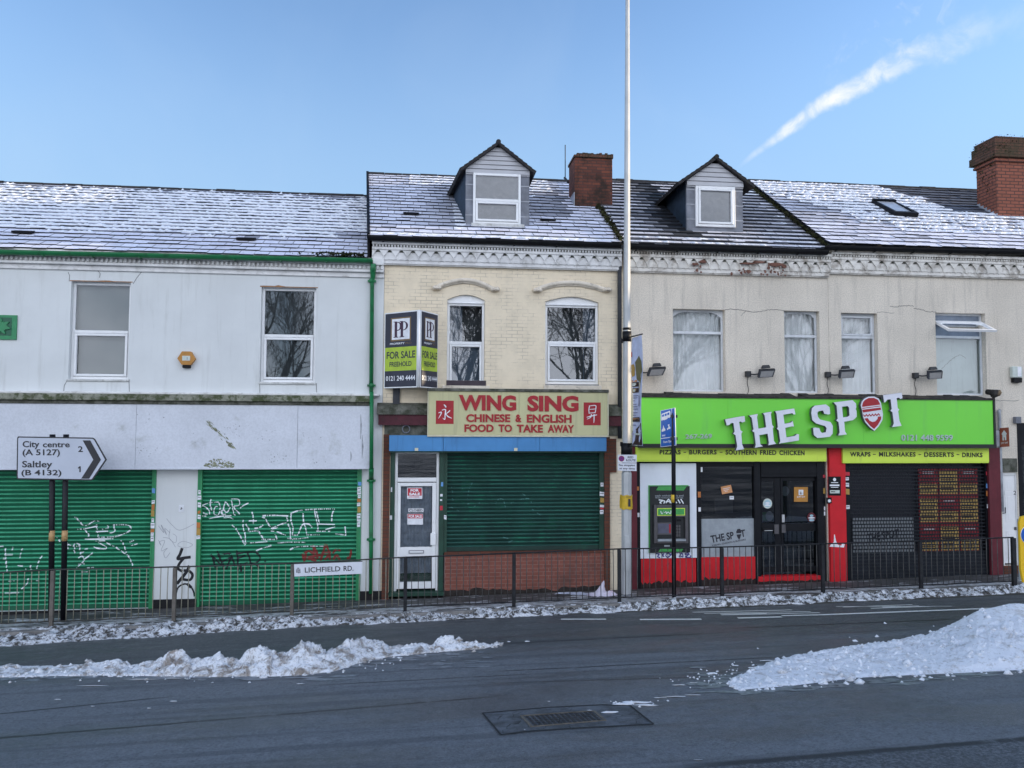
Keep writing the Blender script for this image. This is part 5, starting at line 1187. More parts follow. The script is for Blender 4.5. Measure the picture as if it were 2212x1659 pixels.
def house_left():
    B = GH; XL = XG+.004; XR = XS-.003
    w1 = rect('B2', 712, 160, 1200, 928); w2 = rect('B2', 1752, 176, 2082, 942)
    eave = at('B1', 1200, 1005, -.2).z
    ztop = at('B4', 900, 262, .0).z
    hole = (at('B4', 348, 500).x, at('B5', 232, 500).x, BASE+.32, ztop)
    grey_shell(B, XL, XR, [w1, w2], [hole], eave)
    for w, t in ((w1, at('B2', 950, 372).z), (w2, at('B2', 1900, 405).z)):
        window(B, w, .12, t, 'fixed', 'fixed', frame='old_white', fw=.045, corners=True, back=('pleat', 'net'), gl='glass_clear')
    crack(B, [(1195, 162), (1300, 160), (1390, 178), (1480, 185), (1560, 178), (1640, 162), (1750, 172)], 'B2'); crack(B, [(1390, 178), (1365, 200), (1345, 220)], 'B2', .004)
    ct, cb = at('B1', 1200, 1040, -.15).z, at('B1', 1200, 1258, -.03).z
    Hc = ct-cb
    pat = [(at('B1', a, 1100).x, at('B1', b, 1100).x, at('B1', 0, d, -.14).z, at('B1', 0, c, -.14).z) for a, b, c, d in ((925, 1005, 1092, 1128), (1290, 1470, 1105, 1125), (1430, 1560, 1085, 1110), (1570, 1740, 1095, 1140), (1690, 1745, 1120, 1150), (860, 930, 1120, 1150))]
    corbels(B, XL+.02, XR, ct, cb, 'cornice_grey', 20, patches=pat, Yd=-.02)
    mb = MB(); rr = random.Random(6)       # flaked paint lower down, over the corbels
    for k in range(34):
        x = rr.choice([at('B1', a, 1150).x for a in (900, 1330, 1380, 1520, 1600, 1650, 1700)])+rr.gauss(0, .1); z = at('B1', 0, rr.uniform(1120, 1225), -.1).z; r = rr.uniform(.012, .038)
        mb.prism([(x+r*math.cos(a)*rr.uniform(.5, 1.2), z+r*math.sin(a)*rr.uniform(.6, 1.6)) for a in [i*.785 for i in range(8)]], -.1490-.001*(k % 8)/8, -.143)
    mb.build('bare_patch', M['bare_brick'], B)
    x0, x1 = at('D', 1345, 530, -.25).x, at('D', 1787, 545, -.25).x
    gutter(B, x0, x1, at('B1', 330, 985, -.25).z, at('B1', 2050, 1032, -.25).z, -.25, .085, M['gutter_black'])
    # roof of thick interlocking tiles
    ye, yr = -.20, 4.0; e = at('B1', 1200, 1000, ye); zr = at('B1', 600, 404, yr).z+.02
    XA, XB = at('D', 1345, 533, -.1).x, at('D', 1786, 543, -.1).x
    d0, d1 = at('B1', 840, 880, .6).x, at('B1', 1365, 880, .6).x
    def frost(u, v, x):
        f = 1.0+.25*fb(x, v*6, 1.0)
        dl = d0-x
        if v > .10 and -.2 < dl < 2.1: f *= max(0.0, min(1, (dl-.15-.9*(v-.1)*(v < .5))/.75 if v < .72 else (dl-.1)/.9))
        if x > d1-.1 and v > .08: f *= .55+.8*max(0, fb(x*2, v*9, 1.0))+(.5 if v > .82 or v < .2 else 0)
        return f
    def snow(u, v, x):
        if v > .80 and (x < d0-1.0 or x > d1): return .85
        if v > .5 and x < d0-1.9: return .5
        if v < .08: return .35
        if x > d1 and v < .45: return .22
        return .05 if x < d0-1.6 else 0
    ro, pt, s, n = slate_roof(B, 'roof', XA, XB, ye, e.z, yr, zr, 19, .33, [M['slate_dark'], M['slate_edge']], frost, snow, .016, 'dark_tile', 12)
    # thicken the tile edges: a dark batten course under each row
    mb = MB()
    for i in range(19):
        v = i/19; a, b = pt(XA, v, .016), pt(XB, v, .016); t = s*.085
        mb.hexa([a-n*.03, b-n*.03, b+t-n*.03, a+t-n*.03, a-s*.008+n*.022, b-s*.008+n*.022, b+t+n*.012, a+t+n*.012])
    mb.build('tile_edge', M['slate_edge'], ro)
    mb = MB(); rr = random.Random(12)
    for k in range(640):
        v = rr.random()*.97; q = pt(XB+rr.gauss(0, .04), v, .06); r = rr.uniform(.02, .055)
        P = [q+Vector((rr.uniform(-1, 1), rr.uniform(-1, 1), rr.uniform(-.6, 1)))*r for _ in range(5)]; mb.add(P, [(0, 1, 2), (0, 2, 3), (0, 3, 4), (1, 4, 2)])
    mb.build('moss', M['moss'], ro, fix=False)
    zb, zcl, zp = at('B1', 1100, 888, .6).z, at('B1', 1100, 395, .6).z, at('B1', 1112, 185, .55).z
    d = gable_dormer(B, d0, d1, .6, zb, zcl+.02, zp, 0, 3.4, .1, 'cheek_slate', 'lead', None, None)
    dormer_roof(d, d0, d1, .6, zcl+.02, zp-.02, 3.9, .22, 0)
    cladding(d, d0, d1, .6, at('B1', 1100, 432, .55).z, zcl+.0, zp-.03, 5)
    wd_ = rect('B1', 920, 437, 1290, 815, .57)
    window(d, wd_, .545, None, 'case', back=('flat', 'blind_dormer2'), gl='glass_clear', fw=.06)
    # shopfront below: cash machine panel, window with grey lower panel, double doors
    mb = MB(); zt = at('B4', 900, 250, .02).z
    yy = .06
    cols = [('B4', 345, 384), ('B4', 866, 908), ('B4', 1372, 1428), ('B4', 1920, 1990)]
    Z0 = BASE+.35
    for t, a, b in cols:
        xa, xb = at(t, a, 800, .02).x, at(t, b, 800, .02).x; mb.box(xa+.004, xb-.004, .0, .16, Z0, zt)
    xa, xb = at('B4', 384, 300, .02).x, at('B4', 1990, 300, .02).x
    mb.box(at('B4', 908, 300, .02).x, at('B4', 1372, 300, .02).x, .02, .15, at('B4', 0, 305, .02).z, zt)
    mb.box(at('B4', 1428, 300, .02).x, at('B4', 1920, 300, .02).x, .018, .15, at('B4', 0, 400, .02).z, zt); mb.box(at('B4', 1440, 300).x, at('B4', 1925, 300).x, .010, .0175, at('B4', 0, 372, .02).z, at('B4', 0, 300, .02).z)
    stick = [(('B4', 348, 478, 368, 512), 'orange'), (('B4', 354, 706, 372, 742), 'paper'), (('B4', 880, 522, 905, 572), 'orange'), (('B4', 884, 658, 906, 695), 'paper'), (('B4', 905, 308, 920, 350), 'paper'), (('B4', 1970, 375, 1990, 400), 'paper_red'), (('B4', 1972, 490, 1990, 540), 'ochre'), (('B4', 1978, 652, 1990, 685), 'paper'), (('B4', 1978, 695, 1990, 730), 'paper')]
    for r_, c_ in stick:
        t = rect(*r_, -.0); mb.add([(t[0], -.004, t[2]), (t[1], -.004, t[2]), (t[1], -.004, t[3]), (t[0], -.004, t[3])], [(0, 1, 2, 3)], 1+STICK.index(c_))
    mb.build('shopfront_frame', [M['dark_frame']]+[M[x] for x in STICK], B, bevel=.004, seg=1)
    mb = MB(); bp = (at('B4', 296, 600, -.02).x, at('B4', 346, 600, -.02).x); mb.box(bp[0], bp[1], -.06, -.001, Z0, at('B4', 0, 110, -.06).z); mb.build('side_pier', M['burgundy'], B)
    # red stall riser with a grimy broken foot
    mb = MB(); zr1 = at('B4', 600, 1101, .0).z
    for a, b in ((384, 868), (908, 1398)): mb.box(at('B4', a, 1200).x, at('B4', b, 1200).x-.003, .005, .15, Z0, zr1)
    st = rect('B4', 1400, 1256, 1948, 1332); mb.box(st[0], st[1], -.05, .2, Z0, st[3])
    mb.build('stall_riser', M['stall_red'], B, bevel=.006, seg=1)
    mb = MB(); rr = random.Random(15)
    for a, b, ya in ((384, 868, 1345), (908, 1398, 1330), (1400, 1948, 1335)):
        xa, xb = at('B4', a, 1340).x, at('B4', b, 1340).x; n_ = 26; y0 = -.0515 if a == 1400 else .0035
        top = [(xa+(xb-xa)*i/n_, at('B4', 0, ya).z+(.01+.09*abs(fb(i*.31, a, 1.3))+.05*rr.random())*(.35 if a == 1400 else 1)) for i in range(n_+1)]
        mb.prism([(xa, Z0), (xb-.004, Z0)]+top[::-1], y0, y0+.001)
    mb.build('damp_stain', paint('damp', (.03, .018, .016), .9, .4, 12), B)
    p = rect('B4', 372, 275, 868, 1101, -.0); mb = MB(); mb.box(p[0]+.012, p[1]-.004, -.012, .14, zr1+.002, p[3])
    apn = mb.build('cash_machine_panel', M['atm_panel'], B)
    mb = MB()       # blue scrawl under the machine
    for pl in ([(385, 1380), (440, 1395), (410, 1430), (455, 1455)], [(480, 1370), (525, 1440)], [(525, 1375), (490, 1435)], [(560, 1400), (600, 1370), (640, 1410), (590, 1450), (555, 1410)], [(640, 1420), (665, 1380)], [(800, 1440), (850, 1370), (870, 1440), (820, 1420)], [(900, 1380), (970, 1370), (950, 1420), (910, 1440), (1000, 1450), (1010, 1410)], [(900, 1400), (990, 1395)]):
        stroke(mb, smoothpts([tuple(at('E2', *q, -.012)) for q in pl], 4), .012, None, None, 0, .003)
    mb.build('graffiti', M['purple_ink'], apn, fix=False)
    # glazing
    def pane(par, t, a, c, b, d, Y, m='glass_dark'):
        r = rect(t, a, c, b, d, Y); mb = MB(); mb.add([(r[0], Y, r[2]), (r[1], Y, r[2]), (r[1], Y, r[3]), (r[0], Y, r[3])], [(0, 1, 2, 3)]); return mb.build('pane', M[m], par, fix=False)
    pane(B, 'B4', 908, 305, 1372, 760, .07)
    g = rect('B4', 912, 757, 1381, 1099, .06); mb = MB(); mb.box(g[0], g[1], .055, .075, g[2], g[3], 0)
    q = quadR(g[0], g[1], g[2], g[3], .055)
    a = [at('B4', 985, 905, .055), at('B4', 1188, 868, .055), at('B4', 1196, 932, .055), at('B4', 1000, 970, .055)]; text_on(mb, 'THE SP', a, .003, .03, 1)
    a = [at('B4', 1246, 858, .055), at('B4', 1288, 850, .055), at('B4', 1296, 912, .055), at('B4', 1258, 920, .055)]; text_on(mb, 'T', a, .003, .03, 1)
    c = at('B4', 1236, 888, .055)
    mb.prism([(c.x-.055, c.z+.05), (c.x-.03, c.z+.10), (c.x+.03, c.z+.105), (c.x+.06, c.z+.055), (c.x+.058, c.z+.015), (c.x-.055, c.z+.01)], .0515, .054, 1); mb.prism([(c.x-.05, c.z-.02), (c.x+.055, c.z-.01), (c.x+.03, c.z-.09), (c.x+.008, c.z-.13), (c.x-.03, c.z-.08)], .0515, .054, 1)
    a = [at('B4', 1003, 985, .055), at('B4', 1296, 930, .055), at('B4', 1297, 947, .055), at('B4', 1006, 1001, .055)]; text_on(mb, 'KEBABS, CHICKEN & BURGERS', a, .003, .01, 1)
    mb.build('window_panel', [M['panel_grey'], M['ink_logo']], B)
    # double doors
    for (x0, x1, gx0, gx1, lab) in ((1428, 1600, 1430, 1548, 0), (1602, 1920, 1622, 1914, 1)):
        mb = MB(); X = [at('B4', v, 700, .09).x for v in (x0, gx0 if lab else gx0+6, gx1, x1)]; Zs = [at('B4', 0, v, .09).z for v in (1250, 1202, 886, 818, 436, 402)]
        mb.box(X[0], X[1], .08, .13, Zs[0], Zs[5]); mb.box(X[2], X[3]-.004, .08, .13, Zs[0], Zs[5])
        for za, zb_ in ((Zs[0], Zs[1]), (Zs[2], Zs[3]), (Zs[4], Zs[5])): mb.box(X[1], X[2], .081, .13, za, zb_)
        dr = mb.build('door', M['dark_frame'], B, bevel=.004, seg=1)
        for za, zb_ in ((Zs[1], Zs[2]), (Zs[3], Zs[4])):
            mb = MB(); mb.add([(X[1], .10, za), (X[2], .10, za), (X[2], .10, zb_), (X[1], .10, zb_)], [(0, 1, 2, 3)]); mb.build('pane', M['glass_dark'], dr, fix=False)
        mb = MB()
        if lab: r = rect('B4', 1612, 722, 1634, 788, .06); mb.box(r[0], r[1], .05, .079, r[2], r[3], 0); r = rect('B4', 1612, 808, 1645, 880, .06); mb.box(r[0], r[1], .06, .079, r[2], r[3], 1)
        else: r = rect('B4', 1445, 842, 1530, 866, .06); mb.box(r[0], r[1], .06, .079, r[2], r[3], 2); mb.box(r[0]+.04, r[1], .055, .0595, r[2]+.005, r[2]+.02, 0); r = rect('B4', 1548, 808, 1585, 890, .06); mb.box(r[0], r[1], .06, .079, r[2], r[3], 1)
        mb.build('handle' if lab else 'letterbox', [M['steel'], M['atm_grey'], M['black']], dr)
    # dim things standing inside, seen through the glass
    mb = MB(); cz = at('B4', 0, 1040, .8).z
    mb.box(at('B4', 1440, 900, .9).x, at('B4', 1990, 900, .9).x, .85, 1.2, BASE, cz, 0)
    for k in range(8):
        x = at('B4', 1640+k*40, 900, .84).x; mb.box(x, x+.12, .83, .849, cz-.75+.06*(k % 3), cz-.25, 1)
    for px, py, m_ in ((1640, 517, 2), (1503, 735, 2)):
        c = at('B4', px, py, .55); mb.prism(discpts((c.x, c.z), .09, .11, 14), .54, .56, 2 if m_ == 2 else 1); mb.box(c.x-.16, c.x-.05, .55, .56, c.z-.10, c.z+.09, 3)
    t = rect('B4', 1030, 580, 1185, 710, .7); mb.box(t[0], t[1], .7, .72, t[2], t[3], 4)
    mb.build('counter', [M['net_blue'], M['panel_grey'], M['white'], M['atm_green'], M['atm_grey']], B)
house_left()

def house_right():
    B = GB_; XL = XS+.003; XR = 19.0
    w3 = rect('B3', 390, 196, 728, 950); w4 = rect('B3', 1271, 196, 1738, 962)
    eave = at('B6', 1200, 1118, -.2).z
    hole = (at('B5', 372, 700).x, at('B5', 1650, 700).x, BASE+.32, at('B5', 1000, 255).z)
    door = rect('E1', 240, 542, 386, 1300)
    nx = at('E1', 362, 400).x
    hole2 = (nx, 18.2, BASE+.32, at('E1', 362, 135).z)
    door = (door[0], min(door[1], nx-.02), door[2], door[3])
    grey_shell(B, XL, XR, [w3, w4], [hole, door, hole2], eave)
    window(B, w3, .12, at('B3', 540, 415).z, 'fixed', 'case', frame='old_white', fw=.045, corners=True, back=('pleat', 'net'), gl='glass_clear')
    tz = at('B3', 1480, 415).z
    wo = window(B, w4, .12, tz, 'fixed', 'open', frame='old_white', fw=.045, back_lower=('flat', 'boarded'), gl='glass_clear')
    mb = MB(); mb.box(w4[0], w4[1], .15, .16, tz-.02, w4[3]); mb.build('blind', M['net_blue'], wo)
    # top light swung out on its upper hinges
    a, b = Vector((w4[0]+.03, .10, at('B3', 0, 232).z)), Vector((w4[1]-.03, .10, at('B3', 0, 232).z)); d = at('B3', 1330, 352, -.42); dn = Vector((0, -.50, d.z-a.z+.02)); L = dn.length; dv = dn/L; nn_ = Vector((0, dv.z, -dv.y)); t = .055
    mb = MB()
    def bar(p, q, r, s_): mb.hexa([p, q, r, s_, p-nn_*.05, q-nn_*.05, r-nn_*.05, s_-nn_*.05])
    ex = Vector((1, 0, 0)); bar(a, a+ex*t, a+ex*t+dn, a+dn); bar(b-ex*t, b, b+dn, b-ex*t+dn); bar(a+ex*t, b-ex*t, b-ex*t+dv*t, a+ex*t+dv*t); bar(a+ex*t+dn-dv*t, b-ex*t+dn-dv*t, b-ex*t+dn, a+ex*t+dn)
    for p, sg in ((a, 1), (b, -1)):      # arched corners
        o = p+ex*t*sg+dv*t; bar(o, o+ex*sg*.20, o+ex*sg*.09+dv*.03, o+dv*.10)
    ol = mb.build('top_light', M['upvc'], wo)
    mb = MB(); k = nn_*-.025; mb.add([a+ex*t+dv*t+k, b-ex*t+dv*t+k, b-ex*t+dn-dv*t+k, a+ex*t+dn-dv*t+k], [(0, 1, 2, 3)]); mb.build('open_pane', M['glass'], wo, fix=False)
    crack(B, [(840, 130), (900, 138), (960, 125), (1060, 132)], 'B3'); crack(B, [(1060, 150), (1120, 160), (1190, 180), (1270, 188)], 'B3'); crack(B, [(715, 190), (770, 188), (880, 195)], 'B3', .004); crack(B, [(1825, 1010), (1900, 1015), (2040, 1010)], 'B3', .005)
    crack(B, [(1545, 620), (1500, 590), (1460, 600), (1400, 640), (1320, 715)], 'B3', .003)
    ct, cb = at('B6', 1200, 1178, -.15).z, at('B6', 1200, 1362, -.03).z
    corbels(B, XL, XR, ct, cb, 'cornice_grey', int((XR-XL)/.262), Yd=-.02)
    x0 = at('D', 1778, 535, -.25).x
    gutter(B, x0, XR, at('B6', 510, 1112, -.25).z, at('B6', 510, 1112, -.25).z+(at('B6', 2212, 1152, -.25).z-at('B6', 510, 1112, -.25).z)*(XR-x0)/(at('B6', 2212, 1152, -.25).x-x0), -.25, .085, M['gutter_black'])
    ye, yr = -.20, 4.0; e = at('B6', 1200, 1112, ye); zr = at('B6', 1200, 622, yr).z+.02; XA = at('D', 1788, 535, -.1).x
    ch = at('B6', 1990, 875, 1.9); chx = ch.x
    def lim(v): return chx-.75-2.6*max(0, v-.45)      # bare wet slates lie to the left of the stack
    def bare(v, x): return v > .56 and x > lim(v)+.25*fb(x, v*7, 1.1)+.2
    def frost(u, v, x):
        if bare(v, x): return .06
        return (.95 if v < .3 else .62)+.25*fb(x, v*6, 1.0)
    def snow(u, v, x):
        if bare(v, x): return 0.0
        dd = (x-XA)
        d = min(1, max(0, (v-.30+.06*fb(x, v, .8))/.12))*.96
        if dd < 1.5 and v < .75-.3*dd/1.5: d *= .1
        if x > at('B6', 1150, 1000, .8).x and .20 < v < .5: d = max(d, .8)
        if x > chx-.2 and v < .55: d *= .55
        if fb(x*1.5+3, v*9, .6) > .62: d *= .5
        return d
    ro, pt, s, n = slate_roof(B, 'roof', XA, XR, ye, e.z, yr, zr, 20, .30, [M['slate'], M['slate_edge']], frost, snow, .038, 'dark_tile', 33)
    # skylight
    def vof(t, x, y):       # height on the slope hit by this sight line
        lo, hi = 0.0, 1.0
        for _ in range(30):
            m_ = (lo+hi)/2; Y = ye+(yr-ye)*m_; p = at(t, x, y, Y)
            if p.z > e.z+(zr-e.z)*m_: lo = m_
            else: hi = m_
        return lo, at(t, x, y, ye+(yr-ye)*lo).x
    vb, xa = vof('B6', 1120, 862); vt, _ = vof('B6', 1010, 765); _, xb = vof('B6', 1262, 862)
    mb = MB(); w = .07
    for a, b, c, d in ((xa-w, xa, vb, vt), (xb, xb+w, vb, vt)): mb.hexa([pt(a, c, 0), pt(b, c, 0), pt(b, d, 0), pt(a, d, 0), pt(a, c, .14), pt(b, c, .14), pt(b, d, .10), pt(a, d, .10)])
    dvv = .02
    for c, d in ((vb-dvv, vb), (vt, vt+dvv)): mb.hexa([pt(xa-w, c, 0), pt(xb+w, c, 0), pt(xb+w, d, 0), pt(xa-w, d, 0), pt(xa-w, c, .14), pt(xb+w, c, .14), pt(xb+w, d, .14), pt(xa-w, d, .14)])
    sk = mb.build('skylight', M['gutter_black'], ro)
    mb = MB(); mb.add([pt(xa, vb, .10), pt(xb, vb, .10), pt(xb, vt, .09), pt(xa, vt, .09)], [(0, 1, 2, 3)]); mb.build('skylight_glass', paint('frosted_glass', (.42, .43, .46), .25, .1, 5, spec=.5), ro, fix=False)
    # tall red chimney, mossy corbelled head
    cx1 = chx+1.75; zt = at('B6', 2100, 185, 1.85).z; cb_ = ch.z
    o = stack(ro, chx, cx1, 1.9, 2.62, cb_-.35, zt-.30, 'chimney_red', 'moss')
    mb = MB()
    mb.box(chx-.05, cx1+.05, 1.85, 2.67, zt-.66, zt-.601); mb.box(chx-.03, cx1+.03, 1.87, 2.65, zt-.60, zt-.56)
    mb.build('chimney_band', M['chimney_red'], ro)
    mb = MB(); mb.box(chx-.11, cx1+.11, 1.79, 2.73, zt-.555, zt-.36, 1); mb.box(chx-.07, cx1+.07, 1.83, 2.69, zt-.359, zt-.13, 1); mb.box(chx-.02, cx1+.02, 1.88, 2.64, zt-.129, zt, 1)
    rr = random.Random(5)
    for k in range(260):
        zz = rr.uniform(zt-.6, zt+.02); xx = chx-.11+rr.gauss(0, .02) if rr.random() < .6 else chx-.1+abs(rr.gauss(0, .35)); yy = rr.uniform(1.78, 2.7) if xx < chx-.05 else 1.80+rr.gauss(0, .015)
        if xx > chx+.9: continue
        if zz > zt-.12: xx += .06
        r = rr.uniform(.008, .024); q = Vector((xx, yy, zz)); P = [q+Vector((rr.uniform(-1, 1), rr.uniform(-1, 1), rr.uniform(-1, 1)))*r for _ in range(5)]; mb.add(P, [(0, 1, 2), (0, 2, 3), (0, 3, 4), (1, 4, 2)])
    for k in range(90):
        q = Vector((chx-.01+rr.gauss(0, .012), rr.uniform(1.92, 2.6), rr.uniform(zt-1.5, zt-.6))); r = rr.uniform(.012, .03); P = [q+Vector((rr.uniform(-1, 1), rr.uniform(-1, 1), rr.uniform(-1, 1)))*r for _ in range(5)]; mb.add(P, [(0, 1, 2), (0, 2, 3), (0, 3, 4), (1, 4, 2)])
    mb.build('chimney_cap', [M['moss'], M['chimney_head']], ro, fix=False)
    mb = MB(); mb.box(chx-.012, cx1, 1.885, 1.899, cb_-.08, cb_+.06)
    for i in range(6):
        y = 1.9+i*.12; z = cb_+i*.085; mb.box(chx-.014-.001*i, chx-.001, y, y+.118, z-.1, z+.12)
    mb.build('chimney_flashing', M['lead_light'], ro)
    # shopfront: red pier, perforated shutter over menu panels, burgundy pier
    Z0 = BASE+.35; mb = MB(); zt2 = at('B5', 300, 118, -.10).z
    xa0, xa1 = at('B5', 226, 100).x, at('B5', 366, 100).x; xb0, xb1 = at('B5', 262, 1310).x, at('B5', 403, 1310).x
    mb.box((xa0+xb0)/2, (xa1+xb1)/2, -.09, .1, Z0, zt2); mb.build('shop_pier', M['red'], B, bevel=.006, seg=1)
    mb = MB(); c0 = at('B5', 290, 960, -.09)       # splash of white paint
    mb.prism([(c0.x-.09, c0.z-.10), (c0.x+.24, c0.z-.12), (c0.x+.26, c0.z-.05), (c0.x+.20, c0.z-.04), (c0.x+.18, c0.z-.08), (c0.x+.10, c0.z-.06), (c0.x+.06, c0.z+.02), (c0.x+.035, c0.z+.16), (c0.x+.02, c0.z+.16), (c0.x+.012, c0.z+.0), (c0.x-.05, c0.z-.04)], -.094, -.0905)
    mb.build('paint_splash', M['white'], B)
    mb = MB(); bx0, bx1 = at('B5', 1655, 700, -.09).x, at('B5', 1758, 700, -.09).x; mb.box(bx0, bx1, -.09, .1, Z0, at('B5', 1700, 140, -.09).z); mb.build('side_pier', M['burgundy'], B, bevel=.006, seg=1)
    g0, g1 = at('B5', 378, 700, -.01).x, at('B5', 436, 700, -.01).x; g2, g3 = at('B5', 1618, 700, -.01).x, at('B5', 1655, 700, -.01).x; zs = at('B5', 1000, 258, -.01).z; zl = at('B5', 1000, 1305, -.01).z
    stk = lambda l: [(at('B5', 0, b).z, at('B5', 0, a).z, c) for a, b, c in l]
    guide(B, g0, g1, zl-.05, zs, -.02, 'dark_frame', stk([(350, 382, 'paper_red'), (398, 425, 'paper'), (445, 480, 'paper'), (498, 548, 'ochre'), (642, 675, 'paper')]))
    guide(B, g2, g3, zl-.05, zs, -.02, 'dark_frame', stk([(352, 384, 'paper_red'), (460, 500, 'sky_blue'), (525, 572, 'orange'), (645, 678, 'paper')]))
    mb = MB(); pitch = .0775; bh = .027; rows = int((zs-zl)/pitch)+1; sx0, sx1 = g1-.02, g2+.02
    mb.box(sx0, sx1, .02, .06, zs-.05, zs-.001)
    rr = random.Random(2)
    for i in range(rows):
        z = zl+i*pitch
        if z+bh > zs-.05: break
        mb.box(sx0, sx1, .024, .036, z, z+bh); mb.box(sx0, sx1, .012, .0235, z+bh*.3, z+bh*.62)
        if z < at('B5', 0, 1085).z:
            mb.box(sx0, sx1, .030, .035, z+bh+.001, z+pitch-.004)
        nl = int((sx1-sx0)/.0665); off = .5 if i % 2 else 0
        for k in range(nl):
            x = sx0+(k+.2+off*.5)*.0665; mb.box(x, x+.013, .027, .034, z+bh+.0005, z+pitch-.0005)
    mb.build('grille_shutter', M['shutter_black'], B)
    mb = MB(); Y = .10
    m0 = rect('B5', 1035, 318, 1560, 1045, Y); W_, H_ = (m0[1]-m0[0])/3, (m0[3]-m0[2])
    hs = [0, .325, .66, 1.0]; kinds = [[1, 2, 1], [2, 1, 2], [1, 2, 1]]
    for r in range(3):
        for c in range(3):
            xa, xb, z1, z0 = m0[0]+c*W_+.012, m0[0]+(c+1)*W_-.012, m0[3]-hs[r]*H_-.012, m0[3]-hs[r+1]*H_+.012
            k = kinds[r][c]; mb.box(xa, xb, Y, Y+.02, z0, z1, 1)
            if k == 1:
                for (f0, f1, lab) in ((.04, .16, None), (.12, .24, None)): mb.box(xa+.10, xb-.10, Y-.004, Y-.001, z1-(z1-z0)*f1+.02, z1-(z1-z0)*f0-.03, 3)
                mb.box(xa+.02, xb-.02, Y-.004, Y-.001, z0+.02, z0+(z1-z0)*.42, 2)
                for q in range(7): mb.box(xa+.04, xb-.06-.1*rr.random(), Y-.007, Y-.0045, z0+.05+q*.05, z0+.07+q*.05, 4)
            else:
                mb.box(xa+.02, xb-.02, Y-.004, Y-.001, z0+.02, z1-.05, 2)
                for q in range(int((z1-z0-.1)/.055)): mb.box(xa+.04, xb-.05-.1*rr.random(), Y-.007, Y-.0045, z0+.05+q*.055, z0+.07+q*.055, 4)
    g = rect('B5', 462, 748, 990, 1070, Y); mb.box(g[0], g[1], Y, Y+.02, g[2], g[3], 5)
    a = [at('B5', 580, 890, Y), at('B5', 860, 845, Y), at('B5', 860, 920, Y), at('B5', 590, 965, Y)]; text_on(mb, 'THE SPOT', a, .003, .03, 6)
    mb.box(g0, g3, .22, .24, BASE+.4, zs, 6)
    mb.build('menu_panel', [M['dark_frame'], M['menu_red'], M['menu_yellow'], M['paper'], M['menu_dark'], M['panel_grey'], M['ink_logo']], B)
    # door to the flats
    mb = MB(); X0, X1, z0, z1 = door; mb.box(X0, X0+.05, .03, .11, z0, z1); mb.box(X1-.02, X1, .03, .11, z0, z1); mb.box(X0+.05, X1-.02, .031, .11, z1-.05, z1)
    mb.build('door_frame', M['upvc'], B)
    mb = MB(); mb.box(X0+.052, X1-.021, .06, .10, z0+.04, z1-.052)
    px0 = at('E1', 272, 600).x; px1 = at('E1', 350, 600).x
    for a, b in ((595, 690), (722, 950), (1025, 1250)):
        t, u = at('E1', 0, a).z, at('E1', 0, b).z; mb.box(px0, px1, .052, .0595, u, t); mb.box(px0+.05, px1-.05, .046, .0515, u+.05, t-.05)
    dr = mb.build('door', M['upvc'], B, bevel=.008)
    mb = MB(); q = rect('E1', 256, 695, 340, 722, .05); mb.box(q[0], q[1], .040, .0455, q[2], q[3], 0); text_on(mb, '26', [at('E1', 328, 690, .04), at('E1', 374, 690, .04), at('E1', 374, 722, .04), at('E1', 328, 722, .04)], .003, .01, 1)
    mb.tube([at('E1', 240, 872, .0), at('E1', 262, 872, .0), at('E1', 262, 825, .0)], .012, 6, 1); t = rect('E1', 335, 985, 372, 1010, .05); mb.box(t[0], t[1], .044, .0515, t[2], t[3], 2)
    mb.build('knocker', [M['upvc'], M['ink'], M['atm_grey']], dr)
    mb = MB(); l = rect('E1', 238, 425, 362, 538, -.03); mb.box(l[0], l[1], -.03, -.001, l[2], l[3], 0)
    mb.build('lintel', M['soot_shade_stone'], B, bevel=.01); mb = MB(); mb.box(X0-.02, X1, -.03, .02, BASE+.3, z0-.003); mb.build('door_step', M['brown_brick'], B)
    mb = MB(); mb.tube([at('E1', 208, 32, -.07), at('E1', 213, 60, -.07), at('E1', 222, 420, -.07), at('E1', 238, 860, -.07)], .035, 8); mb.tube([at('E1', 205, 40, -.06), at('E1', 214, 26, -.06), at('E1', 226, 40, -.06)], .02, 6)
    mb.build('downpipe', M['lead_light'], B)
    mb = MB(); f = rect('E1', 178, 195, 211, 330, -.12); mb.box(f[0], f[1], -.14, -.001, f[2], f[3]); mb.build('meter_box', M['lead_light'], B, bevel=.01)
    # neighbouring black shopfront at the edge of the picture
    mb = MB(); n0, n1, nz0, nz1 = hole2; nz0 += .05
    mb.box(n0+.004, n0+.11, .0, .14, nz0, nz1-.003); mb.box(n1-.12, n1-.003, .0, .14, nz0, nz1-.003); mb.box(n0+.11, n1-.12, .002, .14, nz1-.5, nz1-.003); mb.box(n0+.11, n1-.12, .002, .14, nz0, nz0+.7); mb.box((n0+n1)/2, (n0+n1)/2+.08, .001, .14, nz0+.7, nz1-.5)
    nb = mb.build('neighbour_shopfront', M['dark_frame'], B)
    mb = MB(); mb.add([(n0+.11, .08, nz0+.7), (n1-.12, .08, nz0+.7), (n1-.12, .08, nz1-.5), (n0+.11, .08, nz1-.5)], [(0, 1, 2, 3)]); mb.build('pane', M['glass_dark'], nb, fix=False)
    mb = MB(); c = rect('E1', 350, 85, 395, 132, -.1); mb.box(c[0], c[1], -.1, -.001, c[2]-.02, c[3]); mb.build('console_bracket', M['lead'], B, bevel=.01)
house_right()

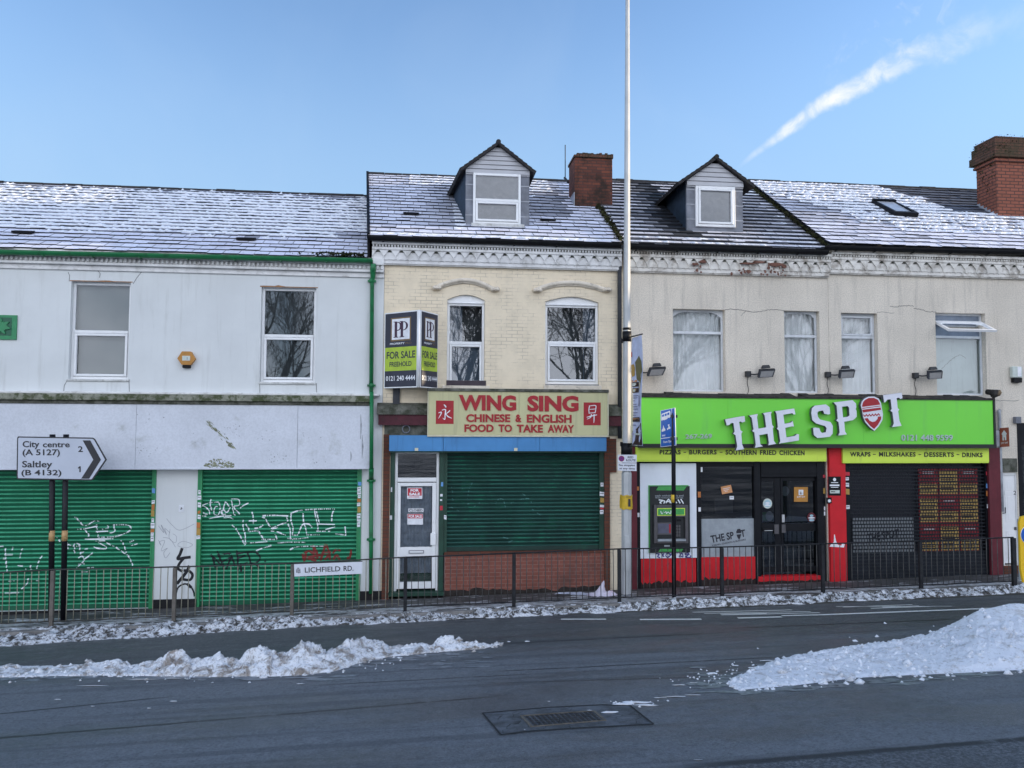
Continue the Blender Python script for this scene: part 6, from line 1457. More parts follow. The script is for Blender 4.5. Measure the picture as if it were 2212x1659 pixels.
# ------------------------------------------------------------------ signs and fittings on the shops
def chicken_sign():
    x0 = at('B2', 415, 1200, YF).x; x1 = at('B3', 1803, 1200, YF).x
    zt, zb = at('B3', 300, 998, YF).z, at('B3', 300, 1418, YF).z
    r = thing('shop_sign', 'long bright green shop sign with tilted white THE SPOT letters', 'shop sign', ((x0+x1)/2, YF, zb))
    mb = MB(); xs = [x0, at('B2', 1225, 1200, YF).x, at('B3', 590, 1200, YF).x, x1]
    for a, b in zip(xs[:-1], xs[1:]): mb.box(a, b-.003, YF, -.005, zb, zt, 0)
    mb.box(x0-.04, x1+.05, YF-.02, -.004, zb-.085, zb-.001, 1); mb.box(x1+.001, x1+.045, YF-.02, -.004, zb, zt+.02, 1)
    mb.build('board', [M['sign_green'], M['sign_edge']], r)
    mb = MB(); zl = at('B2', 800, 932, -.3).z; n = 40; rr = random.Random(8)
    for i in range(n):       # rotten capping board
        a, b = x0-.02+(x1-x0+.06)*i/n, x0-.02+(x1-x0+.06)*(i+1)/n; h = zl+rr.uniform(-.02, .012)-(.06 if rr.random() < .1 else 0)
        mb.hexa([Vector((a, YF-.03, zt+.001)), Vector((b, YF-.03, zt+.001)), Vector((b, -.004, zt+.001)), Vector((a, -.004, zt+.001)), Vector((a, YF-.02, zt+.05)), Vector((b, YF-.02, zt+.05)), Vector((b, -.004, h)), Vector((a, -.004, h))])
    mb.tube([(x1-.02, YF-.02, zt+.10), (x1+.10, YF-.03, zt+.16), (x1+.02, -.1, zt+.2)], [.07, .09, .06], 7)
    mb.build('capping', M['rotten'], r)
    YL = YF-.13
    T1 = [(1198, 1188), (1290, 1170), (1378, 1156), (1384, 1208), (1356, 1218), (1345, 1208), (1328, 1212), (1340, 1290), (1360, 1303), (1348, 1322), (1356, 1420), (1374, 1465), (1298, 1478), (1310, 1440), (1294, 1335), (1274, 1322), (1286, 1300), (1275, 1222), (1250, 1224), (1238, 1240), (1212, 1244)]
    Hh = [(1422, 1152), (1502, 1138), (1495, 1165), (1508, 1275), (1580, 1262), (1566, 1152), (1552, 1130), (1632, 1116), (1624, 1142), (1636, 1240), (1652, 1258), (1642, 1272), (1652, 1390), (1674, 1416), (1600, 1430), (1606, 1405), (1594, 1322), (1516, 1335), (1526, 1420), (1550, 1440), (1474, 1453), (1484, 1425), (1470, 1310), (1450, 1296), (1462, 1280), (1446, 1175)]
    Ee = [(1664, 1112), (1842, 1086), (1854, 1140), (1838, 1143), (1824, 1130), (1740, 1144), (1752, 1230), (1812, 1218), (1828, 1203), (1840, 1255), (1822, 1252), (1758, 1268), (1770, 1356), (1850, 1342), (1868, 1324), (1887, 1328), (1886, 1384), (1700, 1414), (1712, 1392), (1698, 1290), (1680, 1275), (1690, 1260), (1678, 1140)]
    Ss = [(112, 1085), (138, 1060), (240, 1048), (276, 1074), (282, 1138), (262, 1142), (226, 1135), (215, 1105), (172, 1112), (162, 1130), (168, 1165), (186, 1188), (285, 1213), (306, 1250), (305, 1320), (280, 1350), (165, 1362), (130, 1335), (122, 1268), (142, 1264), (180, 1270), (190, 1300), (206, 1315), (240, 1308), (248, 1270), (234, 1250), (150, 1226), (116, 1195), (105, 1130)]
    Pp = [(314, 1030), (490, 1008), (522, 1040), (526, 1078), (518, 1092), (528, 1110), (528, 1165), (495, 1195), (412, 1210), (420, 1300), (438, 1328), (356, 1338), (370, 1310), (360, 1215), (338, 1198), (352, 1180), (342, 1060)]
    Ph = [(392, 1070), (446, 1063), (458, 1082), (462, 1150), (446, 1163), (402, 1170)]
    T2 = [(775, 962), (950, 938), (956, 990), (936, 998), (925, 985), (902, 990), (912, 1085), (927, 1095), (916, 1110), (928, 1200), (948, 1248), (860, 1260), (876, 1225), (862, 1120), (843, 1108), (856, 1090), (845, 1000), (815, 1005), (800, 1025), (785, 1030)]
    for t, pts, hole in (('B2', T1, None), ('B2', Hh, None), ('B2', Ee, None), ('B3', Ss, None), ('B3', Pp, Ph), ('B3', T2, None)):
        P = [(p.x, p.z) for p in (at(t, *q, YL) for q in pts)]; Hs = [[(p.x, p.z) for p in (at(t, *q, YL) for q in hole)]] if hole else []
        mb = MB(); mb.prism(P, YL, YF-.04, 0, Hs, 1); mb.build('letter', [M['letter_white'], M['letter_side']], r)
    O = [(576, 1060), (584, 1030), (604, 1005), (640, 986), (690, 984), (728, 1002), (748, 1040), (754, 1080), (765, 1140), (760, 1190), (728, 1245), (692, 1284), (652, 1252), (614, 1208), (596, 1160), (588, 1110)]
    f = lambda L, Y: [(p.x, p.z) for p in (at('B3', *q, Y) for q in L)]
    mb = MB(); c = (668, 1125); grow = [(c[0]+(x-c[0])*1.10, c[1]+(y-c[1])*1.07) for x, y in O]
    mb.prism(f(grow, YL), YL, YF-.04, 0, (), 2); Y = YL-.004
    clip = lambda ya, yb, dy=0: [p for p in O if ya <= p[1] <= yb]
    mb.prism(f([(580, 1060), (588, 1030), (606, 1006), (642, 988), (690, 987), (726, 1004), (744, 1036), (748, 1050), (582, 1072)], Y), Y, YL-.0005, 1)
    mb.prism(f([(580, 1082), (750, 1060), (751, 1066), (581, 1089)], Y), Y, YL-.0005, 1); mb.prism(f([(581, 1098), (752, 1077), (758, 1098), (590, 1124), (585, 1112)], Y), Y, YL-.0005, 1)
    wv = [(592+i*14, 1146-i*1.0+(9 if i % 2 else -7)) for i in range(12)]; mb.prism(f(wv+[(x, y+13) for x, y in reversed(wv)], Y), Y, YL-.0005, 1)
    mb.prism(f([(602, 1180), (632, 1175), (648, 1200), (676, 1212), (704, 1206), (724, 1184), (728, 1162), (758, 1160), (756, 1188), (727, 1240), (692, 1278), (655, 1248), (618, 1204)], Y), Y, YL-.0005, 1)
    mb.build('burger_emblem', [M['letter_white'], M['sign_red'], M['letter_side']], r)
    mb = MB()
    text_on(mb, '267-269', [at('B2', 825, 1328, YF), at('B2', 1072, 1322, YF), at('B2', 1072, 1366, YF), at('B2', 825, 1370, YF)], .022, .015, 0, .02)
    text_on(mb, '0121 448 9599', [at('B3', 942, 1330, YF), at('B3', 1420, 1332, YF), at('B3', 1420, 1386, YF), at('B3', 942, 1388, YF)], .022, .015, 0, .02)
    mb.build('number_lettering', M['letter_dull'], r)
chicken_sign()
def lime(tagq, x0, y0, x1, y1, words, label, seams=()):
    Y = -.14; r0 = rect(tagq[0], x0, y0, x0+1, y1, Y); r1 = rect(tagq[1], x1-1, y0 if tagq[0] == tagq[1] else y0, x1, y1, Y)
    X0, X1, Z0, Z1 = r0[0], r1[1], (r0[2]+r1[2])/2, (r0[3]+r1[3])/2
    r = thing('menu_sign', label, 'sign', ((X0+X1)/2, Y, Z0), 'lime strips naming the food')
    mb = MB(); xs = [X0]+[at(*s, Y).x for s in seams]+[X1]
    for a, b in zip(xs[:-1], xs[1:]): mb.box(a, b-.004, Y, -.001, Z0, Z1)
    mb.box(X0, X1-.004, Y+.01, -.001, Z0-.03, Z0-.001)
    b_ = mb.build('board', M['sign_lime'], r); mb = MB()
    for s, t, q in words: text_on(mb, s, [at(t, q[0], q[1], Y), at(t, q[2], q[1]+q[4], Y), at(t, q[2], q[3]+q[4], Y), at(t, q[0], q[3], Y)], .004, .042, 0, 0, 1.12)
    mb.build('lettering', M['ink_dark'], r)
lime(('B2', 'B3'), 368, 1422, 248, 1568, [('PIZZAS', 'B2', (585, 1472, 782, 1516, 0)), ('-', 'B2', (808, 1492, 832, 1499, 0)), ('BURGERS', 'B2', (862, 1472, 1118, 1516, 0)), ('-', 'B2', (1146, 1492, 1172, 1499, 0)), ('SOUTHERN', 'B2', (1200, 1472, 1490, 1518, 2)), ('FRIED', 'B2', (1522, 1475, 1675, 1519, 1)), ('CHICKEN', 'B2', (1702, 1477, 1938, 1522, 1))],
     'lime green strip sign reading pizzas, burgers, southern fried chicken', [('B2', 857, 1500)])
lime(('B3', 'B3'), 400, 1437, 1764, 1583, [('WRAPS', 'B3', (465, 1492, 658, 1535, 0)), ('-', 'B3', (680, 1511, 706, 1518, 0)), ('MILKSHAKES', 'B3', (736, 1492, 1078, 1535, 1)), ('-', 'B3', (1104, 1512, 1130, 1519, 0)), ('DESSERTS', 'B3', (1157, 1494, 1436, 1538, 1)), ('-', 'B3', (1460, 1513, 1486, 1520, 0)), ('DRINKS', 'B3', (1512, 1497, 1702, 1541, 1))],
     'lime green strip sign reading wraps, milkshakes, desserts, drinks', [('B3', 516, 1500)])
def takeaway_sign():
    Y = -.28; R = rect('Z6', 512, 918, 1976, 1272, Y)
    r = thing('shop_sign', 'pale cream takeaway sign with red WING SING lettering above the blue shutter box', 'shop sign', ((R[0]+R[1])/2, Y, R[2]))
    mb = MB(); xs = [R[0], at('Z6', 1253, 1000, Y).x, R[1]]
    for a, b in zip(xs[:-1], xs[1:]): mb.box(a, b-.003, Y, -.13, R[2], R[3], 0)
    for a, b, c, d in ((R[0]-.02, R[1]+.02, R[2]-.035, R[2]-.001), (R[0]-.02, R[0]-.001, R[2], R[3]), (R[1]-.002, R[1]+.02, R[2], R[3])): mb.box(a, b, Y-.008, -.13, c, d, 1)
    mb.box(R[0]-.03, R[1]+.02, Y-.03, -.03, R[3]+.001, R[3]+.06, 2)
    mb.build('board', [M['sign_cream'], M['cream_trim'], M['soot_shade_stone']], r, bevel=.004, seg=1)
    mb = MB(); T = lambda s, x0, y0, x1, y1, dy, bo: text_on(mb, s, [at('Z6', x0, y0, Y), at('Z6', x1, y0+dy, Y), at('Z6', x1, y1+dy, Y), at('Z6', x0, y1, Y)], .014, bo, 0, .013)
    T('WING', 760, 942, 1228, 1070, 5, .045); T('SING', 1320, 948, 1737, 1078, 3, .045)
    T('CHINESE', 820, 1100, 1180, 1165, 1, .034); T('&', 1222, 1103, 1272, 1166, 0, .034); T('ENGLISH', 1315, 1102, 1680, 1170, 3, .034)
    T('FOOD', 806, 1183, 1044, 1246, 1, .034); T('TO', 1084, 1184, 1194, 1247, 1, .034); T('TAKE', 1234, 1185, 1446, 1249, 2, .034); T('AWAY', 1486, 1187, 1700, 1251, 2, .034)
    mb.build('lettering', M['sign_red'], r)
    def char(q, strokes):
        mb = MB(); a = rect('Z6', *q, Y); mb.box(a[0], a[1], Y-.006, Y-.0005, a[2], a[3], 0)
        for pts in strokes:
            P = [tuple(at('Z6', x, y, Y-.006)) for x, y, w in pts]; S = smoothpts([(*p, w) for p, (x, y, w) in zip(P, pts)], 4)
            stroke(mb, [s[:3] for s in S], [s[3]*.00127 for s in S], None, None, 1, .002)
        mb.build('red_character_panel', [M['sign_red'], M['white']], r)
    char((573, 990, 718, 1180), [[(638, 1022, 6), (650, 1034, 11), (656, 1046, 7)], [(622, 1068, 5), (648, 1062, 8), (652, 1075, 9), (648, 1110, 8), (647, 1138, 8), (640, 1142, 6), (628, 1130, 2)], [(594, 1090, 5), (618, 1084, 7), (612, 1104, 7), (594, 1136, 3)], [(688, 1070, 7), (672, 1086, 7), (654, 1098, 4)], [(652, 1096, 5), (672, 1120, 9), (704, 1134, 3)]])
    char((1779, 1005, 1918, 1191), [[(1828, 1030, 6), (1822, 1060, 7), (1824, 1096, 6)], [(1828, 1034, 5), (1876, 1030, 7), (1878, 1060, 7), (1872, 1092, 6)], [(1828, 1062, 5), (1874, 1058, 5)], [(1826, 1092, 5), (1872, 1088, 5)], [(1804, 1126, 5), (1850, 1114, 8), (1888, 1106, 5)], [(1842, 1100, 6), (1836, 1126, 8), (1806, 1142, 3)], [(1864, 1100, 8), (1864, 1140, 8), (1862, 1172, 4)]])
takeaway_sign()
def sale_board():
    fr, f2 = at('E6', 668, 45, -.62), at('E6', 668, 1470, -.62); fr2 = at('E6', 735, 45, -.62)
    la, lb = at('E6', 58, 178, -.05), at('E6', 58, 1535, -.05); ra, rb = at('E6', 1040, 200, -.05), at('E6', 1025, 1535, -.05)
    zt = (fr.z+la.z+ra.z)/3; zb = (f2.z+lb.z+rb.z)/3; xf = (fr.x+f2.x)/2; xl = (la.x+lb.x)/2; xr = (ra.x+rb.x)/2; xf2 = xf+.06
    r = thing('sale_board', 'projecting V shaped estate agent board reading for sale freehold', 'for sale board', (xf, -.3, zb))
    mb = MB(); mb.tube([(xf+.02, -.61, zb), (xf+.02, -.61, zt)], .035, 8, 0); mb.box(xf-.5, xf-.36, -.06, -.002, zb-.32, zb+.1, 1)
    mb.build('bracket', [M['upvc'], M['lead_dark']], r)
    for side, (xa, ya, xb, yb) in ((0, (xl, -.05, xf, -.62)), (1, (xf2, -.62, xr, -.05))):
        q = [Vector((xa, ya, zt)), Vector((xb, yb, zt)), Vector((xb, yb, zb)), Vector((xa, ya, zb))]; n = qn(q); mb = MB()
        mb.slab(q, .02, 0)
        def patch(u0, v0, u1, v1, m, lift): p = [v+n*lift for v in sub(q, u0, v0, u1, v1)]; mb.add(p, [(0, 1, 2, 3)], m)
        patch(.03, .015, .97, .465, 1, .003); patch(.03, .465, .97, .775, 2, .003); patch(.03, .775, .97, .985, 1, .003)
        patch(.20, .075, .80, .385, 3, .005); patch(.235, .092, .765, .365, 4, .007)
        L = .009
        for x in (.32, .50):       # two interlocked serif Ps
            patch(x, .13, x+.075, .335, 5, L); patch(x-.03, .328, x+.11, .338, 5, L+.001); patch(x-.03, .125, x+.06, .134, 5, L+.001)
            mm = MB(); cen = (x+.07, .19); seg = 10
            for i in range(seg):
                t0, t1 = -math.pi/2+math.pi*i/seg, -math.pi/2+math.pi*(i+1)/seg
                pp = []
                for t, k in ((t0, 1), (t1, 1), (t1, .0), (t0, .0)):
                    wd_ = .05*math.cos(t)
                    rx = .15 if k else .15-wd_-.012; rz = .060 if k else .050
                    pp.append(bil(q, cen[0]+rx*math.cos(t), 1-(cen[1]+rz*math.sin(t)))+n*(L+.002+.0004*(x > .4)))
                mb.add(pp, [(0, 1, 2, 3)], 5)
        text_on(mb, 'PROPERTY', sub(q, .18, .405, .62, .430), .006, .02, 4); text_on(mb, 'PRO', sub(q, .64, .405, .82, .430), .006, .0, 3)
        text_on(mb, 'FOR SALE', sub(q, .085, .52, .935, .615), .006, .02, 1); text_on(mb, 'FREEHOLD', sub(q, .175, .655, .83, .72), .006, .02, 1); text_on(mb, '0121 240 4444', sub(q, .07, .84, .94, .905), .006, .02, 4)
        mb.build('panel', [M['upvc'], M['sale_dark'], M['sale_lime'], M['gold'], M['white'], M['sale_plum']], r)
sale_board()

# ------------------------------------------------------------------ cash machine, notices, lamps, alarms
def cash_machine():
    Y = -.013; o = rect('E2', 245, 140, 985, 1358, Y)
    r = thing('cash_machine', 'black and green cash machine let into the white panel', 'cash machine', ((o[0]+o[1])/2, Y, o[2]))
    P = lambda x, y, yy=Y: at('E2', x, y, yy)
    def bx(mb, x0, y0, x1, y1, f, b, m): t = rect('E2', x0, y0, x1, y1, Y); mb.box(t[0], t[1], f, b, t[2], t[3], m)
    mb = MB(); bx(mb, 245, 140, 968, 1358, Y-.03, Y-.001, 1); bx(mb, 262, 156, 985, 1358, Y-.045, Y-.0305, 0)
    xz = lambda *q: [(P(x, y).x, P(x, y).z) for x, y in q]
    mb.prism(xz((372, 230), (870, 233), (925, 160), (415, 160)), Y-.050, Y-.0455, 1); mb.prism(xz((415, 1340), (830, 1340), (860, 1290), (450, 1288)), Y-.050, Y-.0455, 1)
    text_on(mb, 'cash withdrawals and', [P(368, 312, Y-.045), P(878, 312, Y-.045), P(878, 346, Y-.045), P(368, 346, Y-.045)], .003, .01, 2); text_on(mb, 'free balance enquiries', [P(372, 352, Y-.045), P(874, 352, Y-.045), P(874, 388, Y-.045), P(372, 388, Y-.045)], .003, .01, 2)
    bx(mb, 520, 1220, 620, 1248, Y-.048, Y-.0455, 2)
    mb.build('surround', [M['atm_dark'], M['atm_green'], M['panel_grey']], r, bevel=.004, seg=1)
    mb = MB()
    for pl in ([(430, 405), (500, 420), (450, 450), (480, 470)], [(470, 410), (540, 430), (520, 470)], [(560, 465), (610, 395), (640, 465)], [(560, 440), (650, 430)], [(700, 395), (760, 465)], [(780, 400), (820, 470)], [(830, 390), (880, 475)], [(660, 400), (650, 460), (700, 440)]):
        stroke(mb, smoothpts([tuple(P(*q, Y-.045)) for q in pl], 4), .012, None, None, 0, .004)
    for pl in ([(465, 610), (490, 660), (520, 600), (500, 650)], [(530, 640), (560, 620), (570, 655), (600, 625), (640, 660), (650, 600)]): stroke(mb, smoothpts([tuple(P(*q, Y-.10)) for q in pl], 4), .007, None, None, 0, .008)
    mb.build('graffiti', M['spray_white'], r, fix=False)
    F_ = Y-.10; mb = MB()          # fascia frame with recessed screen, keypad ledge and lit header
    bx(mb, 325, 492, 380, 1180, F_, Y-.046, 0); bx(mb, 888, 492, 938, 1180, F_, Y-.046, 0); bx(mb, 381, 492, 887, 545, F_, Y-.046, 0); bx(mb, 381, 1142, 887, 1180, F_, Y-.046, 0); bx(mb, 381, 682, 887, 705, F_, Y-.046, 0)
    bx(mb, 381, 705, 887, 1141, Y-.049, Y-.046, 3)
    bx(mb, 378, 548, 880, 680, F_-.004, Y-.046, 2); bx(mb, 392, 560, 866, 668, F_-.007, F_-.0045, 1)
    mb.build('fascia', [M['atm_grey'], M['atm_green'], M['sign_lime'], M['atm_dark']], r, bevel=.004, seg=1)
    mb = MB(); bx(mb, 388, 812, 650, 1030, Y-.062, Y-.0495, 0); bx(mb, 400, 830, 632, 1005, Y-.066, Y-.0625, 1); bx(mb, 600, 840, 632, 1000, Y-.0675, Y-.0665, 2)
    mb.build('screen', [M['atm_grey'], M['screen'], M['menu_red']], r)
    mb = MB(); bx(mb, 385, 1105, 890, 1142, F_-.03, Y-.05, 0); mb.build('hand_ledge', M['panel_grey'], r); mb = MB()
    for i in range(4):
        for j in range(3): bx(mb, 690+j*42, 860+i*55, 722+j*42, 900+i*55, Y-.07, Y-.0495, 1)
    mb.build('keypad', [M['panel_grey'], M['atm_grey'], M['black']], r)
    mb = MB(); bx(mb, 745, 750, 815, 785, Y-.075, Y-.0495, 0); mb.build('card_slot', M['black'], r)
cash_machine()
def notice(name, label, cat, q, build, group=None):
    """a printed sheet: q = quad TL TR BR BL; build(mb, q) adds the print; material 0 is the sheet"""
    c = (q[0]+q[1]+q[2]+q[3])/4; mats = build[0]; mb = MB(); mb.slab([p for p in q], .004, 0)
    n = qn(q)
    for it in build[1]:
        if it[0] == 't': text_on(mb, it[1], sub(q, *it[2]), .002, it[4] if len(it) > 4 else .01, it[3])
        elif it[0] == 'r': mb.add([p+n*(it[4] if len(it) > 4 else .0012) for p in sub(q, *it[1])], [(0, 1, 2, 3)], it[2])
        elif it[0] == 'c': mb.add([bil(q, it[1]+it[3]*math.cos(2*math.pi*i/18), 1-(it[2]+it[4]*math.sin(2*math.pi*i/18)))+n*(it[6] if len(it) > 6 else .0014) for i in range(18)], [tuple(range(18))], it[5])
    off = Vector(c)
    o = mb.build(name, [M[m] for m in mats], None); 
    me = o.data
    for v in me.vertices: v.co -= off
    o.location = off; return tag(o, label, cat, group)
dz_ = .038
notice('notice', 'red FOR SALE notice at the top of the white takeaway door', 'notice', quad('Z7', 338, 560, 462, 652, dz_), (['paper', 'paper_red', 'white'], [('r', (.04, .05, .96, .72), 1), ('t', 'FOR', (.22, .12, .78, .36), 2, .05), ('t', 'SALE', (.14, .44, .86, .68), 2, .05), ('r', (.1, .8, .8, .86), 1)]))
notice('notice', 'small white CLOSED notice on the takeaway door between two red notices', 'notice', quad('Z7', 348, 730, 472, 760, dz_), (['paper', 'ink'], [('t', 'CLOSED', (.06, .18, .94, .82), 1, .03)]))
notice('notice', 'lower FOR SALE notice on the takeaway door, red over white', 'notice', quad('Z7', 340, 774, 468, 862, dz_), (['paper', 'paper_red', 'white'], [('r', (.02, .03, .98, .42), 1), ('t', 'FOR SALE', (.08, .10, .92, .36), 2, .04)]))
notice('notice', 'orange card hanging crooked in the dark shop window', 'notice', [at('B4', *p, .055) for p in ((1080, 480), (1168, 462), (1182, 528), (1092, 545))], (['orange_pale', 'paper'], [('r', (.15, .3, .85, .36), 1), ('r', (.2, .5, .75, .55), 1), ('r', (.3, .68, .6, .73), 1)]))
notice('notice', 'small white card just below the crooked orange card', 'notice', quad('B4', 1156, 560, 1194, 590, .055), (['paper', 'ink'], [('r', (.2, .4, .8, .5), 1)]))
notice('poster', 'square orange poster on the right glass door', 'poster', quad('B4', 1718, 482, 1838, 610, .085), (['ochre_deep', 'paper', 'orange'], [('r', (.33, .18, .67, .55), 1), ('t', 'JUST EAT', (.2, .62, .8, .74), 1, .02), ('r', (.42, .3, .58, .5), 2, .0016)]))
def disc_notice(label, t, cx, cy, r_, Y, mats, items):
    c = at(t, cx, cy, Y); rad = abs(at(t, cx+r_, cy, Y).x-c.x); mb = MB(); mb.prism([(c.x+a, c.z+b) for a, b in discpts((0, 0), rad, rad*1.04, 26)], Y-.003, Y, 0)
    for i, (dx, dz, rx, rz, m) in enumerate(items): mb.prism([(c.x+a, c.z+b) for a, b in discpts((dx*rad, dz*rad), rx*rad, rz*rad, 18)], Y-.0045-.0008*i, Y-.0031, m)
    o = mb.build('sticker', [M[m] for m in mats], None); off = Vector((c.x, Y, c.z))
    for v in o.data.vertices: v.co -= off
    o.location = off; tag(o, label, 'sticker')
disc_notice('round white sticker on the narrow left door leaf', 'B4', 1486, 625, 40, .085, ['alarm_white', 'sky_pale', 'paper'], [(0, 0, .72, .72, 1), (0, .1, .5, .25, 2), (0, -.35, .6, .18, 2)])
disc_notice('round dark red sticker low on the right glass door', 'B4', 1870, 745, 38, .085, ['burgundy', 'paper', 'sky_pale'], [(0, .35, .4, .26, 2), (0, -.12, .8, .16, 1), (0, -.62, .62, .24, 2)])
M_q = quad('B5', 246, 390, 356, 556, -.096)
notice('notice', 'black alcohol free style notice with white text on the red shop pier', 'notice', M_q, (['black', 'white', 'alarm_white'], [('c', .5, .16, .12, .09, 1), ('r', (.22, .30, .78, .34), 1), ('r', (.12, .42, .88, .50), 1), ('r', (.2, .55, .8, .58), 1), ('r', (.14, .72, .9, .88), 2), ('r', (.2, .77, .55, .83), 0, .0022)]))
notice('notice', 'small black card below the black notice on the red pier', 'notice', [at('B5', *p, -.096) for p in ((228, 575), (275, 572), (278, 622), (232, 628))], (['black', 'paper', 'orange'], [('c', .55, .55, .28, .26, 1), ('r', (.4, .6, .9, .75), 2, .0022)]))

def floodlight(t, box, head, label, first=None):
    """bracket box on the wall, arm, tilted rectangular lamp with a lens, and a cable"""
    if first is not None:
        b = at(t, *box, -.06); return dup(first, b, label)
    b = at(t, *box, -.06); r = thing('floodlight', label, 'floodlight', b, 'floodlights above the green sign')
    mb = MB(); mb.box(b.x-.055, b.x+.055, -.10, -.001, b.z-.06, b.z+.06); mb.tube([(b.x, -.06, b.z), (b.x+.10, -.14, b.z-.015), (b.x+.18, -.18, b.z-.01)], .016, 6); mb.build('bracket', M['black_lamp'], r, bevel=.006, seg=1)
    c = Vector((b.x+.33, -.26, b.z-.01)); ex = Vector((.17, 0, .012)); d = Vector((-.045, -.07, -.085)); n = Vector((0, -.75, -.6)).normalized()
    mb = MB(); q = [c-ex-d, c+ex*1.12-d, c+ex*.92+d, c-ex*1.08+d]
    k = [p-n*.07 for p in q]; mb.hexa([q[3], q[2], k[2], k[3], q[0], q[1], k[1], k[0]]); top = c-d*1.0-n*.08
    mb.hexa([top-ex*.55+Vector((0, -.02, 0)), top+ex*.6+Vector((0, -.02, 0)), top+ex*.6+Vector((0, .06, 0)), top-ex*.55+Vector((0, .06, 0)), top-ex*.4+Vector((0, 0, .07)), top+ex*.45+Vector((0, 0, .07)), top+ex*.45+Vector((0, .05, .07)), top-ex*.4+Vector((0, .05, .07))])
    mb.build('lamp_head', M['black_lamp'], r, bevel=.008, seg=1)
    mb = MB(); m = (q[0]+q[1]+q[2]+q[3])/4; mb.add([m+(p-m)*.80+n*.004 for p in q], [(0, 1, 2, 3)]); mb.build('lens', M['lens'], r, fix=False)
    mb = MB(); mb.tube(smoothpts([(b.x, -.05, b.z-.06), (b.x-.01, -.03, b.z-.2), (b.x+.02, -.03, b.z-.34), (b.x-.03, -.06, b.z-.46)], 4), .007, 5); mb.build('cable', M['black_lamp'], r)
    return r
fl = floodlight('B2', (1412, 764), None, 'black floodlight between the wide net curtained window and its narrow neighbour')
floodlight('B2', (392, 748), None, 'black floodlight beside the lamp post banner', fl); floodlight('B3', (262, 770), None, 'black floodlight crossing the foot of the narrow curtained window above the letters', fl); floodlight('B3', (1080, 778), None, 'black floodlight left of the window with the open top light', fl)

def alarms():
    c = at('Z1', 1225, 1270, -.001); r = thing('alarm_box', 'hexagonal amber burglar alarm box on the white wall', 'alarm box', c)
    s = .0; mb = MB(); w, h = .17, .145
    hexp = lambda k: [(c.x-w*k, c.z+.01), (c.x-w*.5*k, c.z+h*k+.01), (c.x+w*.5*k, c.z+h*k+.01), (c.x+w*k, c.z+.01), (c.x+w*.5*k, c.z-h*k*.85+.01), (c.x-w*.5*k, c.z-h*k*.85+.01)]
    mb.prism(hexp(1), -.09, -.001); mb.build('housing', M['alarm_amber'], r, bevel=.02, seg=2)
    mb = MB(); mb.box(c.x-.075, c.x+.075, -.094, -.0905, c.z-.03, c.z+.065, 0); mb.box(c.x+.01, c.x+.03, -.096, -.0945, c.z-.01, c.z+.04, 1); mb.build('plate', [M['alarm_white'], M['panel_grey']], r)
    mb = MB(); mb.box(c.x-.075, c.x+.075, -.085, -.001, c.z-.175, c.z-.115); mb.build('strobe', M['black'], r, bevel=.012)
    q = rect('B3', 1968, 695, 2062, 800, -.05); c = Vector(((q[0]+q[1])/2, -.001, (q[2]+q[3])/2)); r = thing('alarm_box', 'pale grey upright alarm box on the rendered wall beside the green sign', 'alarm box', c)
    mb = MB(); mb.box(q[0], q[1], -.10, -.001, q[2], q[3]); mb.build('housing', M['alarm_white'], r, bevel=.02, seg=2)
    mb = MB(); mb.box(c.x+.0, c.x+.09, -.104, -.1005, c.z-.10, c.z+.12); mb.build('plate', M['white'], r)
    mb = MB(); mb.box(q[0]+.03, q[1]-.01, -.095, -.001, q[2]-.11, q[2]-.002); mb.build('strobe', M['black'], r, bevel=.012)
    q = [at('E1', 216, 178, -.15), at('E1', 288, 172, -.30), at('E1', 294, 328, -.30), at('E1', 219, 333, -.15)]; c = (q[0]+q[2])/2
    r = thing('hanging_sign', 'small brown hanging sign with a pale house emblem', 'sign', c); mb = MB(); mb.slab(q, .02, 0); n = qn(q)
    def pl(pts, m): mb.add([bil(q, u, 1-v)+n*.003 for u, v in pts], [tuple(range(len(pts)))], m)
    pl([(.2, .32), (.5, .12), (.8, .32), (.72, .38), (.72, .66), (.55, .66), (.55, .5), (.44, .5), (.44, .66), (.30, .66), (.30, .38)], 1); text_on(mb, 'JUST EAT', sub(q, .1, .75, .9, .86), .003, .02, 1)
    mb.build('panel', [M['hang_brown'], M['alarm_white']], r); mb = MB(); mb.tube([q[0]+Vector((0, 0, -.05)), (q[0].x, -.002, q[0].z-.05)], .012, 6); mb.build('bracket', M['black_lamp'], r)
alarms()

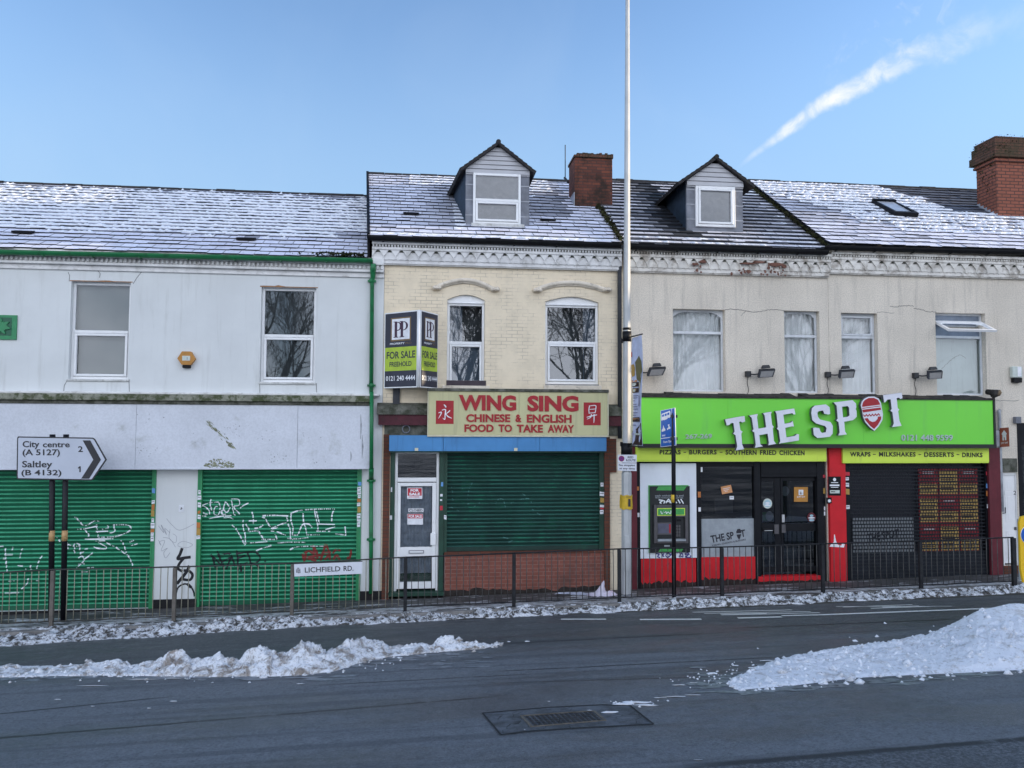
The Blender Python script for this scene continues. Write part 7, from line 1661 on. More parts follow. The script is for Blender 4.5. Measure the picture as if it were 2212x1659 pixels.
# ------------------------------------------------------------------ lamp column with its banner and plates
def lamp_post():
    Y = -.55; b = at('Z7', 2128, 1400, Y); b.z = gz(b.x, Y); t = at('D', 1355.5, 2, Y)
    r = thing('lamp_post', 'tall pale steel lamp column in front of the terrace', 'lamp post', b); ax = (t-b); top = b+ax*1.12
    P = lambda k: b+ax*k
    def kz(py): return (at('D', 1352, py, Y).z-b.z)/ax.z
    mb = MB(); k1 = kz(1018); kt = kz(735)
    mb.tube([b-Vector((0, 0, .1)), P(k1-.004)], .105, 8, smooth=False, ph=0); mb.tube([P(k1-.004), P(k1), P(kt)], [.105, .088, .080], 8, smooth=False, ph=0); mb.tube([P(kt), P(1.0), top], [.078, .045, .04], 8, smooth=False, ph=0)
    mb.build('shaft', M['pole'], r)
    mb = MB()
    for a, c, rr in ((738, 716, .094), (985, 957, .115), (1003, 990, .10), (713, 708, .084)): mb.tube([P(kz(a)), P(kz(c))], rr, 10)
    for py in (737, 960): q = P(kz(py)); mb.box(q.x-.13, q.x-.09, q.y-.03, q.y+.03, q.z-.04, q.z+.05)
    mb.build('clamp_band', M['black'], r)
    mb = MB(); mb.tube([top, top+Vector((0, -.4, .25)), top+Vector((0, -1.2, .35))], .035, 8); mb.build('arm', M['pole'], r)
    mb = MB(); q = top+Vector((0, -1.5, .36)); mb.hexa([q+Vector((-.14, -.38, -.05)), q+Vector((.14, -.38, -.05)), q+Vector((.14, .38, -.06)), q+Vector((-.14, .38, -.06)), q+Vector((-.06, -.3, .05)), q+Vector((.06, -.3, .05)), q+Vector((.06, .36, .06)), q+Vector((-.06, .36, .06))]); mb.build('lantern', M['pole'], r, bevel=.03)
    d = P(kz(1200)); mb = MB(); mb.box(d.x-.06, d.x+.04, d.y-.1115, d.y-.08, d.z-.30, d.z+.42); mb.build('access_door', M['pole'], r, bevel=.006)
    # banner
    zt, zb = at('D', 1375, 728, -.9).z, at('D', 1375, 962, -.9).z
    pr = at('D', 1387.5, 850, -1.22); pl_ = P(kz(850)); q = [Vector((pl_.x+.09, Y-.10, zt)), Vector((pr.x, -1.22, zt)), Vector((pr.x, -1.22, zb)), Vector((pl_.x+.09, Y-.10, zb))]
    bn = thing('lamp_post_banner', 'tall narrow pale blue advertising banner on the lamp column', 'banner', (q[0]+q[2])/2)
    mb = MB(); nu, nv = 8, 30; n = qn(q)
    def S(u, v, h=0): p = bil(q, u, 1-v); return p+n*(.02*math.sin(v*7+u*3)+.012*math.sin(u*9)+h)
    mb.add([S(i/nu, j/nv) for j in range(nv+1) for i in range(nu+1)], [(j*(nu+1)+i, j*(nu+1)+i+1, (j+1)*(nu+1)+i+1, (j+1)*(nu+1)+i) for j in range(nv) for i in range(nu)], 0, True)
    lift = [0.004]
    def pp(pts, m):
        lift[0] += .0006; tri = tessellate_polygon([[Vector((u, v, 0)) for u, v in pts]]); mb.add([S(u, v, lift[0]) for u, v in pts], [tuple(t) for t in tri], m)
    U = lambda x: (x-186)/165.0; V = lambda y: (y-75)/1400.0
    z = lambda *a: [(U(x), V(y)) for x, y in a]
    def rc(x0, y0, x1, y1, m): k = 8; pp(z(*[(x0+(x1-x0)*i/k, y0) for i in range(k+1)], *[(x1-(x1-x0)*i/k, y1) for i in range(k+1)]), m)
    rc(190, 1290, 348, 1470, 1); pp(z((190, 1285), (260, 1262), (310, 1232), (348, 1180), (348, 1290)), 1); rc(192, 260, 214, 325, 2)
    pp(z((245, 400), (300, 325), (335, 400), (345, 520), (325, 680), (290, 660), (250, 620)), 4); pp(z((258, 400), (300, 345), (325, 420), (318, 520), (275, 540)), 3); pp(z((268, 400), (285, 395), (296, 430), (290, 470), (272, 460)), 1); pp(z((265, 500), (300, 490), (300, 590), (280, 620), (262, 590)), 5)
    pp(z((195, 430), (230, 420), (242, 470), (236, 570), (205, 590), (192, 540)), 6); rc(190, 630, 255, 655, 7); pp(z((285, 650), (325, 680), (305, 740), (285, 770)), 8); rc(190, 660, 278, 718, 1); rc(195, 668, 268, 708, 3); rc(190, 735, 280, 795, 1); rc(196, 742, 272, 785, 6); rc(205, 748, 235, 780, 3)
    for y, x1 in ((830, 275), (858, 262), (895, 230), (940, 255), (972, 270), (1003, 285), (1050, 280), (1082, 255)): rc(198, y, x1, y+9, 9)
    rc(196, 1115, 340, 1170, 1); rc(205, 1130, 330, 1140, 7); rc(200, 1210, 262, 1220, 9); rc(310, 840, 332, 975, 9); rc(190, 1320, 235, 1340, 5); rc(250, 1318, 290, 1342, 3); rc(296, 1318, 340, 1342, 3)
    mb.build('cloth', [M['banner_blue'], M['banner_brown'], M['paper_red'], M['alarm_white'], M['banner_olive'], M['banner_lilac'], M['ochre'], M['orange_pale'], M['cream_trim'], M['banner_text']], bn, fix=False)
    mb = MB(); mb.tube([q[0]+Vector((-.07, 0, .02)), q[1]+Vector((.0, -.03, .02))], .014, 6); mb.tube([q[3]+Vector((-.07, 0, -.02)), q[2]+Vector((0, -.03, -.02))], .014, 6); mb.build('arm', M['black_lamp'], bn)
    # red route plates
    def plate(label, c4, items, mats):
        qq = [at('B7', *p, Y-.125) for p in c4]; rr = thing('parking_plate', label, 'sign plate', (qq[0]+qq[2])/2, 'plates on the lamp column'); mb = MB(); mb.slab(qq, .006, 0); n = qn(qq)
        for it in items:
            if it[0] == 't': text_on(mb, it[1], sub(qq, *it[2]), .003, .02, 1)
            else:
                for k, (rr_, m) in enumerate(((1, 2), (.72, 3))):
                    mb.add([bil(qq, it[1]+it[3]*rr_*math.cos(i*.3142), 1-(it[2]+it[4]*rr_*math.sin(i*.3142)))+n*(.003+.0012*k) for i in range(20)], [tuple(range(20))], m)
                mb.add([bil(qq, it[1]+it[3]*u, 1-(it[2]+it[4]*v))+n*.0058 for u, v in ((-.75, -.6), (-.6, -.75), (.75, .6), (.6, .75))], [(0, 1, 2, 3)], 2); mb.add([bil(qq, it[1]+it[3]*u, 1-(it[2]+it[4]*v))+n*.0062 for u, v in ((.75, -.6), (.6, -.75), (-.75, .6), (-.6, .75))], [(0, 1, 2, 3)], 2)
        mb.build('plate', mats, rr); mb = MB(); a = (qq[0]+qq[2])/2; mb.box(a.x-.05, a.x+.05, Y-.118, Y-.07, a.z-.03, a.z+.03); mb.build('clip', M['black_lamp'], rr)
    PM = [M['sign_white'], M['ink'], M['plate_red'], M['plate_blue']]
    plate('upper white RED ROUTE plate on the lamp column', ((115, 1195), (282, 1196), (280, 1266), (116, 1264)), [('c', .2, .5, .15, .36), ('t', 'RED', (.52, .18, .82, .44)), ('t', 'ROUTE', (.44, .56, .94, .84))], PM)
    plate('lower white plate on the lamp column giving the stopping times', ((116, 1269), (280, 1270), (280, 1338), (117, 1333)), [('t', 'No stopping', (.06, .14, .92, .46)), ('t', 'at any time', (.08, .58, .90, .90))], PM)
    # yellow notice tied round the column
    a, c = at('B4', 250, 550, Y).z, at('B4', 250, 672, Y).z; kk = (a-b.z)/ax.z; ce = P(kk); yn = thing('wrapped_notice', 'yellow plastic notice tied round the lamp column', 'notice', Vector((ce.x, Y, (a+c)/2)))
    mb = MB(); m_ = 16; rg = []
    for j in range(5):
        zz = c+(a-c)*j/4
        for i in range(m_+1):
            t_ = math.radians(-200+220*i/m_); rr_ = .118+.006*math.sin(i*2+j)+(.02 if i in (0, m_) else 0); rg.append((ce.x+rr_*math.cos(t_), Y+rr_*math.sin(t_), zz+(.01*math.sin(i*1.1) if j in (0, 4) else 0)))
    mb.add(rg, [(j*(m_+1)+i, j*(m_+1)+i+1, (j+1)*(m_+1)+i+1, (j+1)*(m_+1)+i) for j in range(4) for i in range(m_)], 0, True); mb.build('sheet', M['yellow'], yn, fix=False)
    mb = MB(); mb.box(ce.x+.0, ce.x+.05, Y-.128, Y-.1265, c+.06, a-.07); mb.box(ce.x-.05, ce.x+.06, Y-.13, Y-.1285, a-.035, a-.025); mb.build('print', M['ink'], yn)
lamp_post()

# ------------------------------------------------------------------ free standing signs
def bus_lane_sign():
    q = [at('E7', 600, 1050, -.95), at('E7', 788, 1012, -1.30), at('E7', 802, 1505, -1.30), at('E7', 600, 1528, -.95)]
    px = at('B4', 672, 1410, -1.22); g = gz(px.x, -1.22); r = thing('bus_lane_sign', 'tall blue bus lane sign on a slim black post', 'traffic sign', (px.x, -1.22, g))
    mb = MB(); tz = q[1].z-.1; tp = at('B4', 668, 160, -1.22); mb.tube([(px.x, -1.22, g-.1), (tp.x, -1.22, tp.z), (tp.x+.01, -1.22, tz)], .042, 10); mb.build('post', M['black_post'], r)
    k0, k1 = at('B4', 665, 548, -1.22).z, at('B4', 665, 615, -1.22).z; xx = at('B4', 665, 580, -1.22).x; mb = MB(); mb.tube([(xx, -1.22, k1), (xx, -1.22, k0)], .045, 10); mb.build('reflective_band', M['yellow'], r)
    n = qn(q); mb = MB(); mb.slab(q, .012, 1)
    def rc(u0, v0, u1, v1, m, l=.002): mb.add([p+n*l for p in sub(q, u0, v0, u1, v1)], [(0, 1, 2, 3)], m)
    def pl(pts, m, l=.0035):
        tri = tessellate_polygon([[Vector((u, v, 0)) for u, v in pts]]); mb.add([bil(q, u, 1-v)+n*l for u, v in pts], [tuple(t) for t in tri], m)
    rc(.03, .01, .76, .755, 0); rc(.80, .01, .97, .755, 0); rc(.03, .78, .97, .985, 0)
    pl([(.08, .10), (.66, .055), (.70, .10), (.69, .22), (.60, .25), (.12, .295), (.06, .27)], 1); 
    for u in (.12, .30, .48): pl([(u, .135-u*.06), (u+.14, .125-u*.06), (u+.14, .185-u*.06), (u, .195-u*.06)], 0, .005)
    for u, v in ((.18, .285), (.54, .25)): pl([(u+.05*math.cos(i), v+.018*math.sin(i)) for i in [k*.785 for k in range(8)]], 0, .006)
    pl([(.20, .41), (.26, .49), (.34, .53), (.33, .57), (.10, .59), (.08, .54), (.16, .50)], 1); pl([(.50, .42), (.62, .41), (.60, .46), (.68, .50), (.66, .55), (.56, .53), (.46, .57), (.45, .52), (.55, .49)], 1)
    text_on(mb, 'taxi', sub(q, .10, .66, .32, .715), .004, .03, 1); text_on(mb, '7am-7pm', sub(q, .18, .84, .80, .92), .004, .03, 1)
    mb.build('panel', [M['road_blue'], M['sign_white']], r, fix=False)
    mb = MB(); mb.box(tp.x-.05, tp.x+.07, -1.27, -1.17, q[2].z+.1, q[2].z+.16); mb.box(tp.x-.05, tp.x+.07, -1.27, -1.17, q[1].z-.2, q[1].z-.14); mb.build('clip', M['black_lamp'], r)
bus_lane_sign()
def direction_sign():
    Y = -1.02; fz = lambda pts, k=1: [(p.x, p.z) for p in (at('Z2', *a, Y) for a in pts)]
    b1, b2 = at('Z2', 335, 1600, -.95), at('Z2', 413, 1590, -.95); r = thing('direction_sign', 'grey road sign pointing right to City centre and Saltley on two black posts', 'road sign', ((b1.x+b2.x)/2, -.95, gz(b1.x, -.95)))
    for (xt, xb) in ((343, 334), (432, 413)):
        t, b = at('Z2', xt, 356, -.95), at('Z2', xb, 1590, -.95); g = gz(b.x, -.95); mb = MB(); mb.tube([(b.x, -.95, g-.1), (t.x, -.95, t.z+.02)], .049, 12); o = mb.build('post', M['black_post'], r)
        k = (at('Z2', 0, 1015, -.95).z-g)/(t.z-g); c = Vector((b.x, -.95, g)).lerp(Vector((t.x, -.95, t.z)), k); mb = MB(); mb.tube([c-Vector((0, 0, .095)), c+Vector((0, 0, .095))], .0505, 12); mb.build('tape', M['tape_tan'], o)
    outer = [(120, 362), (606, 370), (622, 380), (698, 514), (612, 640), (600, 650), (118, 642), (110, 632), (114, 372)]
    inner = [(128, 370), (606, 378), (617, 386), (688, 514), (606, 634), (598, 642), (122, 634), (119, 628), (122, 376)]
    mb = MB(); mb.prism(fz(outer), Y-.012, Y+.008, 1); mb.prism(fz(inner), Y-.0155, Y-.0125, 0)
    mb.prism(fz([(543, 388), (592, 388), (662, 514), (585, 638), (533, 638), (612, 514)]), Y-.019, Y-.0158, 1)
    T = lambda s, x0, y0, x1, y1, b=.022: text_on(mb, s, [at('Z2', x0, y0, Y-.0156), at('Z2', x1, y0, Y-.0156), at('Z2', x1, y1, Y-.0156), at('Z2', x0, y1, Y-.0156)], .003, b, 1)
    T('City', 148, 392, 258, 446); T('centre', 280, 402, 456, 434); T('(A 5127)', 148, 446, 392, 498); T('Saltley', 145, 522, 342, 578); T('(B 4132)', 140, 580, 402, 628); T('2', 510, 426, 542, 464); mb.prism(fz([(512, 566), (522, 557), (530, 557), (530, 595), (521, 595), (521, 568), (514, 574)]), Y-.0185, Y-.0158, 1)
    mb.build('panel', [M['sign_grey'], M['ink']], r)
    mb = MB(); z0, z1 = at('Z2', 0, 420, Y).z, at('Z2', 0, 590, Y).z; x0, x1 = at('Z2', 140, 400, Y).x, at('Z2', 590, 400, Y).x
    for z in (z0, z1): mb.box(x0, x1, Y+.0085, Y+.035, z-.025, z+.025)
    mb.build('rear_rail', M['lead_light'], r)
direction_sign()
def bollard():
    Y = -4.2; tl = at('E1', 384, 915, Y-.12); bl = at('E1', 392, 1425, Y-.12); w = .34; x0, x1 = at('E1', 376, 1000, Y-.12).x, at('E1', 376, 1000, Y-.12).x+w
    g = gz(x0, Y)+ROAD; r = thing('keep_left_bollard', 'yellow traffic island bollard with a blue disc, cut off by the right edge', 'bollard', ((x0+x1)/2, Y, g))
    zt, zb = tl.z+.04, at('E1', 412, 1440, Y-.12).z; f = lambda *a: [(x0+u*w, zb+(zt-zb)*v) for u, v in a]
    mb = MB(); mb.prism(f((.12, 0), (.88, 0), (1.0, .2), (1.0, .9), (.9, .985), (.7, 1), (.3, 1), (.1, .985), (0, .9), (.0, .2)), Y-.13, Y-.09, 0); mb.prism(f((.04, .03), (.96, .03), (.96, .95), (.04, .95)), Y-.0895, Y-.06, 1); mb.build('shell', [M['bollard_yellow'], M['panel_grey']], r, bevel=.01)
    c = (x0+w*.5, at('E1', 415, 1050, Y-.12).z); mb = MB(); mb.prism(discpts(c, .160, .160, 32), Y-.138, Y-.1305, 1); mb.prism(discpts(c, .155, .155, 32), Y-.142, Y-.1385, 0)
    mb.prism([(c[0]-.07, c[1]-.07), (c[0]-.07, c[1]+.0), (c[0]-.045, c[1]-.02), (c[0]+.05, c[1]+.07), (c[0]+.07, c[1]+.05), (c[0]-.02, c[1]-.045), (c[0], c[1]-.07)], Y-.146, Y-.1425, 1); mb.build('disc', [M['road_blue'], M['white']], r)
    mb = MB(); mb.box(x0+.11, x1-.11, Y-.11, Y-.05, g-.02, zb-.002); mb.build('base', M['black_base'], r, bevel=.02)
bollard()

# ------------------------------------------------------------------ pedestrian guard rail, one thing per panel
RAILX = [('D', -155, 1378), ('D', 110, 1362), ('D', 375, 1350), ('D', 630, 1332), ('D', 875, 1322), ('D', 1110, 1305), ('D', 1338, 1296), ('D', 1560, 1287), ('D', 1778, 1280), ('D', 1990, 1272), ('D', 2192, 1265)]
RTOP = [1245, 1232, 1226, 1218, 1205, 1196, 1187, 1183, 1176, 1169, 1162]
RY = -1.5
POSTS = []
for (t, x, y), tp in zip(RAILX, RTOP):
    p = at(t, x, y, RY); g = min(p.z, gz(p.x, RY)+.02); POSTS.append((p.x, gz(p.x, RY)-.01, at(t, x, tp, RY).z))
RLAB = ['railing panel at the left edge of the photo, left of the direction sign', 'railing panel between the direction sign posts and the white pier', 'railing panel left of the street nameplate, before the right green shutter', 'railing panel carrying the street nameplate', 'railing panel in front of the white takeaway door', 'railing panel in front of the brick stall riser and the dropped bag',
        'railing panel beside the lamp column, before the cash machine', 'railing panel before the dark glass shop doors', 'railing panel before the red pier and the left part of the grille', 'railing panel before the menu boards, at the right end of the run']
def railing():
    for i in range(len(POSTS)-1):
        (xa, ga, ta), (xb, gb, tb) = POSTS[i], POSTS[i+1]; r = thing('guard_railing', RLAB[i], 'railing', (xa, RY, ga), 'guard railing along the kerb'); L = xb-xa
        left = i < 4; pm = M['rail_post'] if i < 4 else M['rail_dark']; rm = M['rail'] if left else M['rail_dark']
        mb = MB(); w = .032; mb.box(xa-w, xa+w, RY-w, RY+w, ga-.1, ta-.005); mb.build('post', pm, r, bevel=.005, seg=1)
        if i == len(POSTS)-2: mb = MB(); mb.box(xb-w*1.5, xb+w*1.2, RY-w, RY+w, gb-.1, tb); mb.build('post', M['rail_dark'], r, bevel=.005, seg=1)
        mb = MB(); sag = .012 if i not in (2, 4) else .02
        mb.tube([(xa-.0, RY, ta+.012), ((xa+xb)/2, RY, (ta+tb)/2+.012-sag*.4), (xb, RY, tb+.012)], .014, 6); mb.build('top_rail', rm, r)
        z0, z1 = ga+.10, gb+.10
        mb = MB(); mb.tube([(xa, RY, z0), (xb, RY, z1)], .012, 6); mb.build('bottom_rail', rm, r)
        n = 16; rr = random.Random(i)
        for k in range(n):
            u = (k+1)/(n+1); x = xa+L*u; zt = ta+(tb-ta)*u; zb = z0+(z1-z0)*u; b = rr.uniform(-.006, .006); mb = MB()
            mb.tube([(x, RY, zb), (x+b, RY+rr.uniform(-.006, .006), (zb+zt)/2), (x, RY, zt)], .0078, 5); mb.build('bar', M['rail_bar'] if left else M['rail_bar_dark'], r)
railing()
def nameplate():
    Y = RY-.06; q = [at('E4', 1320, 1015, Y), at('E4', 2168, 984, Y), at('E4', 2168, 1135, Y), at('E4', 1325, 1170, Y)]
    r = thing('street_nameplate', 'white street nameplate reading Lichfield Rd fixed to the railing', 'street sign', (q[0]+q[2])/2); n = qn(q); mb = MB(); mb.slab(q, .012, 0)
    fr = [v+n*.002 for v in sub(q, .004, .02, .996, .98)]
    text_on(mb, 'LICHFIELD', sub(q, .155, .30, .675, .72), .004, .012, 1); text_on(mb, 'RD.', sub(q, .725, .30, .87, .72), .004, .012, 1)
    mb.slab([p+n*.004-Vector((0, 0, 0)) for p in sub(q, -.003, -.05, 1.003, .0)], .018, 1)
    for u0, v0, u1, v1 in ((.03, .40, .09, .46), (.028, .48, .05, .70), (.055, .48, .09, .58), (.055, .60, .075, .74), (.078, .60, .092, .72), (.045, .30, .075, .38)): mb.add([p+n*.004 for p in sub(q, u0, v0, u1, v1)], [(0, 1, 2, 3)], 2)
    for k in range(6): text_on(mb, 'f', sub(q, .2+.085*k, .76, .205+.085*k, .86), .004, .0, 2)
    mb.build('panel', [M['sign_white'], M['ink'], M['crest_grey']], r)
    mb = MB()
    for u in (.12, .85): c = bil(q, u, .5)-n*.014; mb.box(c.x-.02, c.x+.02, c.y, RY+.012, c.z-.06, c.z+.06)
    mb.build('clip', M['rail_dark'], r)
nameplate()

# ------------------------------------------------------------------ snow
def kerb_bank():
    mb = MB(); nu, nv = 1300, 26; X0, X1 = -12.0, 17.0; P = []
    back = RY-.02
    front = lambda x: -2.0+(.11*(x+1.5) if x < -1.5 else 0.010*(x+1.5))
    for i in range(nu+1):
        x = X0+(X1-X0)*i/nu; f = front(x)+.10*fb(x, 3.3, 1.6)+.03*noise.noise(Vector((x*9, 1, 2))); b = back+.06*fb(x, 7.7, 1.3)
        amp = .09+.05*fb(x, 1.1, .7)
        for j in range(nv+1):
            v = j/nv; y = b+(f-b)*v; base = gz(x, y)+(ROAD if v > .35 else ROAD*v/.35)
            prof = math.sin(math.pi*min(1, v*1.05))**.6 if v < .95 else 0
            if v in (0, 1): prof = 0
            h = amp*prof*(.75+.9*noise.fractal(Vector((x*5, y*7, .5)), .9, 2.1, 5))+prof*.05*abs(noise.noise(Vector((x*16, y*20, 4))))
            P.append((x, y, base+max(-.004, h)+(-.01 if v in (0, 1) else 0)))
    mb.add(P, [(i*(nv+1)+j, (i+1)*(nv+1)+j, (i+1)*(nv+1)+j+1, i*(nv+1)+j+1) for i in range(nu) for j in range(nv)], 0, True)
    rr = random.Random(31)
    for k in range(900): x = rr.uniform(X0, X1); y = rr.uniform(front(x)-.05, back); lump(mb, rr, Vector((x, y, gz(x, y)+ROAD+.02+.09*rr.random())), rr.uniform(.010, .034))
    o = mb.build('snow_bank', M['snow_dirty'], None); tag(o, 'long low bank of dirty snow ploughed along the kerb', 'snow bank')
def lump(mb, rr, c, r):
    n = 6; t0 = rr.random()*6; P = [c+Vector((0, 0, -r*.5))]
    ring = [c+Vector((math.cos(t0+k*2*math.pi/n)*r*rr.uniform(.7, 1.25), math.sin(t0+k*2*math.pi/n)*r*rr.uniform(.7, 1.25), rr.uniform(-.3, .3)*r)) for k in range(n)]
    P += ring+[c+Vector((rr.uniform(-.3, .3)*r, rr.uniform(-.3, .3)*r, r*rr.uniform(.6, 1.1)))]
    mb.add(P, [(0, 1+(k+1) % n, 1+k) for k in range(n)]+[(1+k, 1+(k+1) % n, n+1) for k in range(n)], 0, rr.random() < .5)
def pile(name, label, cat, base, crest, depth, right=None, rough=1.0, mat='snow_pile', chunks=500, seed=1, smooth_top=None):
    """base = front edge on the road (pixels), crest = skyline; depth(t) = distance from the front edge back to the ridge"""
    rr = random.Random(seed); nu, nv = 620, 84
    def lin(L, x):
        for (a, b), (c, d) in zip(L[:-1], L[1:]):
            if x <= c: return b+(d-b)*max(0, (x-a))/(c-a)
        return L[-1][1]
    xs0, xs1 = base[0][0], base[-1][0]; P = []; H = []
    for i in range(nu+1):
        t = i/nu; px = xs0+(xs1-xs0)*t; f = atg('D', px, lin(base, px), ROAD); dep = depth(t)
        c = at('D', px, lin(crest, px), f.y+dep); h = max(.0, c.z-(gz(c.x, c.y)+ROAD)); dirv = Vector((c.x-f.x, c.y-f.y, 0))
        for j in range(nv+1):
            v = (j/nv*2.0-0.04)*(1+.07*noise.noise(Vector((px*.021, seed, .3)))+.05*noise.noise(Vector((px*.09, seed, 1.7)))); q = Vector((f.x, f.y, 0))+dirv*v
            if v > 1: q.y += (v-1)*.25*dep
            pr = max(0, v)**.8 if v <= 1 else max(0, 1-((v-1)*dep/(.08+1.5*h))**1.2)
            if v <= 0: pr = 0
            nz = noise.fractal(Vector((q.x*4.2, q.y*4.2, seed)), .7, 2.2, 6); fine = noise.fractal(Vector((q.x*9, q.y*9, seed+5)), .7, 2.1, 5)
            rgh = rough if not smooth_top else rough*(1-smooth_top(t)*min(1, max(0, (v-.35)*2)))
            rd = abs(noise.noise(Vector((q.x*5.5, q.y*5.5, seed+9))))+.5*abs(noise.noise(Vector((q.x*14, q.y*14, seed+2))))
            amp_ = rgh*(.18+.82*min(1, h/.28)); cr_ = min(1, max(0, (v-.25)*2.2)); z = h*pr*(1+.16*rgh*nz*min(1, v*2))+pr**.5*amp_*(.30+cr_)*(.036*fine-.13*rd+.036) if v > 0 else -.012
            if .06 < v < 1: z = max(z, .010+.012*(fine+1)*.5+.5*h*pr)
            edge = min(1, max(0, v)/.10)
            z = z*edge-.012*(1-edge)-(.04 if pr <= 0 and v > 1 else 0)
            P.append((q.x+.04*rgh*fine*edge, q.y, gz(q.x, q.y)+ROAD+z))
        H.append((f, dirv, h))
    mb = MB(); mb.add(P, [(i*(nv+1)+j, (i+1)*(nv+1)+j, (i+1)*(nv+1)+j+1, i*(nv+1)+j+1) for i in range(nu) for j in range(nv)], 0, True)
    for k in range(chunks):
        i = rr.randrange(nu+1); j = int(min(nv, abs(rr.gauss(0, .42))*nv)); p = Vector(P[i*(nv+1)+j])
        if rr.random() < .25: p = p+Vector((rr.gauss(0, .1), -abs(rr.gauss(0, .10)), 0)); p.z = gz(p.x, p.y)+ROAD
        lump(mb, rr, p, rr.uniform(.010, .042)*(1 if rr.random() < .85 else 1.8))
    o = mb.build(name, M[mat], None); tag(o, label, cat)
kerb_bank()
pile('snow_pile', 'long ragged ridge of ploughed snow in the road on the left', 'snow pile', [(-220, 1468), (0, 1465), (150, 1462), (300, 1461), (420, 1463), (560, 1463), (640, 1460), (720, 1452), (790, 1430), (860, 1418), (960, 1408), (1040, 1402), (1085, 1392)],
     [(-220, 1442), (0, 1441), (18, 1434), (60, 1442), (130, 1440), (215, 1432), (250, 1424), (285, 1438), (310, 1430), (350, 1424), (366, 1408), (390, 1410), (412, 1424), (450, 1425), (476, 1409), (492, 1424), (520, 1420), (545, 1404), (580, 1399), (598, 1416), (620, 1412), (640, 1392), (662, 1386), (680, 1392), (700, 1404), (735, 1398), (750, 1388), (784, 1376), (800, 1384), (822, 1382), (838, 1395), (880, 1394), (905, 1390), (932, 1394), (950, 1377), (978, 1378), (1000, 1388), (1040, 1390), (1060, 1394), (1085, 1391)],
     lambda t: .50+.12*math.sin(t*9) if t < .8 else max(.06, .5*(1-t)/.2), rough=1.0, chunks=480, seed=3)
pile('snow_pile', 'large mound of ploughed snow at the right edge of the road', 'snow pile', [(1575, 1484), (1610, 1492), (1700, 1486), (1850, 1468), (2000, 1461), (2212, 1449), (2460, 1440), (2700, 1436)],
     [(1575, 1482), (1610, 1470), (1660, 1432), (1720, 1415), (1806, 1401), (1880, 1390), (1956, 1379), (2000, 1370), (2041, 1355), (2080, 1336), (2110, 1320), (2150, 1311), (2180, 1304), (2200, 1303), (2230, 1306), (2330, 1290), (2500, 1300), (2700, 1420)],
     lambda t: (.12+.85*(t/.055)**.7 if t < .055 else .97+.75*min(1, (t-.055)/.40)), rough=.8, mat='snow_clean', chunks=620, seed=8, smooth_top=lambda t: min(1, max(0, (t-.36)/.10))) if 'snow_clean' in M else None
def scraps():
    rr = random.Random(77); mb = MB()
    def patch(t, x, y, rx, ry, n=9):
        c = atg(t, x, y, ROAD); P = []
        for i in range(n):
            a = i*2*math.pi/n; p = atg(t, x+rx*math.cos(a)*rr.uniform(.5, 1.2), y+ry*math.sin(a)*rr.uniform(.5, 1.2), ROAD+.001); P.append(p)
        top = atg(t, x, y, ROAD+.02); mb.add(P+[top], [(i, (i+1) % n, n) for i in range(n)], 0, True)
    for a in ((65, 357, 14, 3), (965, 462, 20, 3), (870, 496, 30, 5), (960, 494, 22, 2), (160, 616, 7, 2.5), (530, 620, 75, 7), (580, 633, 60, 5), (480, 628, 50, 6), (420, 662, 48, 7), (340, 655, 20, 3), (700, 595, 60, 2.5), (780, 588, 40, 2), (640, 600, 40, 2), (720, 545, 40, 2.5), (780, 535, 30, 2), (900, 535, 15, 3), (805, 868, 20, 2), (55, 738, 4, 2), (1100, 440, 40, 3), (1050, 470, 30, 4)): patch('C2', *a)
    for a in ((400, 548, 70, 2), (250, 608, 16, 2.5), (400, 637, 10, 2), (645, 645, 10, 2), (755, 615, 22, 3), (1728, 427, 16, 5), (1600, 440, 12, 4), (1500, 460, 26, 5), (1420, 493, 9, 3), (2195, 358, 9, 3), (600, 520, 80, 2), (750, 516, 60, 2), (1300, 540, 20, 2)): patch('C1', *a)
    for k in range(120):
        t, x, y = rr.choice([('C2', 530+rr.gauss(0, 70), 622+rr.gauss(0, 8)), ('C2', 800+rr.gauss(0, 90), 520+rr.gauss(0, 25)), ('C1', 1550+rr.gauss(0, 120), 455+rr.gauss(0, 16)), ('C1', 600+rr.gauss(0, 260), 520+rr.gauss(0, 8)), ('C2', 980+rr.gauss(0, 50), 480+rr.gauss(0, 25))]); p = atg(t, x, y, ROAD+.006); lump(mb, rr, p, rr.uniform(.006, .02))
    for k in range(230):      # thin grey slush melting along the edges of the heaps
        t, x, y = rr.choice([('D', rr.uniform(-40, 760), 1464+rr.gauss(0, 3.5)), ('D', rr.uniform(700, 1060), 1440+rr.gauss(0, 5)-30*rr.random()), ('D', rr.uniform(1590, 2230), 0), ('D', rr.uniform(1500, 1720), 1470+rr.gauss(0, 14))])
        if y == 0: y = 1492-(x-1606)*.071+rr.gauss(2, 3)
        c = atg(t, x, y, ROAD+.0052+.00001*k); l, w = rr.uniform(.04, .22), rr.uniform(.015, .05)
        mb.add([c+Vector((l*math.cos(i*.7854)*rr.uniform(.6, 1.2), w*math.sin(i*.7854)*rr.uniform(.6, 1.2), 0)) for i in range(8)], [tuple(range(8))], 1)
    o = mb.build('snow_scraps', [M['snow'], M['slush']], None); tag(o, 'thin scraps and crumbs of snow left on the road', kind='stuff')
scraps()

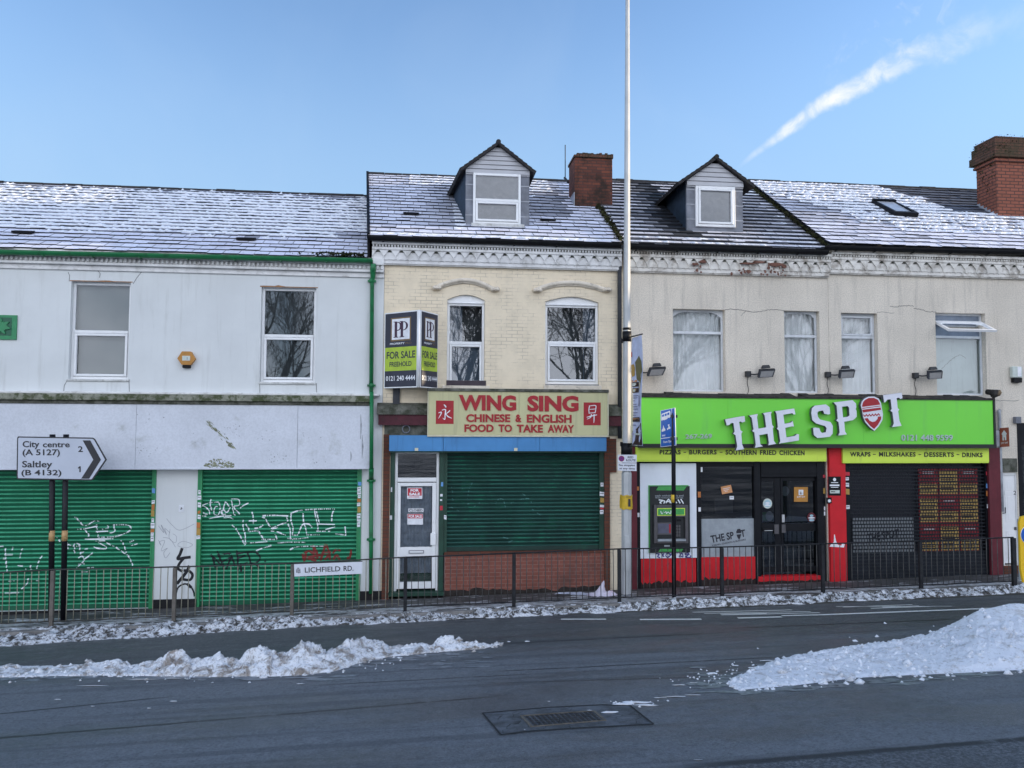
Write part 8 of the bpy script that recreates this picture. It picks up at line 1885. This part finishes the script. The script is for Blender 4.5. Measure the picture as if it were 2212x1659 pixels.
# ------------------------------------------------------------------ dropped bag
def bag():
    Y = -.75; c = atg('Z7', 1930, 1440); r = thing('carrier_bag', 'crumpled pale pink carrier bag lying at the foot of the brick wall', 'bag', c); rr = random.Random(4)
    mb = MB(); nu, nv = 34, 26; P = []
    for j in range(nv+1):
        for i in range(nu+1):
            u, v = i/nu*2-1, j/nv*2-1; e = max(0, 1-u*u-v*v*.9); cr = noise.fractal(Vector((u*3.1, v*3.1, 2.2)), .8, 2.1, 4); pk = math.exp(-((u+.12)**2*22+(v-.05)**2*9))
            h = .015+.05*e+.20*pk+.05*cr*(e+.25)
            P.append((c.x+u*.30+.03*cr+.06*pk, c.y+v*.16+.02*cr, gz(c.x, c.y)+max(.004, h)))
    mb.add(P, [(j*(nu+1)+i, j*(nu+1)+i+1, (j+1)*(nu+1)+i+1, (j+1)*(nu+1)+i) for j in range(nv) for i in range(nu) if ((i/nu*2-1)**2+(j/nv*2-1)**2) < 1.25]); mb.build('bag_body', M['bag'], r, fix=False)
    mb = MB(); P = []; c2 = atg('Z7', 1740, 1430)
    for j in range(9):
        for i in range(31):
            u, v = i/30, j/8; P.append((c2.x-.5+u*.95, c2.y-.12+v*.24+.04*math.sin(u*7), gz(c2.x, c2.y)+.012+.03*abs(noise.noise(Vector((u*6, v*5, 8))))))
    mb.add(P, [(j*31+i, j*31+i+1, (j+1)*31+i+1, (j+1)*31+i) for j in range(8) for i in range(30) if abs(j-3.5) < 3.8*math.sin(math.pi*(i+.5)/30)**.6]); mb.build('loose_wrap', M['bag_blue'], r, fix=False)
bag()

# ------------------------------------------------------------------ bare street trees behind the camera, seen mirrored in the glass
def make_tree(seed, H=15.0):
    rr = random.Random(seed); tr = MB(); cr = MB()
    def grow(p, d, L, r, depth):
        n = 4 if depth < 3 else 2; r = max(r, .013); pts = [p]; rs = [r]; q = p; dd = d
        for i in range(n):
            dd = (dd+Vector((rr.gauss(0, .11), rr.gauss(0, .11), rr.gauss(0, .05)+.03))).normalized(); q = q+dd*L/n; pts.append(q); rs.append(r*(1-.26*(i+1)/n))
        (tr if depth == 0 else cr).tube(pts, rs, 7 if depth < 2 else (4 if depth < 4 else 3), caps=False)
        if depth >= 6: return
        k = 4 if depth < 3 else 3
        for i in range(k):
            f = 1.0 if i == 0 else rr.uniform(.4, 1.0); j = min(n, max(1, int(round(f*n)))); b = pts[j]; az = rr.uniform(0, 6.28); tilt = rr.uniform(.28, .75) if i else rr.uniform(.1, .3)
            a = dd.orthogonal().normalized(); c = dd.cross(a); nd = (dd*math.cos(tilt)+(a*math.cos(az)+c*math.sin(az))*math.sin(tilt)).normalized()
            grow(b, nd, L*rr.uniform(.62, .84), rs[j]*(.80 if i == 0 else .60), depth+1)
    grow(Vector((0, 0, -.1)), Vector((0, 0, 1)), H*.26, .26, 0); return tr, cr
TL = ['bare winter tree across the road, mirrored in the right window of the white shop', 'bare winter tree across the road, mirrored in the left arched window', 'bare winter tree across the road, mirrored in the right arched window', 'bare winter tree across the road, mirrored in the wide net curtained window', 'bare winter tree across the road, mirrored in the narrow windows above the letters']
def trees():
    proto = []
    for s, (x, y) in ((5, (-6.8, -25)), (9, (2.0, -26))):
        tr, cr = make_tree(s); g = Vector((x, y, gz(x, y)-.05)); r = thing('street_tree', TL[len(proto)], 'tree', g, 'street trees across the road')
        for p in tr.v+cr.v: p += g
        tr.build('trunk', M['bark'], r, fix=False); cr.build('crown', M['bark'], r, fix=False); proto.append(r)
    for (x, y, k, rz), lab in zip(((7.8, -25, 0, 2.0), (14.0, -26, 1, 1.3), (20.5, -25, 0, 4.0)), TL[2:]):
        o = dup(proto[k], (x, y, gz(x, y)-.05), lab); o.rotation_euler.z = rz
trees()
# unseen block added to the right, placed to keep the low sun off the street
def shade_block():
    x0, x1, y0, y1 = 44.0, 56.0, -34.0, 1.2; g = gz(x0, -10); r = thing('shade_building', 'plain brick corner block beyond the right edge that shades the road', 'building', ((x0+x1)/2, (y0+y1)/2, g)); zt = g+6.5
    mb = MB(); mb.box(x0, x1, y0, y1, g-1.5, zt); mb.build('wall', M['brown_brick'], r); mb = MB(); mb.prism([(x0-.3, zt), (x1+.3, zt), ((x0+x1)/2, zt+.9)], y0-.2, y1+.2); mb.build('roof', M['slate_edge'], r)
    for j in range(2):
        for i in range(9):
            y = y0+2+i*3.5; z = g+.9+j*3.0; mb = MB(); mb.box(x0-.04, x0-.002, y, y+1.2, z, z+1.7); w = mb.build('window', M['old_white'], r); mb = MB(); mb.box(x0-.046, x0-.0405, y+.08, y+1.12, z+.08, z+1.62); mb.build('pane', M['black'], w)
shade_block()
